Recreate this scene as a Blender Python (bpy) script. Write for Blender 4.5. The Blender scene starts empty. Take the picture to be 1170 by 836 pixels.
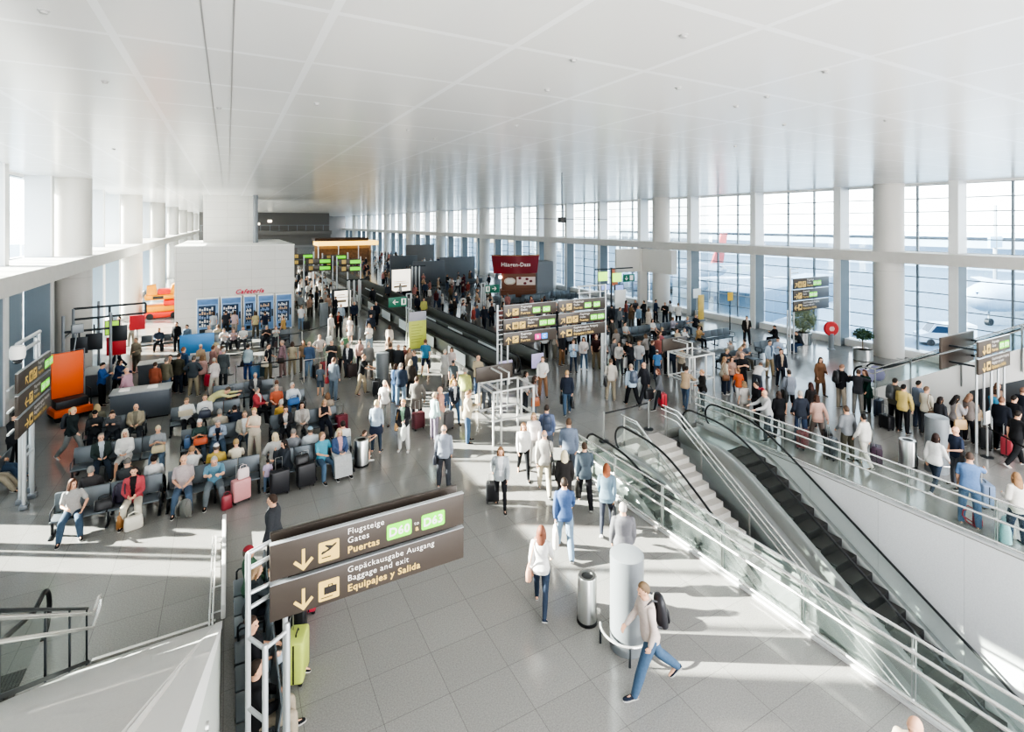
import bpy, bmesh, math, random
from mathutils import Vector, Matrix
PI = math.pi
rnd = random.Random(7)
SC = bpy.context.scene
COL = SC.collection
# ---------------------------------------------------------------- survey of the place
# X runs across the hall, Y along it, Z up, metres; the photographer's eye is at (0, 0, EYE).
EYE = 7.6
YAW = math.atan(325 / 590)
CA, SA = math.cos(YAW), math.sin(YAW)
FPX = 590.0


def G(u, v, z=0.0):
    """survey: the point at height z seen at (u, v) of the 1170x836 frame"""
    d = FPX * (EYE - z) / (v - 255.0)
    r = (u - 585.0) / FPX * d
    return (r * CA + d * SA, -r * SA + d * CA)


# ---------------------------------------------------------------- materials
MATS = {}


def _nodes(name):
    m = bpy.data.materials.new(name)
    m.use_nodes = True
    nt = m.node_tree
    return m, nt, nt.nodes['Principled BSDF']


def srgb(c):
    if isinstance(c, str):
        c = tuple(int(c[i:i + 2], 16) / 255 for i in (0, 2, 4))
    return tuple((x / 12.92 if x <= 0.04045 else ((x + 0.055) / 1.055) ** 2.4) for x in c)


def mat(name, col, rough=0.5, metal=0.0, noise=0.08, scale=30.0, spec=0.5, emit=0.0, coat=0.0):
    """plain procedural material: colour broken up by a noise"""
    if name in MATS:
        return MATS[name]
    m, nt, b = _nodes(name)
    c = srgb(col)
    N, L = nt.nodes, nt.links
    if noise > 0:
        tc = N.new('ShaderNodeTexCoord')
        nz = N.new('ShaderNodeTexNoise')
        nz.inputs['Scale'].default_value = scale
        nz.inputs['Detail'].default_value = 3
        L.new(tc.outputs['Object'], nz.inputs['Vector'])
        mx = N.new('ShaderNodeMix')
        mx.data_type = 'RGBA'
        L.new(nz.outputs['Fac'], mx.inputs['Factor'])
        mx.inputs[6].default_value = (*[max(0, x * (1 - noise)) for x in c], 1)
        mx.inputs[7].default_value = (*[min(1, x * (1 + noise)) for x in c], 1)
        L.new(mx.outputs[2], b.inputs['Base Color'])
    else:
        b.inputs['Base Color'].default_value = (*c, 1)
    b.inputs['Roughness'].default_value = rough
    b.inputs['Metallic'].default_value = metal
    b.inputs['Specular IOR Level'].default_value = spec
    if coat:
        b.inputs['Coat Weight'].default_value = coat
    if emit:
        b.inputs['Emission Color'].default_value = (*c, 1)
        b.inputs['Emission Strength'].default_value = emit
    MATS[name] = m
    return m


def brick_mat(name, c1, c2, mortar, w, h, ms, rough, plane='XY', offset=0.0, speck=0.0, spec=0.5, bump=0.0, off=(0, 0), grain=28):
    m, nt, b = _nodes(name)
    N, L = nt.nodes, nt.links
    geo = N.new('ShaderNodeNewGeometry')
    sep = N.new('ShaderNodeSeparateXYZ')
    L.new(geo.outputs['Position'], sep.inputs[0])
    cmb = N.new('ShaderNodeCombineXYZ')
    for i, ax in enumerate(plane):
        ad = N.new('ShaderNodeMath')
        ad.operation = 'ADD'
        ad.inputs[1].default_value = off[i]
        L.new(sep.outputs[ax], ad.inputs[0])
        L.new(ad.outputs[0], cmb.inputs[i])
    br = N.new('ShaderNodeTexBrick')
    br.offset = offset
    br.offset_frequency = 2
    br.squash = 1
    br.inputs['Scale'].default_value = 1
    br.inputs['Brick Width'].default_value = w
    br.inputs['Row Height'].default_value = h
    br.inputs['Mortar Size'].default_value = ms
    br.inputs['Mortar Smooth'].default_value = 0.1
    br.inputs['Color1'].default_value = (*srgb(c1), 1)
    br.inputs['Color2'].default_value = (*srgb(c2), 1)
    br.inputs['Mortar'].default_value = (*srgb(mortar), 1)
    L.new(cmb.outputs[0], br.inputs['Vector'])
    out = br.outputs['Color']
    if speck:
        nz = N.new('ShaderNodeTexNoise')
        nz.inputs['Scale'].default_value = grain
        nz.inputs['Detail'].default_value = 6
        nz.inputs['Roughness'].default_value = 0.8
        L.new(geo.outputs['Position'], nz.inputs['Vector'])
        mr = N.new('ShaderNodeMapRange')
        mr.inputs[1].default_value = 0.3
        mr.inputs[2].default_value = 0.7
        mr.inputs[3].default_value = 1 - speck
        mr.inputs[4].default_value = 1 + speck
        L.new(nz.outputs['Fac'], mr.inputs[0])
        n2 = N.new('ShaderNodeTexNoise')
        n2.inputs['Scale'].default_value = 0.35
        L.new(geo.outputs['Position'], n2.inputs['Vector'])
        m2 = N.new('ShaderNodeMapRange')
        m2.inputs[3].default_value = 0.9
        m2.inputs[4].default_value = 1.1
        L.new(n2.outputs['Fac'], m2.inputs[0])
        mm = N.new('ShaderNodeMath')
        mm.operation = 'MULTIPLY'
        L.new(mr.outputs[0], mm.inputs[0])
        L.new(m2.outputs[0], mm.inputs[1])
        mx = N.new('ShaderNodeVectorMath')
        mx.operation = 'SCALE'
        L.new(out, mx.inputs[0])
        L.new(mm.outputs[0], mx.inputs['Scale'])
        out = mx.outputs[0]
    L.new(out, b.inputs['Base Color'])
    b.inputs['Roughness'].default_value = rough
    b.inputs['Specular IOR Level'].default_value = spec
    if bump:
        bp = N.new('ShaderNodeBump')
        bp.inputs['Strength'].default_value = bump
        bp.inputs['Distance'].default_value = 0.01
        inv = N.new('ShaderNodeMath')
        inv.operation = 'SUBTRACT'
        inv.inputs[0].default_value = 1
        L.new(br.outputs['Fac'], inv.inputs[1])
        L.new(inv.outputs[0], bp.inputs['Height'])
        L.new(bp.outputs[0], b.inputs['Normal'])
    MATS[name] = m
    return m


def glass_mat(name, tint, refl=0.12, haze=0.0, power=1.0):
    """thin architectural pane: clear with fresnel mirror and a little tint"""
    m = bpy.data.materials.new(name)
    m.use_nodes = True
    nt = m.node_tree
    N, L = nt.nodes, nt.links
    N.remove(N['Principled BSDF'])
    o = N['Material Output']
    tr = N.new('ShaderNodeBsdfTransparent')
    tr.inputs[0].default_value = (*srgb(tint), 1)
    gl = N.new('ShaderNodeBsdfGlossy')
    gl.inputs['Roughness'].default_value = 0.02
    gl.inputs[0].default_value = (0.95, 1, 0.98, 1)
    lw = N.new('ShaderNodeLayerWeight')
    lw.inputs[0].default_value = 0.35
    mr = N.new('ShaderNodeMapRange')
    mr.inputs[3].default_value = refl * 0.35
    mr.inputs[4].default_value = min(1, refl * 5)
    L.new(lw.outputs['Fresnel'], mr.inputs[0])
    mx = N.new('ShaderNodeMixShader')
    L.new(mr.outputs[0], mx.inputs[0])
    L.new(tr.outputs[0], mx.inputs[1])
    L.new(gl.outputs[0], mx.inputs[2])
    out = mx.outputs[0]
    if haze:
        df = N.new('ShaderNodeBsdfDiffuse')
        df.inputs[0].default_value = (0.75, 0.85, 0.83, 1)
        m3 = N.new('ShaderNodeMixShader')
        m3.inputs[0].default_value = haze
        L.new(out, m3.inputs[1])
        L.new(df.outputs[0], m3.inputs[2])
        out = m3.outputs[0]
    L.new(out, o.inputs[0])
    MATS[name] = m
    return m


# ---------------------------------------------------------------- mesh builder
class MB:
    def __init__(s):
        s.v, s.f, s.m = [], [], []

    def add(s, vs, fs, mi=0):
        o = len(s.v)
        s.v += [tuple(x) for x in vs]
        for f in fs:
            s.f.append(tuple(i + o for i in f))
            s.m.append(mi)
        return s

    def box(s, x0, x1, y0, y1, z0, z1, mi=0, mtx=None):
        vs = [(x0, y0, z0), (x1, y0, z0), (x1, y1, z0), (x0, y1, z0), (x0, y0, z1), (x1, y0, z1), (x1, y1, z1), (x0, y1, z1)]
        if mtx:
            vs = [mtx @ Vector(p) for p in vs]
        return s.add(vs, [(3, 2, 1, 0), (4, 5, 6, 7), (0, 1, 5, 4), (1, 2, 6, 5), (2, 3, 7, 6), (3, 0, 4, 7)], mi)

    def rbox(s, x0, x1, y0, y1, z0, z1, r=0.02, mi=0, mtx=None, seg=2):
        """box with rounded vertical edges and softened top / bottom rims"""
        r = min(r, (x1 - x0) / 2.01, (y1 - y0) / 2.01, (z1 - z0) / 2.01)

        def ring(z, ins):
            rr = max(r - ins, 1e-4)
            out = []
            for cx, cy, a0 in ((x1 - r, y1 - r, 0), (x0 + r, y1 - r, 90), (x0 + r, y0 + r, 180), (x1 - r, y0 + r, 270)):
                for k in range(seg + 1):
                    a = math.radians(a0 + 90 * k / seg)
                    out.append((cx + rr * math.cos(a), cy + rr * math.sin(a), z))
            return out
        rings = [ring(z0, r * .7), ring(z0 + r * .3, r * .2), ring(z0 + r, 0), ring(z1 - r, 0), ring(z1 - r * .3, r * .2), ring(z1, r * .7)]
        return s.rings(rings, mi, mtx)

    def rings(s, rings, mi=0, mtx=None, cap=True, closed=False):
        n = len(rings[0])
        vs = [Vector(p) for R in rings for p in R]
        if mtx:
            vs = [mtx @ p for p in vs]
        fs = []
        m = len(rings)
        for i in range(m if closed else m - 1):
            a, b = i * n, ((i + 1) % m) * n
            for k in range(n):
                fs.append((a + k, a + (k + 1) % n, b + (k + 1) % n, b + k))
        if cap and not closed:
            fs.append(tuple(reversed(range(n))))
            fs.append(tuple(range((m - 1) * n, m * n)))
        return s.add(vs, fs, mi)

    def tube(s, pts, r, n=8, mi=0, closed=False, cap=True):
        pts = [Vector(p) for p in pts]
        m = len(pts)
        rs = r if isinstance(r, (list, tuple)) else [r] * m
        rings = []
        up = None
        for i, p in enumerate(pts):
            if closed:
                t = pts[(i + 1) % m] - pts[i - 1]
            elif i == 0:
                t = pts[1] - p
            elif i == m - 1:
                t = p - pts[i - 1]
            else:
                t = (pts[i + 1] - p).normalized() + (p - pts[i - 1]).normalized()
            t = t.normalized() if t.length > 1e-9 else Vector((0, 0, 1))
            if up is None:
                up = Vector((0, 0, 1)) if abs(t.z) < .9 else Vector((1, 0, 0))
            sx = t.cross(up)
            if sx.length < 1e-6:
                sx = t.orthogonal()
            sx.normalize()
            up = sx.cross(t).normalized()
            rings.append([p + sx * (rs[i] * math.cos(2 * PI * k / n)) + up * (rs[i] * math.sin(2 * PI * k / n)) for k in range(n)])
        for R in rings:
            R.reverse()
        return s.rings(rings, mi, cap=cap, closed=closed)

    def lathe(s, prof, c=(0, 0, 0), n=24, mi=0):
        rings = [[(c[0] + r * math.cos(2 * PI * k / n), c[1] + r * math.sin(2 * PI * k / n), c[2] + z) for k in range(n)] for r, z in prof]
        return s.rings(rings, mi)

    def prism(s, poly, a0, a1, axis='X', mi=0):
        """poly of 2D points, extruded along an axis; (p,q) are the two other axes in order"""
        def mk(p, q, a):
            return {'X': (a, p, q), 'Y': (p, a, q), 'Z': (p, q, a)}[axis]
        n = len(poly)
        vs = [mk(p, q, a0) for p, q in poly] + [mk(p, q, a1) for p, q in poly]
        fs = [tuple(range(n)), tuple(reversed(range(n, 2 * n)))]
        fs += [(k, k + n, (k + 1) % n + n, (k + 1) % n) for k in range(n)]
        return s.add(vs, fs, mi)

    def ell(s, c, rx, ry, rz, n=12, m=8, mi=0, mtx=None):
        rings = []
        for i in range(1, m):
            a = PI * i / m
            rings.append([(c[0] + rx * math.sin(a) * math.cos(2 * PI * k / n), c[1] + ry * math.sin(a) * math.sin(2 * PI * k / n), c[2] - rz * math.cos(a)) for k in range(n)])
        return s.rings(rings, mi, mtx)

    def mesh(s, name, fix=True):
        me = bpy.data.meshes.new(name)
        me.from_pydata(s.v, [], s.f)
        if any(s.m):
            me.polygons.foreach_set('material_index', s.m)
        if fix:
            bm = bmesh.new()
            bm.from_mesh(me)
            bmesh.ops.recalc_face_normals(bm, faces=bm.faces)
            bm.to_mesh(me)
            bm.free()
        me.update()
        return me


def smooth(me, ang=40):
    me.shade_smooth()
    try:
        me.set_sharp_from_angle(angle=math.radians(ang))
    except Exception:
        pass


def obj(name, mb, mats, parent=None, loc=None, sm=True, label=None):
    me = mb if isinstance(mb, bpy.types.Mesh) else mb.mesh(name)
    if sm and not isinstance(mb, bpy.types.Mesh):
        smooth(me)
    if not me.materials:
        for m in (mats if isinstance(mats, (list, tuple)) else [mats]):
            me.materials.append(m)
    o = bpy.data.objects.new(name, me)
    COL.objects.link(o)
    if loc:
        o.location = loc
    if parent:
        o.parent = parent
    if label:
        o['label'] = label
    return o


def tag(o, label, cat, group=None, kind=None):
    if label:
        o['label'] = label
    if cat:
        o['category'] = cat
    if group:
        o['group'] = group
    if kind:
        o['kind'] = kind
    return o


def thing(name, label, cat, loc=(0, 0, 0), rz=0.0, group=None):
    o = bpy.data.objects.new(name, None)
    COL.objects.link(o)
    o.empty_display_size = .2
    o.location = loc
    o.rotation_euler = (0, 0, rz)
    return tag(o, label, cat, group)


def struct(name, mb, mats, sm=False):
    o = obj(name, mb, mats, sm=sm)
    o['kind'] = 'structure'
    return o


def dup(root, loc, rz=0.0, label=None, group=None):
    r = root.copy()
    COL.objects.link(r)
    r.location = loc
    r.rotation_euler = (0, 0, rz)
    if label:
        r['label'] = label
    if group:
        r['group'] = group
    for ch in list(root.children):
        c = ch.copy()
        COL.objects.link(c)
        c.parent = r
        for g in ch.children:
            d = g.copy()
            COL.objects.link(d)
            d.parent = c
    return r


TXT = {}


def text_mesh(s, size, bold=0.0, depth=0.0, shear=0.0, align='LEFT'):
    cu = bpy.data.curves.new('lettering', 'FONT')
    cu.body = s
    cu.size = size
    cu.offset = bold
    cu.extrude = depth
    cu.shear = shear
    cu.align_x = align
    cu.space_character = 1.1
    cu.resolution_u = 3
    ob = bpy.data.objects.new('tmp_text', cu)
    COL.objects.link(ob)
    dg = bpy.context.evaluated_depsgraph_get()
    me = bpy.data.meshes.new_from_object(ob.evaluated_get(dg))
    bpy.data.objects.remove(ob)
    bpy.data.curves.remove(cu)
    return me


def text_on(parent, s, size, mtx, m, name='lettering', **kw):
    me = text_mesh(s, size, **kw)
    me.transform(mtx)
    me.materials.clear()
    return obj(name, me, m, parent)


# common materials
M_WHITE = mat('white_paint', 'eeece8', .45, noise=.02)
M_CONC = mat('pale_concrete', 'c9c5bf', .7, noise=.07, scale=3)
M_STEEL = mat('brushed_steel', 'c4c4c2', .28, 1.0, noise=.05, scale=60)
M_CHROME = mat('polished_steel', 'e6e4e0', .25, .75, noise=0)
M_DARKMETAL = mat('dark_grey_metal', '3f4347', .45, .6, noise=.05)
M_BLACK = mat('black_rubber', '17181a', .5, noise=.05)
M_GREYMETAL = mat('grey_painted_metal', '8b9095', .4, .2, noise=.04)
M_LIGHTTUBE = mat('pale_grey_tube', 'c9cccd', .3, .5, noise=.03)
M_SIGN = mat('dark_brown_sign_face', '4a423c', .35, noise=.03)
M_YEL = mat('sign_yellow', 'e3c172', .5, noise=.02)
M_YELB = mat('sign_deep_yellow', 'eab92f', .5, noise=.02)
M_SGN_W = mat('sign_white', 'f2eee8', .5, noise=0)
M_GREEN = mat('gate_green', '6fd231', .45, noise=0, emit=.35)
M_SIGNDK = mat('sign_mark_dark', '2c2724', .5, noise=0)
GL_WIN = glass_mat('window_glass', 'e6f1f4', .10)
GL_RAIL = glass_mat('balustrade_glass', 'f5f9f7', .04, haze=.015)

# ---------------------------------------------------------------- camera
cam = bpy.data.cameras.new('camera')
cam.sensor_width = 36
cam.lens = FPX / 1170 * 36
cam.shift_y = (255 - 418) / 1170
cam.clip_start = .05
cam.clip_end = 900
co = bpy.data.objects.new('camera', cam)
COL.objects.link(co)
co.location = (0, 0, EYE)
co.rotation_euler = (PI / 2, 0, -YAW)
SC.camera = co
# ================================================================ the hall
CEIL = 9.85
Y0, Y1 = -5.0, 175.0
M_FLOOR = brick_mat('granite_floor', '8c8a86', '888682', '686663', 1.07, .90, .004, .16, 'XY', speck=.30, grain=42, spec=.55, off=(.06, .3))
M_CEIL = brick_mat('white_ceiling_panels', 'efedea', 'eae8e5', 'fcfbfa', 2.2, 1.95, .05, .2, 'XY', spec=.7, off=(1.2, .1))
M_CEILGAP = mat('ceiling_joint', '9d9a97', .6, noise=0)
M_CLAD = brick_mat('pale_stone_cladding', 'd9d6d1', 'd5d2cd', 'bcb8b2', 1.5, .62, .008, .5, 'XZ', speck=.04, offset=0)
M_CLADY = brick_mat('pale_stone_cladding_side', 'd9d6d1', 'd5d2cd', 'bcb8b2', 1.5, .62, .008, .5, 'YZ', speck=.04)
M_PIT = brick_mat('white_granite_wall', 'cfcfce', 'cbcbca', 'b3b3b2', 1.9, 7.0, .006, .45, 'YZ', speck=.10)
M_GRANITE = brick_mat('pale_granite_slab', 'b9b8b5', 'b5b4b1', 'a09f9c', 40, 2.4, .004, .35, 'XY', speck=.30, grain=110)
M_FRAME = mat('window_frame_grey', '7d848a', .4, .4, noise=.02)
M_PIERW = mat('white_pier_panel', 'e4e3e0', .5, noise=.03, scale=4)
M_PIERG = mat('blue_grey_pier_shade', '93a1ab', .4, noise=.03, scale=4)  # shade of the unlit left pier sides put into the colour
PX0, PX1, PYE = 9.62, 15.72, 13.9      # the escalator well

fl = MB()
fl.box(-8.8, PX0, Y0, Y1, -.35, 0).box(PX1, 34.8, Y0, Y1, -.35, 0).box(PX0, PX1, PYE, Y1, -.35, 0)
struct('floor', fl, M_FLOOR)
struct('ceiling', MB().box(-8.75, 34.75, Y0, Y1, CEIL, CEIL + .3), M_CEIL)
g = MB()
for x in (-.24, .06):
    g.box(x - .008, x + .008, Y0, 40, CEIL - .006, CEIL)
struct('trim_ceiling_joint', g, M_CEILGAP)

# ---- long walls: concrete ledge, piers, glazing
def long_wall(side, xin, xwin, xledge, ph, ledge_z=(5.4, 6.0)):
    s = 1 if side == 'right' else -1
    def bx(mb, a, b, y0, y1, z0, z1, mi=0):
        mb.box(min(a, b), max(a, b), y0, y1, z0, z1, mi)
    w = MB()
    bx(w, xwin, xwin + s * .5, Y0, Y1, -.35, .35)
    bx(w, xwin, xwin + s * .5, Y0, Y1, ledge_z[0], ledge_z[1])
    bx(w, xwin, xwin + s * .5, Y0, Y1, CEIL - .12, CEIL)
    struct('wall_' + side, w, M_WHITE)
    b = MB()
    bx(b, xledge, xwin - s * .001, Y0, Y1, ledge_z[0], ledge_z[1])
    struct('trim_%s_ledge' % side, b, M_CONC)
    b = MB()
    bx(b, xwin - s * .55, xwin - s * .001, Y0, Y1, 0, .42)
    struct('trim_%s_sill' % side, b, M_WHITE)
    p = MB()
    y = ph - 5.9 * int((ph - Y0) / 5.9)
    ys = []
    while y < Y1:
        ys.append(y)
        y += 5.9
    for y in ys:
        for (z0, z1, zone) in ((0, ledge_z[0], 0), (ledge_z[1], CEIL, 1)):
            bx(p, xin, xwin - s * .002, y, y + .42, z0, z1, 0)
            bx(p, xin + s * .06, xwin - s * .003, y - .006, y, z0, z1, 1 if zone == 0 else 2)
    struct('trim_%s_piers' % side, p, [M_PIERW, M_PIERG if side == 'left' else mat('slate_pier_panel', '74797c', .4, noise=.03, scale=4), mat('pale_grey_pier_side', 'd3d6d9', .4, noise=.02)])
    fr = MB()
    gl = MB()
    gl2 = MB()
    for i, y in enumerate(ys[:-1]):
        a, e = y + .42, y + 5.9
        for (z0, z1, nb) in ((.35, ledge_z[0], 6), (ledge_z[1], CEIL - .12, 5)):
            zz_top = z0 > 3 or side == 'left'
            for k in (1, 2):
                yy = a + (e - a) * k / 3
                bx(fr, xwin + s * .0, xwin + s * .14, yy - .05, yy + .05, z0, z1)
            for k in range(0, nb + 1):
                if side == 'left' and 0 < k < nb:
                    continue
                if y > 110 and k % 2:
                    continue
                zz = z0 + (z1 - z0) * k / nb
                bx(fr, xwin + s * .03, xwin + s * .11, a, e, zz - .028, zz + .028)
            (gl if zz_top else gl2).add([(xwin + s * .07, a, z0), (xwin + s * .07, e, z0), (xwin + s * .07, e, z1), (xwin + s * .07, a, z1)], [(0, 1, 2, 3)])
    if side == 'left':
        op = MB()
        for y in ys[:-1]:
            for a, e in (((.42, 3.4), (4.25, 4.5), (5.4, 5.9)) if y < 20 else ((.42, 5.9),)):
                if y < 37:
                    bx(op, xwin - .02, xwin - .12, y + a, y + e, .35, ledge_z[0])
            if y < 9:
                for a, e in ((.42, 2.2), (2.7, 4.0), (4.5, 5.9)):
                    bx(op, xwin - .02, xwin - .12, y + a, y + e, ledge_z[1], CEIL - .12)
        struct('trim_left_sun_blockers', op, M_PIERG)  # panels added to block the sun, gaps shaped to leave streaks
    wn = 1 if side == 'right' else 2
    f = struct('window_%d' % wn, fr, M_FRAME)
    pane = obj('pane', gl, GL_WIN, f, sm=False)
    pane['kind'] = 'structure'
    if gl2.v:
        pane = obj('tinted_pane', gl2, glass_mat('blue_window_glass', 'b7cad6', .10), f, sm=False)
        pane['kind'] = 'structure'
    return ys

long_wall('right', 33.3, 34.3, 32.35, 12.34)
long_wall('left', -7.3, -8.3, -5.75, 32.0)

# ---- round columns on a 17.7 m grid
M_COL = brick_mat('column_plaster', 'cdc9c3', 'cac6c0', 'b8b4ae', 50, 4.9, .012, .6, 'XZ', speck=.05)
for side, cx in (('right', 33.15), ('left', -6.75)):
    for k in range(-1, 9):
        y = 15.5 + 17.7 * k
        if y < Y0 + 1 or (side == 'left' and y < 20):
            continue
        mb = MB().lathe([(.74, 0), (.74, CEIL)], (cx, y, 0), 40)
        where = ('window wall' if side == 'right' else 'left window wall')
        n = ['nearest', 'second', 'third', 'fourth', 'fifth', 'sixth', 'seventh', 'eighth', 'ninth', 'tenth'][k + (0 if side == 'right' else -1)] if k >= (0 if side == 'right' else 1) else None
        o = struct('trim_%s_column' % side, mb, M_COL, sm=True)
        smooth(o.data, 60)

# ---- end of the hall: dark upper gallery and end wall
e = MB().box(-12, 36, Y1 - .5, Y1, 0, CEIL)
struct('wall_far', e, mat('far_wall_grey', '8d8a88', .7))
t = MB().box(-5, 20, 118, 122, 5.2, 6.0).box(-5, 20, 121.5, 122, 6.0, CEIL).box(-5, 20, 119.8, 120, 2.9, 5.2)
struct('trim_far_gallery', t, mat('dark_gallery_fascia', '6f6c69', .6))
tb = MB()
for k in range(14):
    tb.box(-4.6 + 1.75 * k, -4.5 + 1.75 * k, 117.95, 118.05, 6.0, 7.2)
tb.box(-4.7, 19.6, 117.95, 118.05, 7.15, 7.25)
struct('trim_far_gallery_rail', tb, M_GREYMETAL)
lw = MB()
for k in range(6):
    lw.box(-4 + 2.3 * k, -3.2 + 2.3 * k, 121.4, 121.48, 6.6 + (k % 3) * .6, 7.1 + (k % 3) * .6)
struct('trim_far_gallery_lights', lw, mat('gallery_lights', 'fff2dd', .5, noise=0, emit=1.2))

# ---- mezzanine behind the photographer, its sloping granite deck down to the hall floor
TAN = .6504  # slope of the granite deck
YF = 11.3
YT = .35
def zs(y):
    return (YF - y) * TAN
d = MB()
d.prism([(YF, 0), (YT, zs(YT)), (Y0, zs(YT)), (Y0, zs(YT) - .5), (YT, zs(YT) - .5), (YF - .9, 0)], -2.06, -.196, 'X')
struct('trim_sloping_deck', d, M_GRANITE)
d = MB()
d.prism([(YF, .02), (YT, zs(YT) + .02), (Y0, zs(YT) + .02), (Y0, zs(YT) - .1), (YT, zs(YT) - .1), (YF - .15, 0)], -.195, -.085, 'X')
w_ = MB().prism([(YF - .2, 0), (YT, zs(YT) - .13), (Y0, zs(YT) - .13), (Y0, 0)], -.19, -.10, 'X')
struct('wall_deck_side', w_, mat('grey_green_panel', 'a9aca6', .5, noise=.03, scale=3))
struct('trim_deck_kerb', d, mat('white_kerb_stone', 'c9c8c5', .4, noise=.03))
b = MB()
for (x, r, dz) in ((-.205, .011, .02), (-.235, .008, .01)):
    b.tube([(x, YF - .05, .0 + dz), (x, 1.0, zs(1.0) + dz)], r, 8)
struct('trim_deck_edge_rail', b, mat('white_edge_tube', 'e9e7e3', .3), sm=True)
b = MB().box(-2.06, -.20, YF, YF + .07, 0, .05)
struct('trim_deck_foot', b, M_CHROME)
# floor-level end of the kerb, with rails
t = thing('low_guard_rail', 'low white guard with twin chrome rails at the foot of the granite deck', 'guard rail', (0, 0, 0))
b = MB()
for x in (-.30, -.25):
    b.tube([(x, 11.1, .10), (x, 14.3, .10)], .02, 8)
obj('rail', b, M_CHROME, t)
obj('guard_panel', MB().rbox(-.11, -.03, 11.36, 14.9, 0, .28, .02), mat('guard_white', 'e6e4e0', .4), t)
for y in (11.5, 12.3, 13.2, 14.2):
    obj('bracket', MB().tube([(-.275, y, .0), (-.275, y, .06), (-.27, y, .09), (-.10, y, .09)], .015, 6), M_STEEL, t)
for (y, z) in ((1.75, 5.95), (1.75, 5.7), (3.1, 5.0), (3.1, 4.75)):
    b = MB().tube([(-.10, y, z), (-.085, y, z)], .022, 12)
    tag(obj('wall_bolt', b, M_STEEL), 'round steel bolt head on the grey side wall of the granite deck', 'bolt', 'deck wall bolts')
# ================================================================ the escalator well
LOW = -5.0
ET = .62
w = MB()
w.box(PX1 - .012, PX1 + .25, Y0, PYE, LOW, -.02)
struct('wall_well_right', w, M_PIT)
struct('wall_well_left', MB().box(PX0 - .25, PX0 + .012, Y0, PYE, LOW, -.02), M_PIT)
struct('wall_well_end', MB().box(PX0 - .25, PX1 + .25, PYE, PYE + .25, LOW, -.36), M_PIT)
struct('wall_well_back', MB().box(PX0 - .25, PX1 + .25, Y0 - .25, Y0, LOW, -.001), M_PIT)
struct('floor_lower', MB().box(PX0 - .25, PX1 + .25, Y0, PYE, LOW - .3, LOW), M_GRANITE)
struct('trim_well_kerb_left', MB().box(PX0 - .26, PX0 - .10, 1.0, 13.2, 0, .05), mat('kerb_grey', 'bdbdbb', .4))
struct('trim_well_kerb_right', MB().box(PX1 + .02, PX1 + .16, 1.0, 14.0, 0, .05), mat('kerb_grey', 'bdbdbb', .4))

M_STEP = brick_mat('ribbed_step_tread', '3c3a38', '353331', '1c1b1a', .05, 50, .008, .5, 'XY')
M_RISER = mat('step_riser', '1b1a1a', .5, .2)
M_DECK = mat('brushed_deck', 'a9aaa8', .35, .8, noise=.04)
M_CLADG = mat('smooth_grey_cladding', 'bfc2c2', .35, .3, noise=.03, scale=2)
YB = 11.2


def ez(y, yb=YB, tan=ET, low=LOW, t=.35):
    """floor-plate / nosing line of an escalator: flat, bend, slope, flat"""
    s = (yb - y) / t
    z = -tan * t * (math.log1p(math.exp(-abs(s))) + max(s, 0))
    return max(z, low)


def ypath(a, b, n):
    return [a + (b - a) * k / n for k in range(n + 1)]


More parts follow.
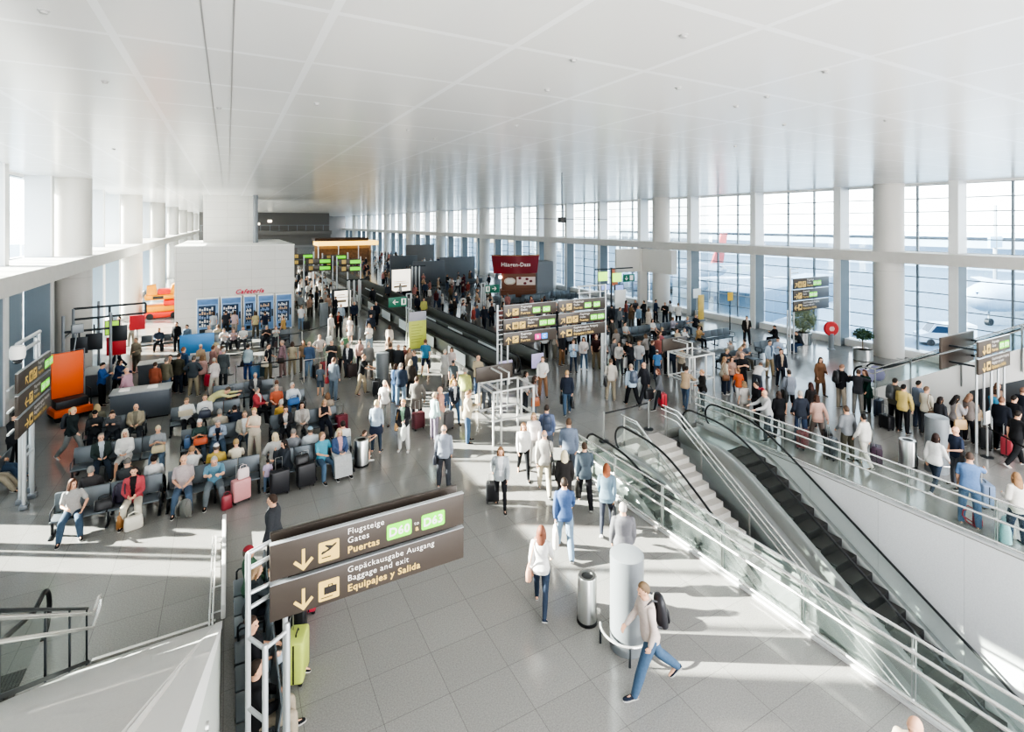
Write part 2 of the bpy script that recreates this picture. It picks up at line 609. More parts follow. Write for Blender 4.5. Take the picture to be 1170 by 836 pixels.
def escalator(xc, label, yend=13.35, w=.5, clad=(True, True)):
    t = thing('escalator', label, 'escalator', (xc, 12.5, 0))
    off = Vector((-xc, -12.5, 0))
    def P(name, mb, m, parent=t, **k):
        mb.v = [tuple(Vector(p) + off) for p in mb.v] if parent is t or parent is not None else mb.v
        return obj(name, mb, m, parent, **k)
    ylow = YB - (-LOW) / ET - 1.5
    ys = ypath(yend, ylow, 70)
    hw = w + .10
    for s in (-1, 1):
        # handrail with newel loop
        hr = [(xc + s * hw, y, ez(y) + .98) for y in ypath(yend - .45, ylow, 60)]
        loop = [(xc + s * hw, yend - .45 + .44 * math.sin(a), .54 + .44 * math.cos(a)) for a in [PI - PI * k / 14 for k in range(14)]]
        P('handrail', MB().tube(loop + hr, .032, 8), M_BLACK)
        gp = [(y, ez(y) + .95) for y in ypath(yend - .45, ylow, 60)]
        lp = [(yend - .45 + .41 * math.sin(a), .54 + .41 * math.cos(a)) for a in [PI * .93 - PI * .93 * k / 12 for k in range(12)]]
        top = lp + gp
        bot = [(y, ez(y) + .2) for y in ypath(yend - .45, ylow, 60)]
        g = MB()
        x = xc + s * hw
        n = len(gp)
        vs = [(x, *p) for p in gp] + [(x, *p) for p in bot]
        g.add(vs, [(k, k + 1, n + k + 1, n + k) for k in range(n - 1)])
        m = len(lp)
        g.add([(x, *p) for p in lp] + [(x, gp[0][0], gp[0][1]), (x, bot[0][0], bot[0][1])], [tuple(range(m + 2))])
        P('glass_panel', g, GL_RAIL, sm=False)
        d = MB()
        xi, xo = xc + s * (w + .01), xc + s * (w + .26)
        R = []
        for y in ys:
            z = ez(y)
            R.append([(xi, y, z - .25), (xi, y, z + .12), (xi + s * .06, y, z + .22), (xo - s * .03, y, z + .22), (xo, y, z + .17), (xo, y, z - .25)])
        d.rings(R)
        P('skirt_deck', d, M_DECK)
        if clad[0 if s < 0 else 1]:
            c = MB()
            R = [[(xo - s * .03, y, ez(y) + .17), (xo - s * .03, y, max(ez(y) - 1.25, LOW + .01)), (xo - s * .06, y, max(ez(y) - 1.25, LOW + .01)), (xo - s * .06, y, ez(y) + .17)] for y in ypath(yend - .05, ylow, 50)]
            c.rings(R)
            P('side_cladding', c, M_CLADG)
    cp = MB().box(xc - w, xc + w, YB + .45, yend + .2, -.02, .012)
    P('comb_plate', cp, M_STEEL)
    # steps
    dep, rise = .40, .40 * ET
    y, z = YB + .42, -.02
    k = 0
    while z > LOW + .1 and k < 24:
        st = MB()
        st.box(xc - w, xc + w, y - dep, y, z - .03, z, 0)
        st.box(xc - w, xc + w, y - dep, y - dep + .012, z - rise - .03, z - .03, 1)
        st.box(xc - w, xc - w + .03, y - dep + .01, y, z, z + .003, 2)
        P('step', st, [M_STEP, M_RISER, M_DARKMETAL], sm=False)
        y -= dep
        if k >= 2:
            z -= rise
        else:
            z -= rise * (.25 + .3 * k)
        k += 1
    return t


escalator(10.66, 'escalator with glass sides directly behind the foreground chrome railing')
escalator(14.95, 'escalator with dark steps beside the white granite wall')

# stairs between them
st = MB()
x0, x1 = 11.95, 13.72
y, z = 13.0, 0
st.box(x0, x1, 13.0, 13.9, -.3, 0)
N = 29
for k in range(N):
    z -= .17
    st.box(x0, x1, y - .275, y, z - .5, z)
    y -= .275
t = thing('staircase', 'pale stone staircase going down between the two escalators', 'stairs', (0, 0, 0))
obj('flight', st, brick_mat('stone_steps', 'b9b4ad', 'b3aea7', '8f8a84', 1.2, 40, .004, .5, 'XY', speck=.08), t, sm=False)
for (x, tag_) in ((11.87, 'left'), (13.80, 'right')):
    s = 1 if tag_ == 'left' else -1
    for (dx, dz, r) in ((0, 1.02, .022), (s * .07, .9, .02), (s * .07, .68, .02)):
        pts = [(x + dx, 13.75, dz), (x + dx, 13.0, dz)] + [(x + dx, yy, dz - (13.0 - yy) * ET) for yy in ypath(12.9, 5.2, 10)]
        obj('rail', MB().tube(pts, r, 8), M_CHROME, t)
    g = MB().add([(x, 13.7, .06), (x, 13.0, .06), (x, 5.2, .06 - 7.8 * ET), (x, 5.2, .98 - 7.8 * ET), (x, 13.0, .98), (x, 13.7, .98)], [(0, 1, 2, 3, 4, 5)])
    obj('glass_panel', g, GL_RAIL, t, sm=False)
    for yy in (13.6, 12.0, 10.2, 8.4, 6.6):
        zz = -max(0, (13.0 - yy)) * ET
        b = MB().rbox(x - .012, x + .012, yy - .03, yy + .03, zz - .25, zz + 1.02, .008)
        obj('post', b, M_STEEL, t)


def balustrade(label, x, y0, y1, posts, inward):
    """straight guard: glass, posts of twin flat bars, three tubes"""
    t = thing('glass_balustrade', label, 'railing', (x, (y0 + y1) / 2, 0))
    ym = (y0 + y1) / 2
    L = lambda y: y - ym
    obj('top_rail', MB().tube([(0, L(y0), 1.1), (0, L(y1), 1.1)], .026, 10), M_CHROME, t)
    for z in (.92, .66):
        obj('handrail', MB().tube([(inward * .10, L(y0), z), (inward * .10, L(y1), z)], .030, 10), M_CHROME, t)
    obj('bottom_rail', MB().tube([(inward * .08, L(y0), .13), (inward * .08, L(y1), .13)], .028, 10), M_CHROME, t)
    for y in posts:
        p = MB()
        for d in (-.022, .022):
            p.rbox(-.028, .028, L(y) + d - .006, L(y) + d + .006, 0, 1.09, .005)
        po = obj('post', p, M_STEEL, t)
        br = MB()
        for z in (.92, .66, .13):
            br.tube([(0, L(y), z - .02), (inward * .10, L(y), z)], .013, 6)
            br.ell((inward * .05, L(y), z), .02, .035, .03, 8, 6)
        obj('bracket', br, M_STEEL, po)
    for a, b in zip(posts[:-1], posts[1:]):
        g = MB().box(-.006, .006, L(a) + .05, L(b) - .05, .08, 1.06)
        obj('glass_panel', g, GL_RAIL, t, sm=False)
    return t


FG = [13.0, 11.2, 9.42, 7.64, 5.85, 4.06, 2.27, .5]
balustrade('chrome railing with glass panels along the open floor by the round grey pillar', 9.45, 13.05, .4, FG, -1)
FR = [13.95, 12.45, 9.77 + .9, 8.85, 7.0, 5.2, 3.4]
balustrade('chrome railing with glass panels on top of the white granite wall', 15.86, 14.0, 3.0, [13.95, 12.3, 10.5, 8.7, 6.95, 5.15, 3.4], -1)

# belt barrier across the head of the escalator
def stanchion(x, y, label, group='belt posts by the escalators', paper=False):
    t = thing('belt_post', label, 'barrier post', (x, y, 0), 0, group)
    obj('base', MB().lathe([(.17, 0), (.17, .02), (.05, .04)], n=20), M_DARKMETAL, t)
    obj('post', MB().lathe([(.03, .03), (.03, .95), (.036, .95), (.036, 1.02), (.02, 1.03)], n=12), M_STEEL, t)
    return t


def belt(p, q, label, z=.97, h=.05):
    d = (Vector(q) - Vector(p)).normalized() * .04
    a, b = Vector(p) + d, Vector(q) - d
    n = Vector((-d.y, d.x)).normalized() * .002
    m = MB()
    c = [(a.x, a.y), ((a.x + b.x) / 2, (a.y + b.y) / 2), (b.x, b.y)]
    zz = [z, z - .015, z]
    R = [[(x + n.x, y + n.y, k - h / 2), (x + n.x, y + n.y, k + h / 2), (x - n.x, y - n.y, k + h / 2), (x - n.x, y - n.y, k - h / 2)] for (x, y), k in zip(c, zz)]
    m.rings(R)
    return tag(obj('barrier_belt', m, mat('black_belt', '1d1d1f', .7)), label, 'barrier belt')


pa, pb = G(690, 504), G(741, 490)
stanchion(*pa, 'steel belt post at the left of the escalator heads')
stanchion(*pb, 'steel belt post standing in front of the stone staircase')
belt(pa, pb, 'black belt between two steel posts across the escalator heads')

# escalator beside the granite deck, left of the photographer
t = thing('escalator', 'escalator with glass side and twin chrome rails left of the granite deck', 'escalator', (-2.1, YF, 0))
def pt(x, y, dz):
    return (x + 2.1, y - YF, max(zs(y), 0) + dz)
obj('glass_panel', MB().add([pt(-2.12, 11.3, .04), pt(-2.12, .6, .04), pt(-2.12, .6, .93), pt(-2.12, 11.3, .93)], [(0, 1, 2, 3)]), GL_RAIL, t, sm=False)
obj('top_rail', MB().tube([pt(-2.12, 11.35, .95), pt(-2.12, .6, .95)], .022, 8), M_DARKMETAL, t)
for dz in (.86, .62):
    pts = [pt(-2.02, .6, dz), pt(-2.02, 11.2, dz)] + ([(.08, .12, .91), (.08, .34, .92), (.08, .47, .88), (.08, .51, .79), (.08, .46, .70), (.08, .2, .67), (.08, -.09, .685)] if dz > .8 else [])
    obj('handrail', MB().tube(pts, .026, 10), M_CHROME, t)
for y in (11.3, 10.2, 9.0, 7.4, 5.6, 3.8, 2.0):
    a = pt(-2.12, y, .02)
    obj('post', MB().box(a[0] - .012, a[0] + .012, a[1] - .018, a[1] + .018, a[2], a[2] + .93), M_DARKMETAL, t, sm=False)
obj('base_strip', MB().prism([(.05, .0), (.05, .06), (-10.7, zs(.6) + .06), (-10.7, zs(.6))], -.05, .01, 'X'), M_DARKMETAL, t)
sl = MB()
for k in range(24):
    yy = 11.7 - .42 * k
    zz = max(0, zs(yy))
    sl.box(-1.9, -.9, yy - .42 - YF, yy - YF, zz - .3, zz + .02)
obj('step_band', sl, M_STEP, t, sm=False)
for x in (-2.95, -4.1):
    lo = [(x + 2.1, 12.35 - YF + .42 * math.sin(a), .42 + .42 * math.cos(a)) for a in [PI - PI * k / 12 for k in range(12)]]
    obj('belt_handrail', MB().tube(lo + [(x + 2.1, 11.9 - YF, .84), pt(x, 10.4, .8), pt(x, .6, .8)], .04, 8), M_BLACK, t)
    obj('glass_panel', MB().add([(x + 2.1, 12.6 - YF, .1), (x + 2.1, 12.6 - YF, .75), pt(x, 10.4, .76), pt(x, .6, .76), pt(x, .6, .1), pt(x, 11.2, .05)], [(0, 1, 2, 3, 4, 5)]), GL_RAIL, t, sm=False)

# escalator and wall on the right, rising towards the photographer
RT, RB, RX = .577, 12.3, 25.0
def rz_(y):
    return max(0, (RB - y) * RT)
YTOP = 1.6
wmb = MB()
wmb.prism([(RB + .3, 0), (RB + .3, .28), (RB, .28), (YTOP, rz_(YTOP) + .28), (Y0, rz_(YTOP) + .28), (Y0, 0)], RX, RX + .25, 'X')
struct('wall_right_escalator', wmb, M_WHITE)
t = thing('escalator', 'rising escalator with green glass sides in front of the right windows', 'escalator', (RX, RB, 0))
def pr(x, y, dz):
    return (x - RX, y - RB, rz_(y) + dz)
for x in (RX + .12, RX + 1.9, RX + 3.1):
    obj('glass_panel', MB().add([pr(x, RB + .3, .28), pr(x, RB, .28), pr(x, YTOP, .28), pr(x, YTOP, 1.1), pr(x, RB, 1.1), pr(x, RB + .3, 1.1)], [(0, 1, 2, 3, 4, 5)]), GL_RAIL, t, sm=False)
for (x, dz, r) in ((RX + .12, 1.14, .022), (RX - .02, .95, .024), (RX + 3.1, 1.14, .022)):
    obj('rail', MB().tube([pr(x, RB + .5, dz), pr(x, RB, dz), pr(x, YTOP, dz)], r, 8), M_CHROME, t)
for y in (12.2, 10.85, 9.15, 7.4, 5.6, 3.8):
    obj('post', MB().box(-.05, -.01, y - RB - .025, y - RB + .025, rz_(y) - .55 if y < 12 else 0, rz_(y) + 1.12), M_STEEL, t, sm=False)
for x in (RX + .75, RX + 1.75):
    lo = [(x - RX, .75 + .44 * math.sin(a), .55 + .44 * math.cos(a)) for a in [PI - PI * k / 12 for k in range(12)]]
    obj('belt_handrail', MB().tube(lo + [(x - RX, .3, .99), pr(x, RB - .6, 1.0), pr(x, YTOP, 1.0)], .04, 8), M_BLACK, t)
    obj('newel_panel', MB().lathe([(.36, -.015), (.36, .015)], n=20) if False else MB().ell((x - RX, .7, .55), .02, .36, .36, 16, 8), mat('violet_newel_panel', 'b9b4d8', .4, noise=.1, scale=8), t)
sl = MB()
for k in range(26):
    yy = RB - .1 - .4 * k
    sl.box(.8, 1.7, yy - .4 - RB, yy - RB, rz_(yy) - .28, rz_(yy) + .02)
obj('step_band', sl, M_STEP, t, sm=False)
obj('under_cladding', MB().prism([(0, .001), (0, .2), (YTOP - RB, rz_(YTOP) + .2), (YTOP - RB, rz_(YTOP) - .6), (-1.2, .001)], .26, 3.2, 'X'), M_CLADG, t)
pan = MB().prism([(8.9, 0), (8.9, 1.15), (5.0, 3.3), (5.0, 0)], RX - .02, RX - .001, 'X')
struct('trim_dark_wall_panel', pan, mat('dark_slate_panel', '54575a', .45, noise=.04, scale=3))
# ================================================================ direction signs
ROT_XZ = Matrix(((1, 0, 0, 0), (0, 0, -1, 0), (0, 1, 0, 0), (0, 0, 0, 1)))   # text plane XY -> XZ, facing -Y


def arrow_mb(x, z, s, ang, y):
    """arrow pointing down at ang=0, turned counter-clockwise"""
    poly = [(-.07, .5), (.07, .5), (.07, -.22), (.34, .05), (.44, -.06), (0, -.5), (-.44, -.06), (-.34, .05), (-.07, -.22)]
    a = math.radians(ang)
    pts = [(x + s * (p * math.cos(a) - q * math.sin(a)), z + s * (p * math.sin(a) + q * math.cos(a))) for p, q in poly]
    n = len(pts)
    mb = MB()
    v = [(p, y, q) for p, q in pts]
    # concave: shaft + two barbs as quads
    for q in ((0, 8, 2, 1), (8, 7, 6, 5), (2, 5, 4, 3), (8, 5, 2)):
        mb.add([v[i] for i in q], [tuple(range(len(q)))])
    return mb


def plate(x, z, w, h, y, r=.02, seg=3):
    mb = MB()
    pts = []
    for cx, cz, a0 in ((x + w - r, z + h - r, 0), (x + r, z + h - r, 90), (x + r, z + r, 180), (x + w - r, z + r, 270)):
        for k in range(seg + 1):
            a = math.radians(a0 + 90 * k / seg)
            pts.append((cx + r * math.cos(a), y, cz + r * math.sin(a)))
    mb.add(pts, [tuple(range(len(pts)))])
    return mb


PLANE = [(-.42, -.05), (-.36, -.12), (-.12, -.02), (.02, .02), (.34, .24), (.42, .34), (.34, .36), (.16, .26), (-.16, .36), (-.22, .32), (-.02, .14), (-.16, .06), (-.34, .04)]
CASE = [(-.26, -.3), (.40, -.3), (.40, .16), (.18, .16), (.18, .28), (-.04, .28), (-.04, .16), (-.26, .16)]


def icon(par, kind, x, z, s, y):
    o = obj('pictogram', plate(x, z, s, s, y), M_YEL, par, sm=False)
    cx, cz, sc = x + s / 2, z + s / 2, s * .92
    g = MB()
    yy = y - .002
    if kind == 'plane':
        pts = [(cx + p * sc, yy, cz + q * sc) for p, q in PLANE]
        g.add(pts, [(0, 1, 2, 11, 12), (2, 3, 10, 11), (3, 4, 5, 6, 7, 10), (7, 8, 9, 10)])
        g.add([(cx - .38 * sc, yy, cz - .34 * sc), (cx + .1 * sc, yy, cz - .34 * sc), (cx + .1 * sc, yy, cz - .28 * sc), (cx - .38 * sc, yy, cz - .28 * sc)], [(0, 1, 2, 3)])
    elif kind == 'case':
        q = lambda a, b, c, d: g.add([(cx + a * sc, yy, cz + c * sc), (cx + b * sc, yy, cz + c * sc), (cx + b * sc, yy, cz + d * sc), (cx + a * sc, yy, cz + d * sc)], [(0, 1, 2, 3)])
        q(-.26, .40, -.22, .18)
        q(-.05, -.0, .18, .27)
        q(.15, .20, .18, .27)
        q(-.05, .20, .25, .29)
        q(-.42, .2, -.40, -.35)
    else:
        q = lambda a, b, c, d: g.add([(cx + a * sc, yy, cz + c * sc), (cx + b * sc, yy, cz + c * sc), (cx + b * sc, yy, cz + d * sc), (cx + a * sc, yy, cz + d * sc)], [(0, 1, 2, 3)])
        for dx in (-.2, .14):
            q(dx, dx + .1, .2, .34)
            q(dx - .06, dx + .16, -.1, .16)
            q(dx - .02, dx + .12, -.38, -.1)
        q(-.02, .01, -.38, .36)
    obj('symbol', g, M_SIGNDK, o, sm=False)


def board(par, x, z, w, h, y, content):
    """one dark sign board with its lettering; y is the front face"""
    b = obj('board', MB().rbox(x, x + w, y, y + .07, z, z + h, .012), M_SIGN, par)
    if content is None:
        return b
    obj('edge_strip', MB().box(x, x + w, y + .001, y + .069, z + h - .002, z + h + .008), M_LIGHTTUBE, b, sm=False)
    f = y - .003
    px = x + content.get('pad', .28)
    s = h
    ar = content.get('arrow')
    if ar is not None:
        obj('arrow', arrow_mb(px + .13, z + h * .36, h * .62, ar, f), M_YEL, b, sm=False)
        px += .32
    for k in content.get('icons', []):
        icon(b, k, px, z + h * .12, h * .58, f)
        px += h * .58 + .05
    px += .06
    T = lambda s_, sz, zz, m, bold=0, xx=None: text_on(b, s_, sz, Matrix.Translation((px if xx is None else xx, f, zz)) @ ROT_XZ, m, bold=bold)
    ln = content['lines']
    T(ln[0], h * .25, z + h * .72, M_SGN_W)
    T(ln[1], h * .25, z + h * .46, M_SGN_W)
    T(ln[2], h * .285, z + h * .16, M_YEL, .003)
    px += content.get('tw', .56)
    for tg in content.get('tags', []):
        if tg in ('-', 'to'):
            if tg == 'to':
                T('to', h * .17, z + h * .42, M_SGN_W, 0, px)
                T('a', h * .22, z + h * .24, M_YEL, .004, px + .02)
                px += .11
            else:
                T('-', h * .3, z + h * .3, M_SGN_W, 0, px)
                px += .1
            continue
        col = content.get('tagcol', {}).get(tg, M_GREEN)
        wd = .37 if len(tg) > 1 else .3
        p = obj('gate_tag', plate(px, z + h * .18, wd, h * .48, f, .03), col, b, sm=False)
        text_on(p, tg, h * .36, Matrix.Translation((px + wd / 2, f - .003, z + h * .29)) @ ROT_XZ, M_SGN_W, bold=.006, align='CENTER')
        px += wd + .04
    return b


GATES = ('Flugsteige', 'Gates', 'Puertas')
BAGS = ('Gepäckausgabe Ausgang', 'Baggage and exit', 'Equipajes y Salida')
M_PINK = mat('gate_pink', 'd8338c', .45, noise=0, emit=.25)
M_BLUET = mat('gate_blue', '4a8fe0', .45, noise=0, emit=.25)


def tube_obj(par, pts, r, name='post', m=None):
    return obj(name, MB().tube(pts, r, 10), m or M_LIGHTTUBE, par)


# --- the big sign in front
X, Y = .48, 7.40
t = thing('direction_sign', 'large dark direction sign reading Gates and Puertas D60 to D63, nearest the viewer', 'sign', (X, Y, 0), 0)
board(t, 0, 2.93, 2.74, .47, 0, dict(arrow=0, icons=['plane'], lines=GATES, tags=['D60', 'to', 'D63'], tw=.55))
board(t, 0, 2.40, 2.74, .47, 0, dict(arrow=0, icons=['case'], lines=BAGS, tags=[]))
board(t, .02, 2.93, 2.72, .47, .28, None)
board(t, .02, 2.40, 2.72, .47, .28, None)
for (x, y, h) in ((-.25, .03, 3.38), (.20, .16, 3.30), (-.07, -.28, 2.35), (.20, -.10, 2.40)):
    tube_obj(t, [(x, y, 0), (x, y, h - .03), (x, y, h)], [.036, .036, .026])
for (z, a, b) in ((3.37, (-.25, .03), (.02, .16)), (3.17, (-.25, .03), (.02, .16)), (2.85, (-.25, .03), (.20, .16)), (2.66, (-.25, .03), (.02, .16)), (2.30, (-.25, .03), (-.07, -.28)), (2.30, (-.07, -.28), (.20, -.10)), (1.4, (-.25, .03), (-.07, -.28))):
    tube_obj(t, [(*a, z), (*b, z)], .028, 'rung')
for (z, x) in ((3.15, .3), (3.15, 2.4), (2.62, .3), (2.62, 2.4)):
    obj('spacer', MB().box(x - .03, x + .03, .07, .28, z - .04, z + .04), M_DARKMETAL, t, sm=False)
obj('foot_plate', MB().rbox(-.36, .32, -.40, .28, 0, .03, .01), M_STEEL, t)

# --- the sign of six boards across the hall
X, Y = 10.02, 19.0
t = thing('direction_sign', 'wide sign of six dark boards on white posts in the hall centre', 'sign', (X, Y, 0))
rows = [(3.66, dict(arrow=0, icons=['plane'], lines=GATES, tags=['D60', '-', 'D63'], pad=.1, tw=.6), dict(arrow=0, icons=['plane'], lines=GATES, tags=['D62', '-', 'D69'], pad=.1, tw=.6)),
        (3.08, dict(arrow=-135, icons=['lift', 'plane'], lines=GATES, tags=['D74', 'D79'], pad=.1, tw=.6), dict(arrow=135, icons=['lift', 'plane'], lines=GATES, tags=['D72', 'D76'], pad=.1, tw=.6)),
        (2.50, dict(arrow=180, icons=['plane'], lines=GATES, tags=['B', 'C'], tagcol={'B': M_PINK, 'C': M_BLUET}, pad=.1, tw=.7), dict(arrow=180, icons=['case'], lines=BAGS, tags=[], pad=.1))]
for z, a, b in rows:
    board(t, .05, z, 2.62, .50, 0, a)
    board(t, 2.80, z, 2.62, .50, 0, b)
for (x, y, h) in ((-.18, .12, 4.2), (.12, .35, 2.6), (.30, .12, 2.5), (5.30, .12, 2.5), (5.52, .12, 4.75), (5.62, .4, 2.6)):
    tube_obj(t, [(x, y, 0), (x, y, h)], .045)
for k in range(8):
    tube_obj(t, [(-.18, .12, 2.55 + .2 * k), (.10, .12, 2.55 + .2 * k)], .025, 'rung')
for z in (4.72, 4.42):
    tube_obj(t, [(3.9, .12, z), (5.52, .12, z)], .035, 'rung')
for x in (4.0, 4.6, 5.2):
    tube_obj(t, [(x, .12, 4.16), (x, .12, 4.72)], .03, 'rung')
for z in (1.9, 1.1, .5):
    tube_obj(t, [(5.30, .12, z), (5.52, .12, z)], .025, 'rung')
obj('crossbar', MB().tube([(-.18, .1, 3.1), (5.52, .1, 3.1)], .03, 8), M_DARKMETAL, t)
# small plates under the boards
for x in (2.0, 4.6):
    obj('bracket', MB().box(x, x + .12, .02, .08, 3.6, 3.66), M_STEEL, t, sm=False)

# --- sign in front of the windows
X, Y = 28.6, 18.3
t = thing('direction_sign', 'three dark sign boards on white posts in front of the right windows', 'sign', (X, Y, 0))
for z, c in ((3.78, dict(arrow=135, icons=['lift', 'plane'], lines=GATES, tags=['D72', 'D76'], pad=.1, tw=.62)), (3.12, dict(arrow=90, icons=['plane'], lines=GATES, tags=['D60', 'D69'], pad=.1, tw=.62)), (2.46, dict(arrow=-90, icons=['case'], lines=BAGS, tags=[], pad=.1))):
    board(t, .1, z, 3.5, .60, 0, c)
for (x, y, h) in ((-.02, .15, 5.0), (.32, .15, 2.5), (.12, .4, 2.5)):
    tube_obj(t, [(x, y, 0), (x, y, h)], .045)
for z in (4.95, 4.7):
    tube_obj(t, [(-.02, .15, z), (.75, .15, z)], .03, 'rung')

# --- sign beside the rising escalator
X, Y = 21.45, 7.4
t = thing('direction_sign', 'twin dark signs with down arrows in front of the rising escalator wall', 'sign', (X, Y, 0))
board(t, 0, 3.22, 2.5, .50, 0, dict(arrow=0, icons=['lift'], lines=GATES, tags=['D72', 'D76'], tw=.6))
board(t, 0, 2.65, 2.5, .50, 0, dict(arrow=0, icons=['case'], lines=BAGS, tags=[]))
board(t, -.28, 3.22, 2.5, .50, .9, None)
board(t, -.28, 2.65, 2.5, .50, .9, None)
for (x, y, h) in ((.25, .15, 3.3), (1.55, .2, 3.3), (1.85, .5, 3.3), (2.1, .2, 3.3), (2.45, .15, 3.3)):
    tube_obj(t, [(x, y, 0), (x, y, h)], .04)
for z in (3.4, 2.85):
    for x in (.3, 2.0):
        obj('spacer', MB().box(x - .03, x + .03, .07, .9, z - .03, z + .03), M_DARKMETAL, t, sm=False)

# --- sign on the far left, set along the hall
X, Y = -4.62, 17.4
t = thing('direction_sign', 'three stacked dark sign boards on white posts at the left, by the orange cart', 'sign', (X, Y, 0), PI / 2)
for z, c in ((3.30, dict(arrow=-135, icons=['lift', 'plane'], lines=GATES, tags=['D72', 'D76'], pad=.5, tw=.6)), (2.73, dict(arrow=-90, icons=['plane'], lines=GATES, tags=['D60', 'D69'], pad=.5, tw=.6)), (2.16, dict(arrow=90, icons=['case'], lines=BAGS, tags=[], pad=.5))):
    board(t, 0, z, 2.74, .50, 0, c)
for (x, y) in ((.9, .12), (1.30, .30), (1.55, .12), (2.0, .26)):
    tube_obj(t, [(x, y, 0), (x, y, 2.3)], .05)
    obj('foot_plate', MB().rbox(x - .09, x + .09, y - .09, y + .09, 0, .12, .02), M_GREYMETAL, t)
for z in (1.35,):
    tube_obj(t, [(.9, .12, z), (1.55, .12, z)], .03, 'rung')
    tube_obj(t, [(1.3, .3, z), (2.0, .26, z)], .03, 'rung')
for z in (3.5, 2.95, 2.4):
    tube_obj(t, [(-.35, .1, z), (.05, .1, z)], .03, 'rung')
for (a, b) in (((2.0, .1, 3.8), (2.0, .1, 4.5)), ((1.75, .1, 3.8), (1.75, .1, 4.4)), ((2.1, .1, 4.5), (.3, .1, 4.5)), ((1.9, .1, 4.25), (.5, .1, 4.25))):
    tube_obj(t, [a, b], .05, 'bracket_tube')
cm = thing('security_camera', 'white dome security camera on the bracket above the left sign', 'camera', (X, Y - .05, 4.18))
obj('housing', MB().lathe([(.02, .36), (.13, .34), (.16, .26), (.16, .1), (.14, .02)], n=16), M_WHITE, cm)
obj('dome', MB().ell((0, 0, .02), .12, .12, .13, 14, 8), mat('camera_dome', '3b3d40', .1), cm)

# --- small plated frames seen from behind
def cage(x0, x1, y0, y1, h, label, bx):
    t = thing('sign_frame', label, 'sign frame', ((x0 + x1) / 2, (y0 + y1) / 2, 0))
    w, d = (x1 - x0) / 2, (y1 - y0) / 2
    m = mat('white_frame_tube', 'c9c9c6', .35, noise=.02)
    for (x, y) in ((-w, -d), (-w + .3, -d), (w, -d), (-w, d), (w, d), (w - .5, -d)):
        z0 = h * .45 if (x == w - .5 or (x == -w and y == d)) else 0
        obj('upright', MB().rbox(x - .032, x + .032, y - .032, y + .032, z0, h, .008), m, t)
    for z in (h - .035, h * .45):
        for y in (-d, d):
            obj('cross_bar', MB().box(-w, w, y - .027, y + .027, z - .027, z + .027), m, t, sm=False)
        for x in (-w, -w + .3, w):
            obj('cross_bar', MB().box(x - .027, x + .027, -d, d, z - .027, z + .027), m, t, sm=False)
    for x in (bx - .15, bx + .15):
        obj('hanger', MB().tube([(x, -d * .2, h), (x, -d * .2, h + .42), (x, d + .1, h + .42)], .035, 8), m, t)
    o = obj('board_back', MB().rbox(bx - .75, bx + .75, d + .12, d + .2, h - .05, h + .5, .01), M_SIGN, t)
    return t


cage(7.95, 9.55, 15.75, 16.9, 1.85, 'white tube frame with a dark board behind it, beside the chrome escalator railing', -.1)
cage(17.1, 18.6, 15.5, 16.7, 1.95, 'white tube frame with a dark board, right of the escalator heads', -.2)

# --- green exit flags on white posts
def exit_sign(u, v, label, flip):
    x, y = G(u, v)
    t = thing('exit_sign', label, 'exit sign', (x, y, 0))
    s = -1 if flip else 1
    for dx in (-.14, .0, .14):
        tube_obj(t, [(dx, 0, 0), (dx, 0, 3.2 if dx else 2.9)], .04)
    tube_obj(t, [(-.14, 0, 3.2), (.14, 0, 3.2)], .04, 'rung')
    gx = s * .15
    x0, x1 = sorted((gx, gx + s * 1.15))
    b = obj('flag', MB().rbox(x0, x1, -.1, -.04, 2.45, 3.05, .01), mat('exit_green', '1d6b55', .4, noise=.03), t)
    ax = (x0 + x1) / 2 + s * .15
    obj('arrow', arrow_mb(ax, 2.75, .36, 90 if s > 0 else -90, -.105), M_SGN_W, b, sm=False)
    wx = gx + s * .2
    obj('pictogram', plate(wx - .16, 2.55, .3, .4, -.105, .01), M_SGN_W, b, sm=False)
    obj('symbol', MB().box(wx - .05, wx + .05, -.109, -.107, 2.62, 2.88).ell((wx, -.107, 2.9), .035, .002, .035, 8, 4), mat('exit_green', '1d6b55', .4), b, sm=False)


exit_sign(467, 394, 'green exit sign with left arrow beside the lime green panel', True)
exit_sign(552, 373, 'green exit sign with right arrow beyond the moving walkways', False)
# ================================================================ pillars, bins, planters
M_PILLAR = mat('silver_grey_pillar', '878b8e', .4, .3, noise=.03, scale=5)


def pillar(x, y, h, label, ring=True, ra=200):
    t = thing('air_pillar', label, 'pillar', (x, y, 0))
    obj('drum', MB().lathe([(.30, 0), (.30, h - .01), (.28, h), (0.01, h)], n=36), M_PILLAR, t)
    if ring:
        pts = [(.47 * math.cos(math.radians(a)), .47 * math.sin(math.radians(a)), .34) for a in range(ra - 95, ra + 96, 12)]
        b = obj('guard_rail', MB().tube(pts, .022, 8), M_CHROME, t)
        for a in (ra - 90, ra, ra + 90):
            c, s = math.cos(math.radians(a)) * .47, math.sin(math.radians(a)) * .47
            obj('guard_post', MB().tube([(c, s, .0), (c, s, .34)], .02, 6), M_DARKMETAL, b)
    return t


pillar(6.3, 7.15, 1.66, 'round grey pillar beside the chrome railing, behind the striding man with backpack', ra=235)
pillar(19.08, 7.6, 1.67, 'round pale pillar behind the railing on the right, next to a steel bin', ra=200)
pillar(*G(437, 439), 1.5, 'round grey pillar among the crowd near the lime green panel', False)
pillar(*G(370, 373), 1.75, 'round grey pillar right of the vending panels', False)


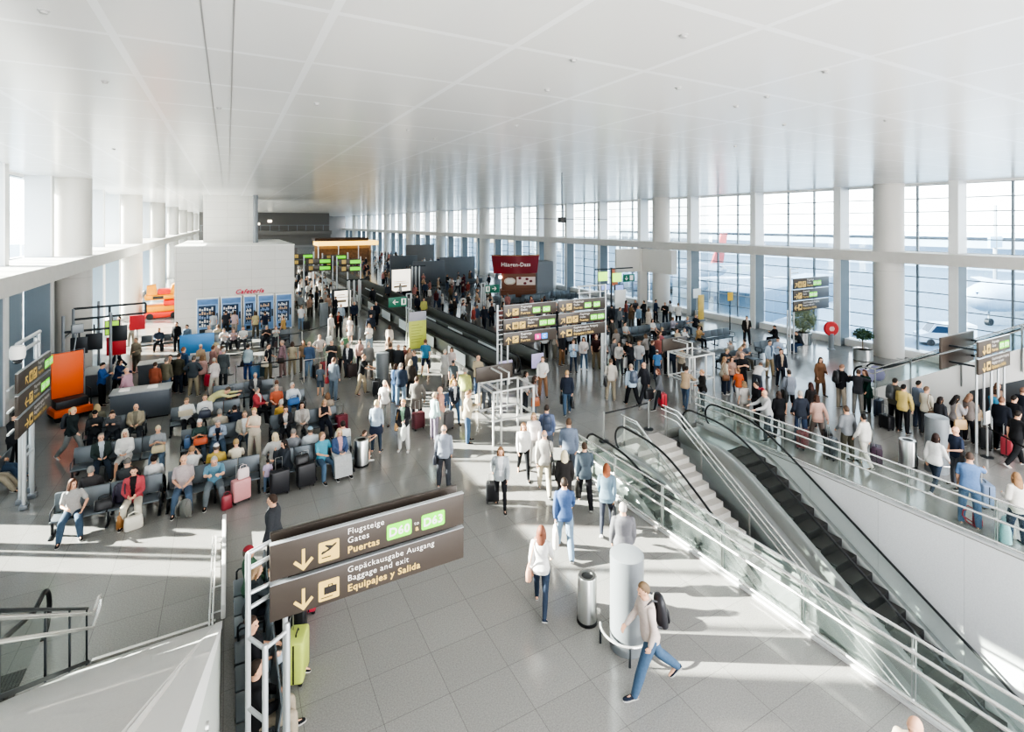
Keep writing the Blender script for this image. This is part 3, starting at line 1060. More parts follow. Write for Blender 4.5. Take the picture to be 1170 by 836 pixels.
def bin_(x, y, h, r, label):
    t = thing('waste_bin', label, 'bin', (x, y, 0))
    obj('body', MB().lathe([(r, 0), (r, h - .02), (r - .015, h), (r * .62, h), (r * .6, h - .03), (r * .58, h - .25)], n=28), M_STEEL, t)
    obj('base_ring', MB().lathe([(r + .012, 0), (r + .012, .05), (r, .06)], n=28), M_BLACK, t)
    obj('opening', MB().lathe([(r * .6, h - .02), (r * .6, h - .015)], n=20), M_BLACK, t)


bin_(6.02, 7.95, .88, .18, 'steel waste bin tucked behind the round grey pillar')
bin_(*G(413, 531), .82, .22, 'steel waste bin standing alone beside the row of seats')
bin_(*G(1037, 532), .82, .23, 'steel waste bin behind the railing on the right')


def leafy(par, name, c, rx, rz_, n, size, m, seed=1):
    r = random.Random(seed)
    mb = MB()
    for k in range(n):
        th, ph = r.uniform(0, 2 * PI), math.acos(r.uniform(-1, 1))
        q = r.uniform(.55, 1)
        p = Vector((c[0] + rx * q * math.sin(ph) * math.cos(th), c[1] + rx * q * math.sin(ph) * math.sin(th), c[2] + rz_ * q * math.cos(ph)))
        a = Vector((r.uniform(-1, 1), r.uniform(-1, 1), r.uniform(-.6, 1))).normalized() * size * r.uniform(.6, 1.2)
        b = a.orthogonal().normalized() * size * .22
        mb.add([p, p + a * .5 + b, p + a, p + a * .5 - b], [(0, 1, 2, 3)])
    return obj(name, mb, m, par, sm=False)


M_LEAF1 = mat('olive_leaf', '8b9470', .6, noise=.3, scale=6)
M_LEAF2 = mat('dark_leaf', '3c5532', .6, noise=.3, scale=6)
t = thing('potted_tree', 'potted olive tree in a steel drum below the three board sign', 'plant', (31.9, 19.75, 0))
obj('pot', MB().lathe([(.42, 0), (.48, .03), (.48, .72), (.45, .74), (.43, .66)], n=28), M_STEEL, t)
obj('soil', MB().lathe([(.43, .64), (.43, .66)], n=20), mat('soil', '4a3d30', .9), t)
tr = obj('trunk', MB().tube([(0, 0, .6), (.03, .02, 1.0), (-.02, 0, 1.4)], [.05, .04, .03], 8), mat('bark', '6b5b48', .9), t)
leafy(t, 'foliage', (0, 0, 1.55), .75, .85, 1500, .16, M_LEAF1, 3)
t = thing('potted_shrub', 'potted round shrub in a steel drum next to the window column', 'plant', (*G(986, 411), 0))
obj('pot', MB().lathe([(.42, 0), (.48, .03), (.48, .62), (.45, .64), (.43, .56)], n=28), M_STEEL, t)
obj('soil', MB().lathe([(.43, .54), (.43, .56)], n=20), mat('soil', '4a3d30', .9), t)
obj('trunk', MB().tube([(0, 0, .5), (.0, .02, 1.2)], [.03, .025], 8), mat('bark', '6b5b48', .9), t)
leafy(t, 'foliage', (0, 0, 1.4), .5, .32, 900, .13, M_LEAF2, 4)

t = thing('round_sign', 'round red sign with pale centre on a grey stand, by the potted olive tree', 'sign', (31.9, 18.0, 0), -.5)
obj('stand', MB().lathe([(.22, 0), (.20, .05), (.14, .08), (.14, .95)], n=18), M_GREYMETAL, t)
dsk = MB().lathe([(.02, -.08), (.40, -.08), (.44, -.04), (.44, .04), (.40, .08), (.02, .08)], n=28)
dsk.v = [(x, z, y + 1.25) for x, y, z in dsk.v]
d = obj('disc', dsk, mat('signal_red', 'c2272b', .35), t)
obj('centre', MB().ell((0, -.085, 1.25), .16, .012, .16, 18, 6), mat('pale_pink', 'e3b5ae', .5), d)

# ================================================================ benches
M_SEAT = mat('perforated_grey_seat', '6a7176', .42, .35, noise=.05, scale=80)
M_BEAM = mat('bench_beam', '34373a', .4, .5)


def bench_proto(n):
    t = thing('airport_bench', None, 'bench')
    w = .56
    L = n * w
    obj('beam', MB().rbox(-L / 2, L / 2, -.05, .05, .30, .37, .01), M_BEAM, t)
    for k in range(n):
        x = -L / 2 + w * (k + .5)
        obj('seat', MB().rbox(x - .26, x + .26, -.26, .22, .39, .43, .018), M_SEAT, t)
        m = Matrix.Translation((0, .22, .42)) @ Matrix.Rotation(math.radians(-9), 4, 'X')
        obj('backrest', MB().rbox(x - .272, x + .272, 0, .03, .02, .46, .012, mtx=m), M_SEAT, t)
    for k in range(n + 1):
        x = max(-L / 2 + .03, min(L / 2 - .03, -L / 2 + w * k))
        if k in (0, n) or (n > 3 and k == n // 2):
            obj('leg', MB().rbox(x - .025, x + .025, -.03, .03, .02, .3, .006).rbox(x - .03, x + .03, -.26, .26, 0, .03, .008), M_BEAM, t)
        if k in (0, n):
            obj('armrest', MB().tube([(x, .2, .42), (x, .2, .62), (x, -.16, .62), (x, -.2, .58), (x, -.2, .38)], .018, 6), M_BEAM, t)
    return t


BP = {}


def bench(n, x, y, face, label):
    """face 180: sitters look towards -Y (the viewer), 0: away"""
    rz = {180: 0, 0: PI, 90: PI / 2, 270: -PI / 2}[face]
    if n not in BP:
        BP[n] = bench_proto(n)
        b = BP[n]
        b.location = (x, y, 0)
        b.rotation_euler = (0, 0, rz)
        b['label'] = label
        b['group'] = 'grey metal airport benches'
    else:
        b = dup(BP[n], (x, y, 0), rz, label)
    return b


ROW = {'A': (16.42, 17.08), 'B': (19.5, 20.2), 'C': (22.1, 22.8)}
bl = {'A': 'front seating block', 'B': 'second seating block', 'C': 'third seating block'}
for r, segs in (('A', ((4, -2.65, 'left'), (4, -.3, 'middle'), (4, 2.3, 'right'))), ('B', ((4, -2.9, 'left'), (4, -.2, 'middle'), (4, 2.4, 'right'))), ('C', ((3, -3.4, 'left'), (4, -.7, 'middle'), (3, 1.9, 'right')))):
    for n, x, nm in segs:
        bench(n, x, ROW[r][0], 180, 'grey metal bench facing the viewer, %s of the %s' % (nm, bl[r]))
        bench(n, x, ROW[r][1], 0, 'grey metal bench with its back to the viewer, %s of the %s' % (nm, bl[r]))
bench(4, .6, 24.3, 180, 'grey metal bench alone behind the third seating block')
for k, (n, x, y, f) in enumerate(((4, .2, 35.6, 180), (3, 2.6, 35.3, 180), (4, .0, 37.0, 0), (3, 2.7, 36.6, 0), (4, -3.4, 37.4, 180))):
    bench(n, x, y, f, ['left grey bench facing forward below the vending panels', 'right grey bench facing forward below the vending panels', 'left grey bench facing the vending panels', 'right grey bench facing the vending panels', 'grey bench left of the vending panels near the blue board'][k])
for k, (n, x, y, f) in enumerate(((5, 23.2, 25.3, 180), (5, 26.3, 25.3, 180), (5, 23.2, 26.0, 0), (5, 26.3, 26.0, 0), (5, 23.5, 22.3, 180), (5, 23.5, 23.0, 0), (5, 27.0, 22.2, 180), (4, 23.6, 17.9, 180), (4, 23.6, 18.6, 0), (4, 27.2, 18.7, 180))):
    bench(n, x, y, f, ['left bench of the rear row in the right seating area', 'right bench of the rear row in the right seating area', 'left bench facing the gate desk in the right seating area', 'right bench facing the gate desk in the right seating area', 'bench of the middle row in the right seating area', 'bench facing away in the middle row of the right seating area', 'empty bench by the windows left of the column', 'front bench of the right seating area facing forward', 'front bench of the right seating area facing away', 'empty bench by the window sill below the three board sign'][k])
for k, (x, y) in enumerate(((22.5, 41.2), (25.6, 41.2), (28.7, 41.2), (22.5, 42.4), (25.6, 42.4), (28.7, 42.4), (22, 57), (26, 57), (22, 66), (26, 66), (22, 76), (27, 76))):
    bench(5, x, y, 180 if k % 2 else 0, 'grey bench among the far rows beyond the moving walkways', )['group'] = 'far benches beyond the moving walkways'
# seats along the side of the granite deck
bench(4, .36, 8.95, 270, 'dark bench along the wall below the big direction sign, nearer half')
bench(3, .36, 10.98, 270, 'dark bench along the wall below the big direction sign, farther half')
for o_ in (16.42,):
    pass
bench(3, -6.0, 20.1, 270, 'grey bench at the left edge beside the stacked direction sign')

# ================================================================ moving walkways
def walkway(x0, x1, y0, y1, label):
    t = thing('moving_walkway', label, 'moving walkway', ((x0 + x1) / 2, y0, 0))
    xc = (x0 + x1) / 2
    h = (x1 - x0) / 2
    obj('belt', MB().box(-h + .2, h - .2, .8, y1 - y0 - .8, 0, .03), mat('walkway_belt', '5f5b57', .3, .3, noise=.08), t, sm=False)
    obj('comb_plate', MB().box(-h + .2, h - .2, -.3, .8, 0, .032), M_STEEL, t, sm=False)
    for s in (-1, 1):
        obj('skirt_deck', MB().rbox(s * h - .18, s * h + .18, .25, y1 - y0, 0, .30, .03), mat('walkway_deck', '6d6c69', .3, .7), t)
        obj('glass_panel', MB().box(s * h - .008, s * h + .008, .35, y1 - y0, .28, .92), mat('grey_panel_glass', '8e908c', .2, .2, noise=.05), t, sm=False)
        lo = [(s * h, .4 - .42 * math.sin(a), .55 + .42 * math.cos(a)) for a in [PI - PI * k / 12 for k in range(12)]]
        obj('handrail', MB().tube(lo + [(s * h, .8, .97), (s * h, y1 - y0, .97)], .04, 8), M_BLACK, t)
        for k in range(7):
            yy = 2.2 + 4.6 * k
            obj('white_panel', MB().box(s * h + s * .19 - .01, s * h + s * .19 + .01, yy, yy + 2.3, .32, .92), mat('white_advert_panel', 'e8eeee', .4, noise=.03), t, sm=False)
    return t


walkway(10.75, 12.15, 21.9, 80, 'moving walkway nearer the seating, with white side panels')
walkway(12.75, 14.15, 22.3, 80, 'moving walkway nearer the windows, with white side panels')
M_VIO = mat('violet_display', 'c9bfe4', .3, noise=.25, scale=5)
for (x, y, l) in ((11.45, 21.4, 'small violet display board at the head of the nearer moving walkway'), (13.45, 21.8, 'small violet display board at the head of the farther moving walkway')):
    t = thing('display_board', l, 'sign', (x, y, 0))
    obj('stand', MB().box(-.03, .03, -.03, .03, 0, .5), M_DARKMETAL, t, sm=False)
    obj('screen', MB().rbox(-.35, .35, -.03, .03, .45, 1.15, .02), M_VIO, t)
# lime panel
x, y = 10.0, 29.9
t = thing('info_panel', 'lime green information panel with grey header beside the moving walkway', 'sign', (x, y, 0), .1)
obj('panel', MB().rbox(-.55, .55, -.05, .05, .1, 1.75, .02), mat('lime_green', 'c9cf6a', .45, noise=.06, scale=4), t)
obj('header', MB().rbox(-.55, .55, -.05, .05, 1.76, 2.3, .02), mat('grey_header', 'b4b2bc', .45, noise=.05), t)
obj('foot', MB().rbox(-.5, .5, -.15, .15, 0, .1, .02), M_GREYMETAL, t)
lt = MB()
for k in range(7):
    lt.box(-.42, -.42 + .5 + .3 * ((k * 37) % 10) / 10, -.056, -.052, 1.5 - .17 * k, 1.53 - .17 * k)
obj('lettering', lt, mat('olive_print', '9aa04a', .6), t, sm=False)
# light boxes and slim pylons
for (u, v, w, h, l) in ((455, 346, 2.3, 2.9, 'lit white poster box standing beyond the moving walkways'), (391, 357, 1.6, 2.0, 'lit white poster box between the queues, left of the walkways'), (1, 1, 0, 0, '')):
    if not w:
        continue
    x, y = (15.9, 53.0) if u == 455 else G(u, v)
    t = thing('poster_box', l, 'poster', (x, y, 0), .15)
    obj('frame', MB().rbox(-w / 2, w / 2, -.12, .12, .0, h, .03), M_DARKMETAL, t)
    obj('poster', MB().box(-w / 2 + .1, w / 2 - .1, -.13, -.12, .5, h - .12), mat('lit_poster', 'fbf3e2', .5, noise=.04, emit=.5), t, sm=False)
    obj('print', MB().box(-w / 2 + .3, w / 2 - .5, -.136, -.131, .9, 1.1).box(-w / 2 + .3, w / 2 - .3, -.136, -.131, 1.3, 1.36).box(-w / 2 + .3, w / 2 - .6, -.136, -.131, 1.5, 1.56), mat('poster_print', 'b8a48e', .6), t, sm=False)
for (x, y) in ((17.6, 53.6), G(403, 362)):
    t = thing('slim_pylon', 'slim steel twin post pylon beside a lit poster box', 'pylon', (x, y, 0), 0, 'slim pylons beside the poster boxes')
    for dx in (-.3, .1, .5):
        tube_obj(t, [(dx, 0, 0), (dx, 0, 3.0)], .09, 'post', M_STEEL)
    tube_obj(t, [(-.5, 0, 3.0), (1.2, 0, 3.0)], .06, 'rung', M_DARKMETAL)

# ================================================================ white stone building with vending panels
bx0, bx1, by0, by1, bz = -3.1, 4.3, 41.0, 54.0, 6.0
struct('wall_white_block', MB().box(bx0, bx1, by0, by1, 0, bz), M_CLAD)
struct('wall_roof_block', MB().box(-1.7, 2.0, 48.0, 54.0, bz, CEIL), M_CLAD)
struct('trim_roof_edge', MB().box(bx0 - .03, bx1 + .03, by0 - .03, by1, bz, bz + .06), M_WHITE)
tag(obj('roof_post', MB().lathe([(.18, 0), (.18, CEIL - bz - .06)], n=14), mat('post_grey', '84868a', .5), loc=(1.95, 45.8, bz + .06)), 'grey post rising from the white block roof to the ceiling', 'post')
M_VBLUE = mat('vending_blue', '5f86b8', .35, noise=.45, scale=2.2)
M_VDARK = mat('vending_dark_window', '3a4a63', .2, noise=.5, scale=3)
vx = [-1.85, -.42, .95, 1.85, 3.0]
vw = [1.36, 1.30, .84, 1.08, 1.12]
for k in range(5):
    t = thing('vending_machine', ['leftmost', 'second from left', 'narrow middle', 'fourth from left', 'rightmost'][k] + ' blue vending panel on the white stone block', 'vending machine', (vx[k], by0, 0), 0, 'blue vending machines')
    w_ = vw[k]
    obj('surround', MB().rbox(0, w_, -.5, -.005, 0, 2.55, .03), M_WHITE, t)
    obj('blue_front', MB().box(.06, w_ - .06, -.51, -.5, .1, 2.48), mat('vending_pale_blue', '7fa3cf', .35, noise=.3, scale=2.5), t, sm=False)
    obj('header', MB().box(.1, w_ - .1, -.52, -.51, 2.12, 2.42), M_VBLUE, t, sm=False)
    b = obj('window', MB().box(.14, w_ - .22, -.522, -.51, .6, 2.02), M_VDARK, t, sm=False)
    for r_ in range(5):
        it = MB()
        for c_ in range(6):
            xx = .18 + c_ * (w_ - .5) / 6
            it.box(xx, xx + (w_ - .5) / 9, -.535, -.521, .62 + .27 * r_, .62 + .27 * r_ + .1 + .06 * ((r_ * 7 + c_ * 5) % 3))
        obj('goods_row', it, mat(['goods_pale', 'goods_white', 'goods_blue', 'goods_tan'][(r_ + k) % 4], ['dfe6ee', 'f2efe8', '88a5cf', 'c8ab8c'][(r_ + k) % 4], .5, noise=.3, scale=6), b, sm=False)
    obj('keypad', MB().box(w_ - .19, w_ - .09, -.525, -.51, 1.0, 1.5), M_DARKMETAL, t, sm=False)
    obj('delivery_flap', MB().box(.2, w_ - .4, -.52, -.51, .22, .45), M_DARKMETAL, t, sm=False)
t = thing('script_sign', 'red script lettering sign above the middle vending panel', 'sign', (.45, by0 - .06, 2.66))
text_on(t, 'Cafetería', .44, ROT_XZ, mat('script_red', 'd0405a', .5, noise=0), bold=.012, shear=.35, depth=.02)

# ================================================================ burgundy kiosk
kx, ky = 25.5, 45.6
t = thing('ice_cream_kiosk', 'burgundy kiosk with curved sign drum beyond the moving walkways', 'kiosk', (kx, ky, 0), -.42)
t.scale = (.8, .8, .86)
M_BURG = mat('burgundy', '8a1f2d', .35, noise=.08, scale=2)
arc = [(-2.75 + 5.5 * k / 16, -1.1 * math.cos((k / 16 - .5) * PI * .9)) for k in range(17)]
mb = MB()
R = []
for x, y in arc:
    R.append([(x, y, 3.0), (x * 1.10, y * 1.1, 5.05), (x * 1.10, y * 1.1 + .1, 5.05), (x, y + .1, 3.0)])
mb.rings(R)
obj('sign_drum', mb, M_BURG, t)
obj('drum_lip', MB().tube([(x * 1.1, y * 1.1, 5.1) for x, y in arc], .07, 8), mat('kiosk_gold_lip', 'b58e6a', .4, .3), t)
tm = text_mesh('Häagen-Dazs', .64, bold=.012, align='CENTER')
tm.transform(ROT_XZ)
for vtx in tm.vertices:
    x = vtx.co.x
    vtx.co.y += -1.1 * 1.06 * math.cos(x / 2.9 / 2 * PI * .9) - .07
    vtx.co.z += 3.85
tm.materials.clear()
obj('lettering', tm, M_SGN_W, t)
obj('counter', MB().prism([(-1.9, -1.0), (2.5, -1.0), (2.5, 1.2), (-1.9, 1.2)], 0, 1.1, 'Z'), mat('kiosk_brown', '7a4a32', .4, noise=.1, scale=2), t, sm=False)
obj('back_bar', MB().box(-1.7, 2.5, -.7, 1.2, 1.1, 3.0), mat('kiosk_brown', '7a4a32', .4), t, sm=False)
obj('oval_badge', MB().ell((-.75, -.73, 2.1), .72, .03, .42, 20, 8), M_SGN_W, t)
obj('oval_ring', MB().tube([(-.75 + .6 * math.cos(a * PI / 12), -.77, 2.1 + .32 * math.sin(a * PI / 12)) for a in range(24)], .025, 6, closed=True), mat('badge_gold', 'b48c46', .4), t)
p = obj('poster', MB().box(.1, 2.45, -.74, -.705, 1.65, 2.6), mat('cream_poster', 'f0dcd4', .5, noise=.05), t, sm=False)
for (x, z) in ((.5, 2.45), (1.4, 2.35), (1.9, 2.1), (1.15, 1.85)):
    obj('berry', MB().ell((x, -.75, z), .2, .03, .16, 12, 6), mat('dark_cherry', '7b1a28', .4), p)
obj('lamp', MB().ell((-1.95, -.9, 2.6), .22, .1, .2, 10, 6), mat('kiosk_lamp', 'ffd9c8', .5, noise=0, emit=4), t)
# service cubicles next to columns
for k, (x0, x1, y0, y1, h) in enumerate(((30.2, 32.3, 49.0, 53.0, 3.3), (28.9, 33.2, 30.6, 35.6, 5.38))):
    t = thing('service_cubicle', ['grey walled cubicle at the column right of the burgundy kiosk', 'white panelled cubicle wrapped round the window column behind the gate desk'][k], 'cubicle', (x0, y0, 0))
    if k == 0:
        obj('wall_panel', MB().box(0, x1 - x0, 0, y1 - y0, 0, h), mat('grey_cubicle', '8d8d8e', .5, noise=.04), t, sm=False)
    else:
        obj('wall_panel', MB().box(2.8, 3.4, 0, 3.4, 3.4, h), mat('white_cubicle', 'd9d5cf', .5, noise=.03, scale=2), t, sm=False)
        obj('side_wall', MB().box(2.6, 3.4, 3.4, 3.7, 0, h), mat('white_cubicle', 'd9d5cf', .5), t, sm=False)
        obj('header_panel', MB().box(.0, 2.8, 3.5, 3.7, 3.4, h), mat('white_cubicle', 'd9d5cf', .5), t, sm=False)
# gate desk with screens
gx, gy = 27.2, 32.0
t = thing('gate_desk', 'gate desk with green and blue screens on a dark pole, in front of the column', 'desk', (gx, gy, 0))
obj('counter', MB().rbox(-2.2, 1.2, -.4, .4, 0, 1.1, .04), mat('desk_slate', '4b4f55', .4), t)
obj('screen_pole', MB().tube([(-.6, 0, 1.1), (-.6, 0, 4.1)], .07, 8), M_DARKMETAL, t)
obj('crossbar', MB().tube([(-2.2, 0, 4.0), (1.6, 0, 4.0)], .05, 8), M_DARKMETAL, t)
for k, (x, z, c) in enumerate(((-1.5, 3.45, 'a9dd62'), (-.1, 3.3, 'a9dd62'))):
    s = obj('green_screen', MB().rbox(x - .45, x + .45, -.15, -.05, z - .35, z + .35, .03), mat('green_screen_' + str(k), c, .4, noise=.1, emit=.6), t)
for (x, z) in ((-1.3, 2.6), (.1, 2.5)):
    s = obj('monitor', MB().rbox(x - .45, x + .45, -.15, -.05, z - .25, z + .25, .03), M_BLACK, t)
    obj('picture', MB().box(x - .4, x + .4, -.16, -.151, z - .2, z + .2), mat('blue_screen', '8f9fd0', .3, noise=.2, emit=.3), s, sm=False)
f = obj('exit_flag', MB().rbox(.55, 1.7, -.12, -.06, 2.9, 3.5, .01), mat('exit_green', '1d6b55', .4), t)
obj('arrow', arrow_mb(.85, 3.2, .36, 0, -.125), M_SGN_W, f, sm=False)
obj('pictogram', plate(1.2, 3.0, .35, .4, -.125, .01), M_SGN_W, f, sm=False)
obj('notice', MB().box(-.6, .5, -.46, -.41, 1.2, 2.35).box(-.55, .45, -.44, -.40, .9, 1.2), mat('white_notice', 'eeece6', .5), t, sm=False)
t = thing('notice_stand', 'white notice on a pole in front of the blue grey pier', 'sign', (*G(796, 362), 0))
tube_obj(t, [(0, 0, 0), (0, 0, 2.0)], .04)
obj('notice', MB().box(-.45, .45, -.05, -.03, 1.55, 2.3), M_SGN_W, t, sm=False)
t = thing('notice_stand', 'tall yellow and white roll up banner beside the right seating area', 'sign', (*G(801, 366), 0))
obj('banner', MB().rbox(-.32, .32, -.02, .02, .08, 2.0, .01), mat('banner_yellow', 'd8b45c', .5, noise=.3, scale=2), t)
obj('foot', MB().rbox(-.34, .34, -.14, .14, 0, .08, .02), M_GREYMETAL, t)
t = thing('notice_stand', 'yellow warning sign on a dark pole by the right windows', 'sign', (*G(834, 377), 0))
tube_obj(t, [(0, 0, 0), (0, 0, 2.6)], .04, 'post', M_DARKMETAL)
obj('plate', MB().rbox(-.28, .28, -.05, -.02, 2.1, 2.7, .01), M_YELB, t)
t = thing('notice_stand', 'orange upright banner beside the hall centre sign', 'sign', (*G(702, 345), 0))
obj('banner', MB().rbox(-.42, .42, -.03, .03, 1.6, 3.3, .05), mat('banner_orange', 'ee8a66', .5, noise=.15, scale=3), t)
tube_obj(t, [(0, 0, 0), (0, 0, 1.7)], .05)

# ================================================================ far canopy, gates and dark screens
t = thing('shop_canopy', 'glowing golden shop canopy at the far end of the hall', 'shop', (18.6, 95, 0))
obj('canopy', MB().rbox(-5.2, 5.2, -2, 3, 3.7, 4.5, .1), mat('golden_canopy', 'f2c668', .4, noise=.15, scale=.6, emit=.8), t)
obj('roof', MB().box(-5.5, 3.5, -1.5, 3, 4.5, 5.0), mat('dark_roof', '3e2d26', .6), t, sm=False)
obj('back_wall', MB().box(-5, 5, 2.7, 3, 0, 3.7), mat('warm_shop_wall', '8f7a66', .6, noise=.3, scale=1), t, sm=False)
obj('shelf', MB().box(-4.5, 4.5, 2.2, 2.69, .4, 3.0), mat('warm_shop_goods', '5d4a40', .6, noise=.7, scale=3), t, sm=False)
for x in (-5, -1.7, 1.7, 5):
    tube_obj(t, [(x, -1.8, 0), (x, -1.8, 3.7)], .08)
for k, (u, v, w_) in enumerate(((7.0, 48, 2.2), (9.3, 53, 2.2), (9.2, 46, 1.8), (6.6, 56, 2.0))):
    x, y = u, v
    t = thing('direction_sign', 'distant direction sign with green tags under the golden canopy', 'sign', (x, y, 0), 0, 'distant direction signs')
    for z in (3.4, 4.0):
        b = obj('board', MB().rbox(-w_ / 2, w_ / 2, -.05, .05, z, z + .5, .02), M_SIGN, t)
        obj('gate_tag', plate(.1, z + .1, .9, .3, -.06), M_GREEN, b, sm=False)
        obj('pictogram', plate(-w_ / 2 + .3, z + .1, .35, .35, -.06), M_YEL, b, sm=False)
    for dx in (-w_ / 2 - .1, w_ / 2 + .1):
        tube_obj(t, [(dx, 0, 0), (dx, 0, 4.7)], .06)
for k, (x0, x1, y, h, c) in enumerate(((19.5, 23.5, 60, 3.0, '696c70'), (24, 29, 63, 3.2, '74777b'), (20, 24, 72, 3.0, '66696c'), (-1.5, 3.8, 70, 4.2, '6a6462'), (5, 9, 82, 4.0, '6e6765'), (26, 31, 84, 4.0, '716d6a'))):
    t = thing('partition_screen', 'dark grey partition screen among the far seating and shops', 'partition', ((x0 + x1) / 2, y, 0), 0, 'far partition screens')
    hw = (x1 - x0) / 2
    obj('panel', MB().rbox(-hw, hw, -.1, .1, .05, h, .03), mat('partition_' + c, c, .5, noise=.1, scale=1), t)
    for dx in (-hw + .3, hw - .3):
        obj('foot', MB().rbox(dx - .1, dx + .1, -.35, .35, 0, .05, .02), M_DARKMETAL, t)

# ================================================================ check-in desks on the left
M_DESK = mat('desk_grey', '5d636a', .4, .1, noise=.04)
M_DESKT = mat('desk_top_grey', '9fa1a3', .4)
def desk(x0, x1, y0, y1, h, label, rz=0):
    xc, yc = (x0 + x1) / 2, (y0 + y1) / 2
    t = thing('service_desk', label, 'desk', (xc, yc, 0), rz)
    w_, d_ = (x1 - x0) / 2, (y1 - y0) / 2
    obj('body', MB().rbox(-w_, w_, -d_, d_, .06, h - .04, .03), M_DESK, t)
    obj('plinth', MB().box(-w_ + .05, w_ - .05, -d_ + .05, d_ - .05, 0, .06), M_BLACK, t, sm=False)
    obj('top', MB().rbox(-w_ - .04, w_ + .04, -d_ - .04, d_ + .04, h - .04, h, .015), M_DESKT, t)
    return t
desk(-3.9, -2.0, 24.4, 25.3, 1.1, 'grey service desk in front of the staff in blue shirts')
desk(-3.6, -1.2, 29.0, 29.8, 1.1, 'grey service desk behind the first, loaded with papers')
desk(-5.6, -4.7, 28.6, 30.2, 1.0, 'short grey side desk at the left of the service counters')
for k, (u, v) in enumerate(((172, 410), (181, 405), (163, 452), (170, 447))):
    x, y = G(u, v, 1.12)
    t = tag(obj('paper_stack', MB().rbox(-.17, .17, -.12, .12, 0, .05, .004).rbox(-.15, .16, -.11, .13, .05, .08, .004), M_SGN_W, loc=((-2.7, -1.9, -3.5, -2.6)[k], 29.4 if k < 2 else 24.8, 1.101)), ['left stack of white papers on the rear service desk', 'right stack of white papers on the rear service desk', 'left stack of white papers on the front service desk', 'right stack of white papers on the front service desk'][k], 'papers')
t = thing('blue_board', 'sky blue board with a white notice standing by the service desks', 'sign', (-1.35, 30.6, 0))
obj('board', MB().rbox(-.75, .75, -.04, .04, .5, 2.0, .03), mat('sky_blue_board', '4d8fc7', .45, noise=.05), t)
obj('notice', MB().box(-.3, .55, -.05, -.041, .5, 1.05), M_SGN_W, t, sm=False)
for dx in (-.6, .6):
    obj('foot', MB().rbox(dx - .04, dx + .04, -.25, .25, 0, .5, .02), M_GREYMETAL, t)
# grey tube portal with screens
t = thing('screen_frame', 'dark tube frame hung with screens beside the left wall columns', 'frame', (-5.2, 31.0, 0))
for (x, y) in ((-1.1, 0), (-.6, 2.5), (.6, -2.0), (-1.0, -2.2)):
    tube_obj(t, [(x, y, 0), (x, y, 3.6)], .06, 'post', M_GREYMETAL)
for (a, b) in (((-1.1, 0, 3.6), (1.6, .6, 3.6)), ((-1.1, 0, 3.1), (1.6, .6, 3.1)), ((1.6, .6, 3.6), (1.6, .6, 3.1)), ((.2, .3, 3.6), (.2, .3, 3.1)), ((-1.0, -2.2, 2.9), (.6, -2.0, 2.9)), ((-1.1, 0, 2.6), (-1.0, -2.2, 2.6))):
    tube_obj(t, [a, b], .05, 'rung', M_DARKMETAL)
for (x, y, z, c) in ((.0, -1.9, 2.3, 0), (-.5, -2.0, 2.2, 0), (.75, -.8, 2.4, 0), (.3, .3, 2.5, 1)):
    s = obj('screen', MB().rbox(x - .3, x + .3, y - .04, y + .04, z - .32, z + .4, .03), M_DARKMETAL, t)
    if c:
        obj('picture', MB().box(x - .26, x + .26, y - .05, y - .041, z - .28, z + .36), mat('lime_screen', '9fd04c', .4, emit=.3), s, sm=False)
    tube_obj(t, [(x, y, z + .38), (x, y, 3.1)], .03, 'hanger', M_DARKMETAL)
for (u, v, l) in ((157, 395, 'red rectangular notice board by the orange stack'), (133, 428, 'red rectangular notice board left of the service desks')):
    x, y = G(u, v)
    t = thing('notice_stand', l, 'sign', (x, y, 0))
    obj('board', MB().rbox(-.4, .4, -.04, .04, 1.0, 1.9, .02), mat('notice_red', 'cf3a42', .45), t)
    tube_obj(t, [(0, 0, 0), (0, 0, 1.0)], .04)
# orange and red machine
x, y = -4.75, 50.2
t = thing('ride_machine', 'orange and red stacked children ride by the left columns', 'ride', (x, y, 0), .1)
M_OR, M_RD = mat('bright_orange', 'f39a1e', .4, noise=.25, scale=2), mat('bright_red', 'df3a26', .4, noise=.2, scale=2)
obj('base', MB().rbox(-1.1, 1.5, -.8, .8, .1, .55, .1), M_RD, t)
obj('lower_body', MB().rbox(-1.0, 1.3, -.75, .75, .55, 1.05, .15), M_OR, t)
obj('bumper', MB().rbox(.2, 1.5, -.8, .8, 1.0, 1.45, .12), M_RD, t)
obj('upper_body', MB().rbox(-1.05, .95, -.7, .7, 1.5, 1.9, .15), M_OR, t)
obj('seat_block', MB().rbox(-.2, .7, -.6, .6, 1.9, 2.3, .15), M_RD, t)
obj('back_panel', MB().prism([(-.9, 1.9), (-.2, 1.9), (-.3, 2.7), (-.9, 2.6)], -.5, .5, 'Y'), M_OR, t, sm=False)
obj('top_panel', MB().prism([(.6, 1.9), (1.1, 1.95), (1.15, 2.75), (.8, 2.6)], -.5, .5, 'Y'), M_OR, t, sm=False)
for dx in (-.7, .9):
    obj('wheel', MB().lathe([(.24, -.9), (.24, -.8)], n=16) if False else MB().tube([(dx, -.86, .24), (dx, -.78, .24)], .24, 16), M_BLACK, t)
    obj('wheel', MB().tube([(dx, .78, .24), (dx, .86, .24)], .24, 16), M_BLACK, t)
obj('windscreen', MB().box(-.5, .2, -.72, -.7, 1.6, 1.8), M_BLACK, t, sm=False)
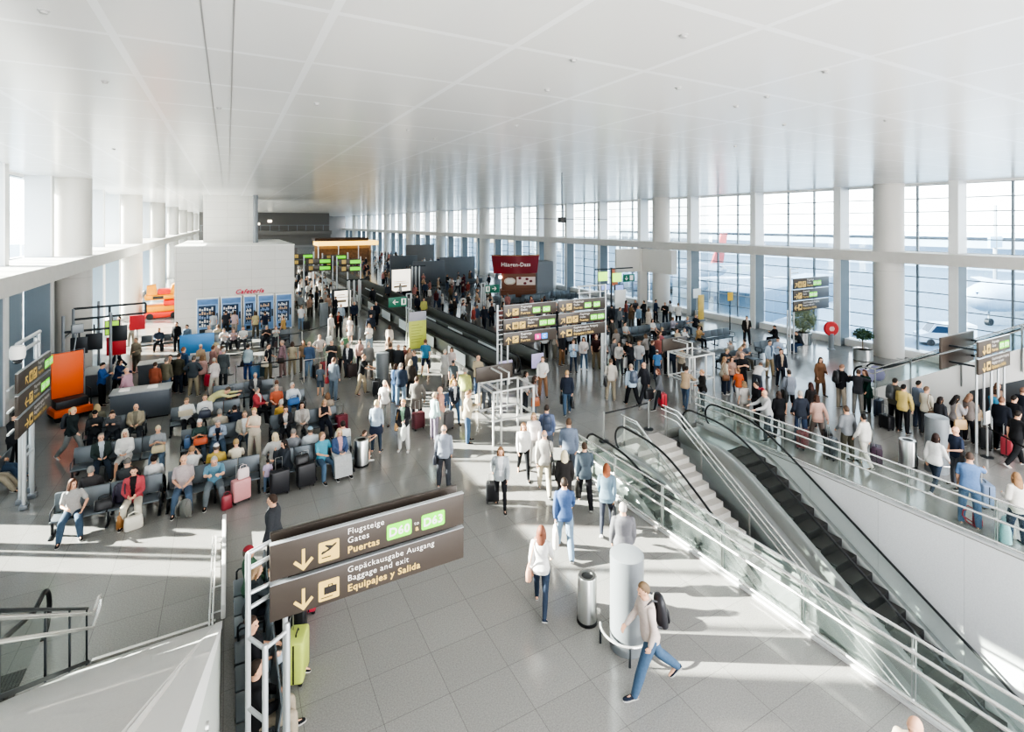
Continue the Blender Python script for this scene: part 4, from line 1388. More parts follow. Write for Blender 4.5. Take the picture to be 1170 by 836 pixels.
# orange cart
x, y = -5.45, 26.2
t = thing('service_cart', 'orange service cart with a tall panel behind the stacked left sign', 'cart', (x, y, 0), .45)
M_OR2 = mat('cart_orange', 'e8621e', .45, noise=.06)
obj('panel', MB().rbox(-.5, .5, .2, .28, .75, 2.5, .03), M_OR2, t)
obj('panel_frame', MB().tube([(-.53, .24, .7), (-.53, .24, 2.54), (.53, .24, 2.54), (.53, .24, .7)], .03, 8), M_GREYMETAL, t)
obj('deck', MB().rbox(-.6, .6, -.6, .4, .2, .45, .04), M_OR2, t)
obj('box', MB().rbox(-.5, .5, -.4, .2, .45, .75, .03), M_DARKMETAL, t)
for (dx, dy) in ((-.45, -.45), (.45, -.45), (-.45, .3), (.45, .3)):
    obj('wheel', MB().tube([(dx, dy - .06, .13), (dx, dy + .06, .13)], .13, 14), M_BLACK, t)
obj('handle', MB().tube([(.55, -.5, .4), (.55, -.5, 1.05), (.55, .0, 1.05)], .025, 8), M_DARKMETAL, t)
obj('lamp_mast', MB().tube([(.2, .24, 2.5), (.3, .24, 3.3)], .025, 8), M_GREYMETAL, t)
obj('lamp_head', MB().rbox(.12, .5, .15, .33, 3.2, 3.55, .03), M_GREYMETAL, t)

# ================================================================ queue belts in front of the vending panels
qp = [(238, 432), (252, 416), (283, 417), (283, 430), (344, 436), (343, 388), (322, 398), (365, 392), (290, 420)]
def qline(pts, zz):
    P_ = [G(u, v) for u, v in pts]
    for i, p in enumerate(P_):
        stanchion(*p, 'slim steel belt post of the queue barriers below the vending panels', 'queue barrier posts')
    for a, b in zip(P_[:-1], P_[1:]):
        tag(belt(a, b, None), 'black belt of the queue barriers below the vending panels', 'barrier belt', 'queue barrier belts')
qline([(262, 428), (314, 419), (352, 414)], 1)
qline([(270, 443), (346, 432)], 1)
qline([(318, 402), (345, 398), (375, 388)], 1)
t = thing('queue_gate', 'pale tube hoop at the end of the queue barriers', 'barrier', (*G(350, 436), 0))
obj('hoop', MB().tube([(-.1, 0, 0), (-.1, 0, 1.05), (.9, 0, 1.05), (.9, 0, 0)], .03, 8), mat('pale_beige_tube', 'd8cfc4', .4), t)
obj('foot_bar', MB().tube([(-.2, -.3, .02), (-.2, .3, .02)], .02, 6), M_STEEL, t)

# stanchion with paper sign on the right
x, y = G(1128, 522)
t = stanchion(x, y, 'belt post with a white paper sign among the queue on the right')
obj('paper_sign', MB().rbox(-.16, .16, -.03, -.01, 1.08, 1.5, .008), M_SGN_W, t)
q = G(1190, 560)
belt((x, y), (q[0], q[1]), 'grey blue belt running from the paper sign post on the right')
stanchion(q[0], q[1], 'belt post at the right edge beside the queue')

# ================================================================ ceiling fittings
for k, (u, v) in enumerate(((655, 68), (781, 40), (625, 102), (943, 81), (876, 110), (1012, 137), (841, 121), (896, 142), (775, 100), (590, 143), (466, 148), (497, 158), (840, 167), (120, 93), (130, 170), (250, 123), (362, 118), (50, 12))):
    x, y = G(u, v, CEIL)
    tag(obj('ceiling_spot', MB().lathe([(.035, 0), (.035, .02), (.055, .03), (.055, .035)], n=14), mat('spot_grey', 'b0aeac', .4), loc=(x, y, CEIL - .035)), 'small round grey fitting set in the white ceiling', 'ceiling fitting', 'ceiling fittings')
t = thing('hanging_camera', 'dark camera on a thin pole hanging from the ceiling over the hall centre', 'camera', (*G(642, 197, CEIL), CEIL))
obj('pole', MB().tube([(0, 0, 0), (0, 0, -2.0)], .025, 8), M_DARKMETAL, t)
obj('housing', MB().rbox(-.16, .16, -.14, .14, -2.22, -1.98, .05), M_BLACK, t)
obj('arm', MB().tube([(-1.6, 0, -2.05), (2.6, 0, -2.08)], .015, 6), M_DARKMETAL, t)

# ================================================================ outside: the apron
struct('ground_apron', MB().box(35, 420, -60, 420, -5.4, -5.2).box(-300, -9.4, -60, 420, -5.4, -5.2), brick_mat('apron_concrete', '5a6874', '55636f', '46535e', 7.5, 7.5, .06, .7, 'XY', speck=.1))
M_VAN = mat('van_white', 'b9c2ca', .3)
M_TIN = mat('tinted_glass', '2a3a4c', .1)
def van(x, y, rz, label):
    t = thing('apron_van', label, 'van', (x, y, -5.2), rz)
    obj('body', MB().prism([(-2.4, .35), (2.4, .35), (2.45, 1.1), (1.7, 1.35), (1.1, 2.3), (-2.4, 2.35)], -.95, .95, 'Y'), M_VAN, t, sm=False)
    for s in (-1, 1):
        obj('side_window', MB().prism([(.0, 1.4), (1.5, 1.4), (1.0, 2.1), (.0, 2.1)], s * .955 - .004, s * .955 + .004, 'Y'), M_TIN, t, sm=False)
        for dx in (-1.5, 1.5):
            obj('wheel', MB().tube([(dx, s * .75, .36), (dx, s * .97, .36)], .36, 16), M_BLACK, t)
    obj('windscreen', MB().add([(1.68, -.85, 1.40), (1.68, .85, 1.40), (1.14, .8, 2.24), (1.14, -.8, 2.24)], [(0, 1, 2, 3)]), M_TIN, t, sm=False)
def gp(u, v):
    return G(u, v, -5.2)
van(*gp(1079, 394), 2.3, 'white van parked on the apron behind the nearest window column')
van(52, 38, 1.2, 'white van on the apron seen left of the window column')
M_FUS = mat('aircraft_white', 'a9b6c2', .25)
def plane(x, y, rz, label, tail):
    t = thing('airliner', label, 'aircraft', (x, y, -5.2), rz)
    prof = [(.2, -17), (1.1, -16), (1.8, -14), (1.95, -11), (1.95, 6), (1.6, 11), (.9, 15.5), (.3, 17)]
    mb = MB()
    mb.rings([[(z, r * math.cos(2 * PI * k / 18), 3.6 + r * math.sin(2 * PI * k / 18)) for k in range(18)] for r, z in prof])
    obj('fuselage', mb, M_FUS, t)
    for s in (-1, 1):
        obj('wing', MB().add([(-4, s * 1.6, 3.0), (3.2, s * 1.6, 3.0), (7.5, s * 16, 4.0), (5.5, s * 16, 4.0), (-4, s * 1.6, 3.35), (3.2, s * 1.6, 3.3), (7.5, s * 16, 4.1), (5.5, s * 16, 4.1)], [(0, 1, 2, 3), (4, 5, 6, 7), (0, 3, 7, 4), (1, 2, 6, 5), (2, 3, 7, 6)]), mat('wing_grey', 'b7c0ca', .3, .3), t, sm=False)
        obj('engine', MB().tube([(-3.6, s * 5.2, 2.2), (-.4, s * 5.2, 2.3)], [1.0, .8], 16), M_FUS, t)
        obj('tailplane', MB().add([(12.5, s * .6, 4.6), (15.5, s * .5, 4.6), (16.6, s * 6, 4.9), (15, s * 6, 4.9)], [(0, 1, 2, 3)]), mat('wing_grey', 'b7c0ca', .3, .3), t, sm=False)
        obj('wheel', MB().tube([(1.5, s * 2.6 - .3, .6), (1.5, s * 2.6 + .3, .6)], .6, 14), M_BLACK, t)
    obj('tail_fin', MB().prism([(11.5, 5.2), (15.8, 5.0), (17.5, 10.8), (15.2, 10.8)], -.15, .15, 'Y'), mat(tail[0], tail[1], .35), t, sm=False)
    obj('nose_wheel', MB().tube([(-13, -.25, .45), (-13, .25, .45)], .45, 14), M_BLACK, t)
    obj('gear_leg', MB().tube([(-13, 0, .4), (-13, 0, 2.2)], .12, 6), M_GREYMETAL, t)
    obj('cockpit_window', MB().box(-16.1, -15.4, -.9, .9, 3.95, 4.35), M_TIN, t, sm=False)
plane(96, 24, -.3, 'white airliner parked on the apron outside the right windows', ('tail_teal', '4d9aa8'))
plane(70, 66, .2, 'white airliner on the apron seen beyond the gate desk', ('tail_red', 'b54a4a'))
t = thing('jet_bridge', 'grey jet bridge outside the windows beyond the potted olive tree', 'jet bridge', (47, 31, -5.2), .25)
obj('tunnel', MB().rbox(-11, 11, -1.5, 1.5, 4.4, 7.2, .15), mat('bridge_grey', '6d8294', .4), t)
for x in (-6, 7):
    obj('support', MB().box(x - .3, x + .3, -.9, .9, 0, 4.4), M_GREYMETAL, t, sm=False)
t = thing('light_mast', 'apron light mast seen through the window right of the nearest column', 'mast', (*gp(1137, 338), -5.2))
obj('pole', MB().tube([(0, 0, 0), (0, 0, 16)], .3, 8), M_GREYMETAL, t)
obj('lamp_frame', MB().box(-2.5, 2.5, -.2, .2, 8.5, 10.5), mat('mast_blue', '7fa0b8', .4), t, sm=False)
t = thing('terminal_building', 'long pale building across the apron', 'building', (190, 60, -5.2))
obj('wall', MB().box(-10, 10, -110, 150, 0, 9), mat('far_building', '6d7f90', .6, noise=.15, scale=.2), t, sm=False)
obj('roof', MB().box(-12, 12, -112, 152, 9, 10), mat('far_roof', '8b98a4', .6), t, sm=False)
obj('window_band', MB().box(-10.1, -10, -108, 148, 3, 6), M_TIN, t, sm=False)
for k in range(5):
    t = thing('baggage_cart', 'small blue baggage cart on the apron', 'cart', (50 + 3.2 * k, 8 + 1.0 * k, -5.2), .3, 'baggage carts on the apron')
    obj('bed', MB().rbox(-1.3, 1.3, -.7, .7, .5, .65, .03), mat('cart_blue', '3f6296', .4), t)
    obj('canopy', MB().box(-1.3, 1.3, -.7, .7, 1.9, 1.96), mat('cart_blue', '3f6296', .4), t, sm=False)
    obj('curtain', MB().box(-1.25, 1.25, .6, .66, .65, 1.9), mat('cart_grey', 'b7bdc6', .6), t, sm=False)
    for dx in (-.9, .9):
        obj('wheel', MB().tube([(dx, -.65, .25), (dx, .65, .25)], .25, 10), M_BLACK, t)
        obj('stanchion', MB().box(dx * 1.4 - .03, dx * 1.4 + .03, -.68, -.62, .65, 1.9), M_GREYMETAL, t, sm=False)
# ================================================================ people
V = Vector
M_EYE = mat('eye_dark', '2a211d', .3, noise=0)
M_LIP = mat('lips', 'b0675f', .5, noise=0)
SKIN = [mat('skin_light', 'd9a98c', .5, noise=.04, scale=8), mat('skin_tan', 'c48e70', .5, noise=.04, scale=8), mat('skin_pink', 'dfb19b', .5, noise=.04, scale=8), mat('skin_brown', '8f6047', .5, noise=.04, scale=8)]


def mute(c, k=.74, g=.88):
    v = [int(c[i:i + 2], 16) for i in (0, 2, 4)]
    m = sum(v) / 3
    return ''.join('%02x' % max(0, min(255, int((m + (x - m) * k) * g))) for x in v)


def cloth(c):
    c = mute(c)
    return mat('cloth_' + c, c, .85, noise=.16, scale=26, spec=.2)


def hairm(c):
    c = mute(c, .7, .92)
    return mat('hair_' + c, c, .6, noise=.25, scale=40, spec=.3)


# legs: (flex, outward, knee, toe-drop); arms: (flex, outward, elbow, inward)
POSES = {
    'stand': dict(L=(3, 4, 3, 0), R=(-2, 4, 3, 0), l=(4, 9, 14, .1), r=(0, 9, 18, .1)),
    'stand2': dict(L=(8, 6, 10, 0), R=(-2, 3, 0, 0), l=(5, 10, 75, .45), r=(-4, 12, 20, .1), yaw=18, pitch=8),
    'phone': dict(L=(2, 5, 2, 0), R=(4, 4, 6, 0), l=(18, 8, 92, .55), r=(22, 8, 98, .55), pitch=28),
    'crossed': dict(L=(2, 6, 2, 0), R=(5, 5, 8, 0), l=(22, 10, 98, 1.1), r=(26, 10, 92, 1.1), yaw=-15),
    'hips': dict(L=(4, 8, 4, 0), R=(0, 8, 2, 0), l=(-18, 42, 70, 1.0), r=(-18, 42, 70, 1.0)),
    'think': dict(L=(2, 5, 2, 0), R=(4, 5, 6, 0), l=(18, 6, 95, 1.0), r=(38, 4, 128, .35), pitch=8),
    'walk': dict(L=(26, 2, 10, 0), R=(-18, 2, 22, 35), l=(-18, 8, 15, .1), r=(20, 8, 22, .1), lean=5),
    'walk2': dict(L=(-13, 2, 24, 30), R=(19, 2, 6, 0), l=(14, 8, 18, .1), r=(-14, 8, 14, .1), lean=3),
    'stride': dict(L=(22, 2, 4, -4), R=(-27, 2, 24, 44), l=(-14, 10, 26, .1), r=(12, 8, 30, .2), lean=9, pitch=14),
    'pull': dict(L=(22, 2, 10, 0), R=(-15, 2, 20, 30), l=(12, 8, 20, .1), r=(-34, 14, 6, 0), lean=5),
    'standpull': dict(L=(3, 4, 3, 0), R=(-2, 5, 2, 0), l=(6, 9, 40, .3), r=(-6, 22, 14, 0), yaw=12),
    'push': dict(L=(14, 3, 10, 0), R=(-8, 3, 10, 12), l=(34, 10, 34, .2), r=(38, 10, 34, .2), lean=10),
    'reach': dict(L=(4, 5, 4, 0), R=(-2, 5, 4, 0), l=(6, 9, 18, .1), r=(58, 24, 22, 0), lean=8, pitch=10),
    'raise': dict(L=(3, 4, 3, 0), R=(-2, 4, 3, 0), l=(95, 18, 105, .5), r=(5, 9, 18, .1)),
    'bend': dict(L=(10, 7, 12, 0), R=(4, 7, 12, 0), l=(76, 6, 20, .2), r=(70, 6, 26, .2), lean=72, pitch=-10),
    'hug': dict(L=(6, 4, 8, 0), R=(0, 4, 2, 0), l=(48, 12, 60, .8), r=(64, 30, 12, 0), lean=10),
    'sit': dict(L=(84, 6, 80, 0), R=(86, 8, 84, 0), l=(22, 8, 62, .55), r=(26, 8, 58, .55), lean=-6),
    'sit_read': dict(L=(84, 5, 82, 0), R=(86, 6, 86, 0), l=(34, 8, 88, .6), r=(34, 8, 88, .6), lean=4, pitch=26),
    'sit_cross': dict(L=(84, 3, 80, 0), R=(98, -12, 62, 20), l=(24, 10, 66, .5), r=(20, 14, 62, .4), lean=-8, yaw=30),
    'sit_fwd': dict(L=(84, 9, 88, 0), R=(82, 9, 84, 0), l=(50, 6, 48, .5), r=(54, 6, 44, .5), lean=28, pitch=10),
    'sit_chin': dict(L=(84, 5, 80, 0), R=(86, 5, 86, 0), l=(26, 8, 76, .8), r=(46, 4, 122, .4), lean=6, pitch=10),
    'sit_turn': dict(L=(84, 6, 82, 0), R=(86, 12, 76, 0), l=(10, 26, 50, .4), r=(30, 10, 62, .5), lean=-3, yaw=-40),
    'lounge': dict(L=(76, 6, 44, 20), R=(80, 4, 48, 20), l=(20, 12, 60, .5), r=(24, 12, 66, .6), lean=-14),
}
HIPZ, THIGH, SHIN, ANK = .93, .435, .415, .08
UARM, FARM, SPL = .285, .25, .54


class Rig:
    """joint positions of one posed figure of 1.75 m; faces +Y, feet on z = 0"""

    def __init__(s, pose, sex):
        p = POSES[pose]
        s.pose, s.sex = pose, sex
        s.sit = pose.startswith('sit') or pose == 'lounge'
        lean = math.radians(p.get('lean', 2))
        s.fem = sex == 'f'
        # spine
        s.sp = []
        pos = V((0, 0, 0))
        n = 24
        for i in range(n + 1):
            q = i / n
            a = lean * (.35 + .75 * min(1, q * 1.6)) if lean > .6 else lean * (.5 + .6 * q)
            s.sp.append((pos.copy(), a))
            pos = pos + V((0, math.sin(a), math.cos(a))) * (SPL / n)
        root = V((0, 0, 0))
        if lean > .6:
            root = V((0, -.16, 0))
        s.legs = {}
        hx = .098 if not s.fem else .095
        for k, sg in (('L', -1), ('R', 1)):
            fl, ab, kn, td = p[k]
            f, b, kk = math.radians(fl), math.radians(ab), math.radians(kn)
            hip = V((sg * hx, 0, -.02))
            d1 = V((sg * math.sin(b), math.sin(f) * math.cos(b), -math.cos(f) * math.cos(b)))
            g = f - kk
            d2 = V((sg * math.sin(b) * .6, math.sin(g), -math.cos(g))).normalized()
            knee = hip + d1 * THIGH
            ank = knee + d2 * SHIN
            t = math.radians(td)
            ft = V((sg * .12, math.cos(t), -math.sin(t))).normalized()
            s.legs[k] = [hip, knee, ank, ft]
        zmin = min(min(l[2].z - ANK * (.9 if abs(p[k][3]) < 15 else .55), (l[2] + l[3] * .15).z - .035) for k, l in s.legs.items())
        off = V((0, 0, .52)) if s.sit else V((0, 0, -zmin))
        off = off + root
        s.off = off
        for l in s.legs.values():
            for i in range(3):
                l[i] = l[i] + off
        s.sp = [(a + off, b) for a, b in s.sp]
        if s.sit:
            for k, l in s.legs.items():
                lo = l[2].z - ANK
                if lo < 0 or (lo > 0 and p[k][3] < 15):
                    l[2] = V((l[2].x, l[2].y, ANK))
        sw = .178 if not s.fem else .158
        s.arms = {}
        for k, sg in (('l', -1), ('r', 1)):
            fl, ab, el, inn = p[k]
            f, b, e = math.radians(fl) + (0 if lean > .6 else lean * .5), math.radians(ab), math.radians(el)
            sh = s.at(.89) + V((sg * sw, 0, 0))
            d1 = V((sg * math.sin(b), math.sin(f) * math.cos(b), -math.cos(f) * math.cos(b)))
            d2 = V((-sg * inn * math.sin(min(e, 1.6)), math.sin(f + e), -math.cos(f + e))).normalized()
            elb = sh + d1 * UARM
            wr = elb + d2 * FARM
            s.arms[k] = [sh, elb, wr, d2, sg]
        hp = math.radians(p.get('pitch', 4)) + (lean * .35 if lean < .6 else lean * .7)
        hy = math.radians(p.get('yaw', 0))
        nb, na = s.sp[-1]
        s.neck = nb
        up = V((0, math.sin(na * .6 + .12), math.cos(na * .6 + .12)))
        s.hc = nb + up * .155
        s.hm = Matrix.Translation(s.hc) @ Matrix.Rotation(-hy, 4, 'Z') @ Matrix.Rotation(-hp, 4, 'X')

    def frame(s, q):
        i = max(0, min(24, q * 24))
        if q <= 0:
            p, a = s.sp[0]
            return p + V((0, math.sin(a), math.cos(a))) * (q * SPL), a
        if q >= 1:
            p, a = s.sp[-1]
            return p + V((0, math.sin(a), math.cos(a))) * ((q - 1) * SPL), a
        j = int(i)
        t = i - j
        p0, a0 = s.sp[j]
        p1, a1 = s.sp[min(24, j + 1)]
        return p0.lerp(p1, t), a0 * (1 - t) + a1 * t

    def at(s, q):
        return s.frame(q)[0]

    def ring(s, q, rx, ry, yo=0, n=20):
        p, a = s.frame(q)
        f = V((0, math.cos(a), -math.sin(a)))
        out = []
        for k in range(n):
            t = 2 * PI * k / n
            c, d = math.cos(t), math.sin(t)
            sq = 1 / (abs(c) ** 2.6 + abs(d) ** 2.6) ** (1 / 2.6)
            out.append(p + V((rx * c * sq, 0, 0)) + f * (ry * d * sq + yo))
        return out


TM = [(-.20, .085, .08, 0), (-.12, .15, .112, -.008), (0, .163, .122, -.012), (.2, .148, .106, 0), (.38, .140, .102, .008), (.6, .158, .116, .012), (.8, .172, .118, .008), (.92, .160, .098, 0), (1.0, .105, .075, -.005), (1.06, .062, .06, 0), (1.22, .054, .056, .012)]
TF = [(-.20, .085, .08, 0), (-.12, .155, .115, -.012), (0, .166, .125, -.018), (.2, .138, .100, 0), (.38, .122, .092, .006), (.6, .138, .112, .016), (.75, .146, .120, .016), (.92, .140, .09, 0), (1.0, .092, .068, -.005), (1.06, .054, .052, 0), (1.22, .047, .049, .012)]
TH = [(q, rx * 1.14, ry * (1.34 if .1 < q < .8 else 1.12), yo + (.03 if .1 < q < .7 else 0)) for q, rx, ry, yo in TM[:8]] + TM[8:]


def torso_tab(r):
    return {'f': TF, 'm': TM, 'h': TH}[r.sex]


def cone(mb, pts, rad, n=12):
    mb.tube(pts, rad, n)
    for p, r in zip(pts, rad):
        mb.ell(p, r, r, r, 10, 6)


def build_body(r, hi):
    mb = MB()
    mb.rings([r.ring(q, rx, ry, yo) for q, rx, ry, yo in torso_tab(r)])
    g = 1.0 if not r.fem else .93
    for hip, knee, ank, ft in r.legs.values():
        mid = hip.lerp(knee, .4)
        cone(mb, [hip, mid, knee], [.088, .078 * g, .052 * g])
        c = knee.lerp(ank, .35)
        cone(mb, [knee, c, ank], [.052 * g, .054 * g, .034])
        heel = ank + V((0, 0, -.04)) - ft * .03
        cone(mb, [heel, ank + ft * .08 + V((0, 0, -.045)), ank + ft * .16 + V((0, 0, -.055))], [.035, .034, .022])
    for sh, el, wr, d, sg in r.arms.values():
        cone(mb, [sh, sh.lerp(el, .4), el], [.046 * g, .044 * g, .037 * g])
        cone(mb, [el, el.lerp(wr, .3), wr], [.037 * g, .038 * g, .025 * g])
        # hand: palm, four fingers, thumb
        nrm = V((-sg, 0, 0)) - d * d.dot(V((-sg, 0, 0)))
        if nrm.length < .2:
            nrm = V((0, 1, 0)) - d * d.y
        nrm.normalize()
        side = d.cross(nrm).normalized()
        R = []
        for t, a, b in ((-.01, .024, .02), (.03, .034, .017), (.075, .041, .015), (.09, .038, .012)):
            R.append([wr + d * t + side * (a * math.cos(2 * PI * k / 12)) + nrm * (b * math.sin(2 * PI * k / 12)) for k in range(12)])
        mb.rings(R)
        if hi:
            for i, L in enumerate((.068, .078, .072, .056)):
                o = wr + d * .08 + side * ((i - 1.5) * .021)
                d1 = (d * .93 + nrm * .35).normalized()
                d2 = (d * .62 + nrm * .78).normalized()
                mb.tube([o, o + d1 * L * .5, o + d1 * L * .5 + d2 * L * .5], [.0098, .0094, .0078], 6)
            fw = side if side.y > 0 or (abs(side.y) < .1 and side.z > 0) else -side
            o = wr + d * .025 + fw * .028
            t1 = (d * .7 + fw * .7 + nrm * .2).normalized()
            mb.tube([o, o + t1 * .035, o + t1 * .035 + (d * .9 + nrm * .4).normalized() * .03], [.013, .011, .009], 6)
        else:
            mb.ell(wr + d * .12 + nrm * .018, .03, .03, .035, 8, 6)
    H = r.hm
    k = .96 if r.fem else 1
    mb.ell((0, -.008, .012), .076 * k, .095 * k, .108, 16, 12, mtx=H)
    mb.ell((0, .022, -.058), .054 * k, .064, .062, 14, 8, mtx=H)
    mb.ell((0, .094, -.022), .012, .017, .022, 8, 6, mtx=H)
    mb.ell((0, .086, .028), .045, .012, .012, 10, 6, mtx=H)
    for sg in (-1, 1):
        mb.ell((sg * .076 * k, -.005, -.014), .011, .02, .03, 8, 6, mtx=H)
    return mb


def remesh(mb, vox, name, it=1):
    me = mb.mesh('tmp')
    o = bpy.data.objects.new('tmp_remesh', me)
    COL.objects.link(o)
    md = o.modifiers.new('r', 'REMESH')
    md.mode = 'VOXEL'
    md.voxel_size = vox
    dg = bpy.context.evaluated_depsgraph_get()
    out = bpy.data.meshes.new_from_object(o.evaluated_get(dg))
    bpy.data.objects.remove(o)
    bpy.data.meshes.remove(me)
    if it:
        bm = bmesh.new()
        bm.from_mesh(out)
        for _ in range(it):
            bmesh.ops.smooth_vert(bm, verts=bm.verts, factor=.5, use_axis_x=True, use_axis_y=True, use_axis_z=True)
        bm.to_mesh(out)
        bm.free()
    out.name = name
    out.shade_smooth()
    out.materials.clear()
    return out


CACHE = {}


def rig(pose, sex):
    k = ('rig', pose, sex)
    if k not in CACHE:
        CACHE[k] = Rig(pose, sex)
    return CACHE[k]


def slots(me, n):
    while len(me.materials) < n:
        me.materials.append(None)
    return me


def body_mesh(pose, sex, hi):
    k = ('body', pose, sex, hi)
    if k not in CACHE:
        r = rig(pose, sex)
        me = remesh(build_body(r, hi), .0098 if hi else .0155, 'body', 1)
        inv = r.hm.inverted()
        e = .014 if hi else .016
        for p in me.polygons:
            c = inv @ p.center
            if c.y > .05 and abs(c.z) < .1:
                for sg in (-1, 1):
                    if (c - V((sg * .03, .08, .006))).length < e:
                        p.material_index = 1
                if abs(c.x) < .022 and abs(c.z + .062) < .008:
                    p.material_index = 2
        CACHE[k] = slots(me, 3)
    return CACHE[k]


def top_mesh(pose, sex, kind, hi):
    k = ('top', pose, sex, kind, hi)
    if k in CACHE:
        return CACHE[k]
    r = rig(pose, sex)
    t = {'tee': .012, 'shirt': .015, 'jacket': .026, 'coat': .030, 'tank': .010, 'dress': .014, 'sweater': .022}[kind]
    mb = MB()
    tab = torso_tab(r)
    R = []
    hem = {'coat': -.62, 'jacket': -.22, 'dress': -.8, 'sweater': -.14, 'shirt': -.17, 'tee': -.15, 'tank': -.1}[kind]
    if r.sit:
        hem = max(hem, -.16)
    if POSES[pose].get('lean', 0) > 40:
        hem = max(hem, -.05)
    if hem < -.24:
        fl = .035 if kind == 'coat' else .06
        wide = .02 if pose in ('walk', 'walk2', 'pull', 'push', 'stride') else 0
        for j in range(4):
            q = hem + (-.12 - hem) * j / 4
            u = (-.12 - q) / .7
            R.append(r.ring(q, .165 + t + fl * u, .125 + t + (fl + wide * 3) * u, -.012))
    elif hem < -.12:
        R.append(r.ring(hem, tab[1][1] + t + .006, tab[1][2] + t + .006, -.012))
    for q, rx, ry, yo in tab:
        if q < max(hem, -.13) or q > 1.01:
            continue
        x_ = .008 if q < .25 else 0
        R.append(r.ring(q, rx + t + x_, ry + t + x_, yo))
    R.append(r.ring(1.045, .07 + t * .4, .066 + t * .4, 0))
    mb.rings(R)
    if kind in ('jacket', 'coat', 'shirt'):
        mb.tube(r.ring(1.035, .072, .072, .004, 16), .014 + t * .3, 6, closed=True)
    for sh, el, wr, d, sg in r.arms.values():
        if kind == 'tank':
            continue
        if kind in ('tee', 'dress'):
            cone(mb, [sh, sh.lerp(el, .35), sh.lerp(el, .72)], [.044 + t, .047 + t, .050 + t])
        else:
            e = .045 if kind != 'shirt' else .04
            cone(mb, [sh, sh.lerp(el, .4), el], [.044 + t, .045 + t, .038 + t])
            cone(mb, [el, el.lerp(wr, .4), wr - d * .012], [.039 + t, .038 + t, .030 + t * .8])
    me = remesh(mb, .0125 if hi else .018, kind, 2)
    for p in me.polygons:
        c = p.center
        # front opening strip in the torso's own frame
        best = min(range(25), key=lambda i: (c - r.sp[i][0]).length)
        P0, a = r.sp[best]
        loc = c - P0
        f = loc.dot(V((0, math.cos(a), -math.sin(a))))
        q = best / 24
        if f > .06 and abs(loc.x) < .022 + .055 * q and q > .05:
            p.material_index = 1
    CACHE[k] = slots(me, 2)
    return me


def bottom_mesh(pose, sex, kind, hi):
    k = ('bot', pose, sex, kind, hi)
    if k in CACHE:
        return CACHE[k]
    r = rig(pose, sex)
    mb = MB()
    tab = torso_tab(r)
    t = .012
    R = [r.ring(q, rx + t, ry + t, yo) for q, rx, ry, yo in tab if q <= .0] + [r.ring(.07, .150, .108, 0)]
    mb.rings(R)
    slim = .004 if kind == 'leggings' else (.026 if kind == 'trousers' else .012)
    if kind == 'skirt' and not r.sit:
        mb.rings([r.ring(q, rx, ry, -.01) for q, rx, ry in ((-.85, .20, .19), (-.5, .19, .165), (-.12, .18, .14), (.12, .16, .12))])
    else:
        for hip, knee, ank, ft in r.legs.values():
            mid = hip.lerp(knee, .4)
            if kind in ('shorts', 'skirt'):
                kn = hip.lerp(knee, .88)
                cone(mb, [hip, mid, kn], [.096, .092, .082])
            else:
                cone(mb, [hip, mid, knee], [.092 + t * .5, .082 + slim * .6, .054 + slim])
                c = knee.lerp(ank, .4)
                cone(mb, [knee, c, ank + (ank - knee).normalized() * .015], [.054 + slim, .054 + slim, (.050 if kind != 'leggings' else .04) + slim * .4])
    CACHE[k] = slots(remesh(mb, .0125 if hi else .018, kind, 2), 1)
    return CACHE[k]


def shoe_meshes(pose, sex):
    k = ('shoe', pose, sex)
    if k not in CACHE:
        r = rig(pose, sex)
        out = []
        for hip, knee, ank, ft in r.legs.values():
            side = V((ft.y, -ft.x, 0)).normalized()
            up = side.cross(ft).normalized()
            if up.z < 0:
                up = -up
            base = ank - up * (ANK - .006) - ft * .055
            R = []
            for tt, w, h in ((0, .026, .05), (.03, .036, .075), (.10, .036, .072), (.16, .042, .052), (.21, .042, .042), (.25, .03, .032), (.262, .012, .022)):
                c = base + ft * tt
                R.append([c + side * (w * math.cos(a)) + up * (h * .5 + h * .5 * math.sin(a)) for a in [2 * PI * j / 12 for j in range(12)]])
            mb = MB().rings(R)
            sole = []
            for tt, w in ((-.004, .026), (.03, .038), (.10, .036), (.18, .045), (.24, .036), (.268, .015)):
                c = base + ft * tt
                sole.append([c + side * w - up * .006, c + side * w + up * .014, c - side * w + up * .014, c - side * w - up * .006])
            mb.rings(sole, mi=1)
            me = mb.mesh('shoe')
            smooth(me, 50)
            out.append(slots(me, 2))
        CACHE[k] = out
    return CACHE[k]


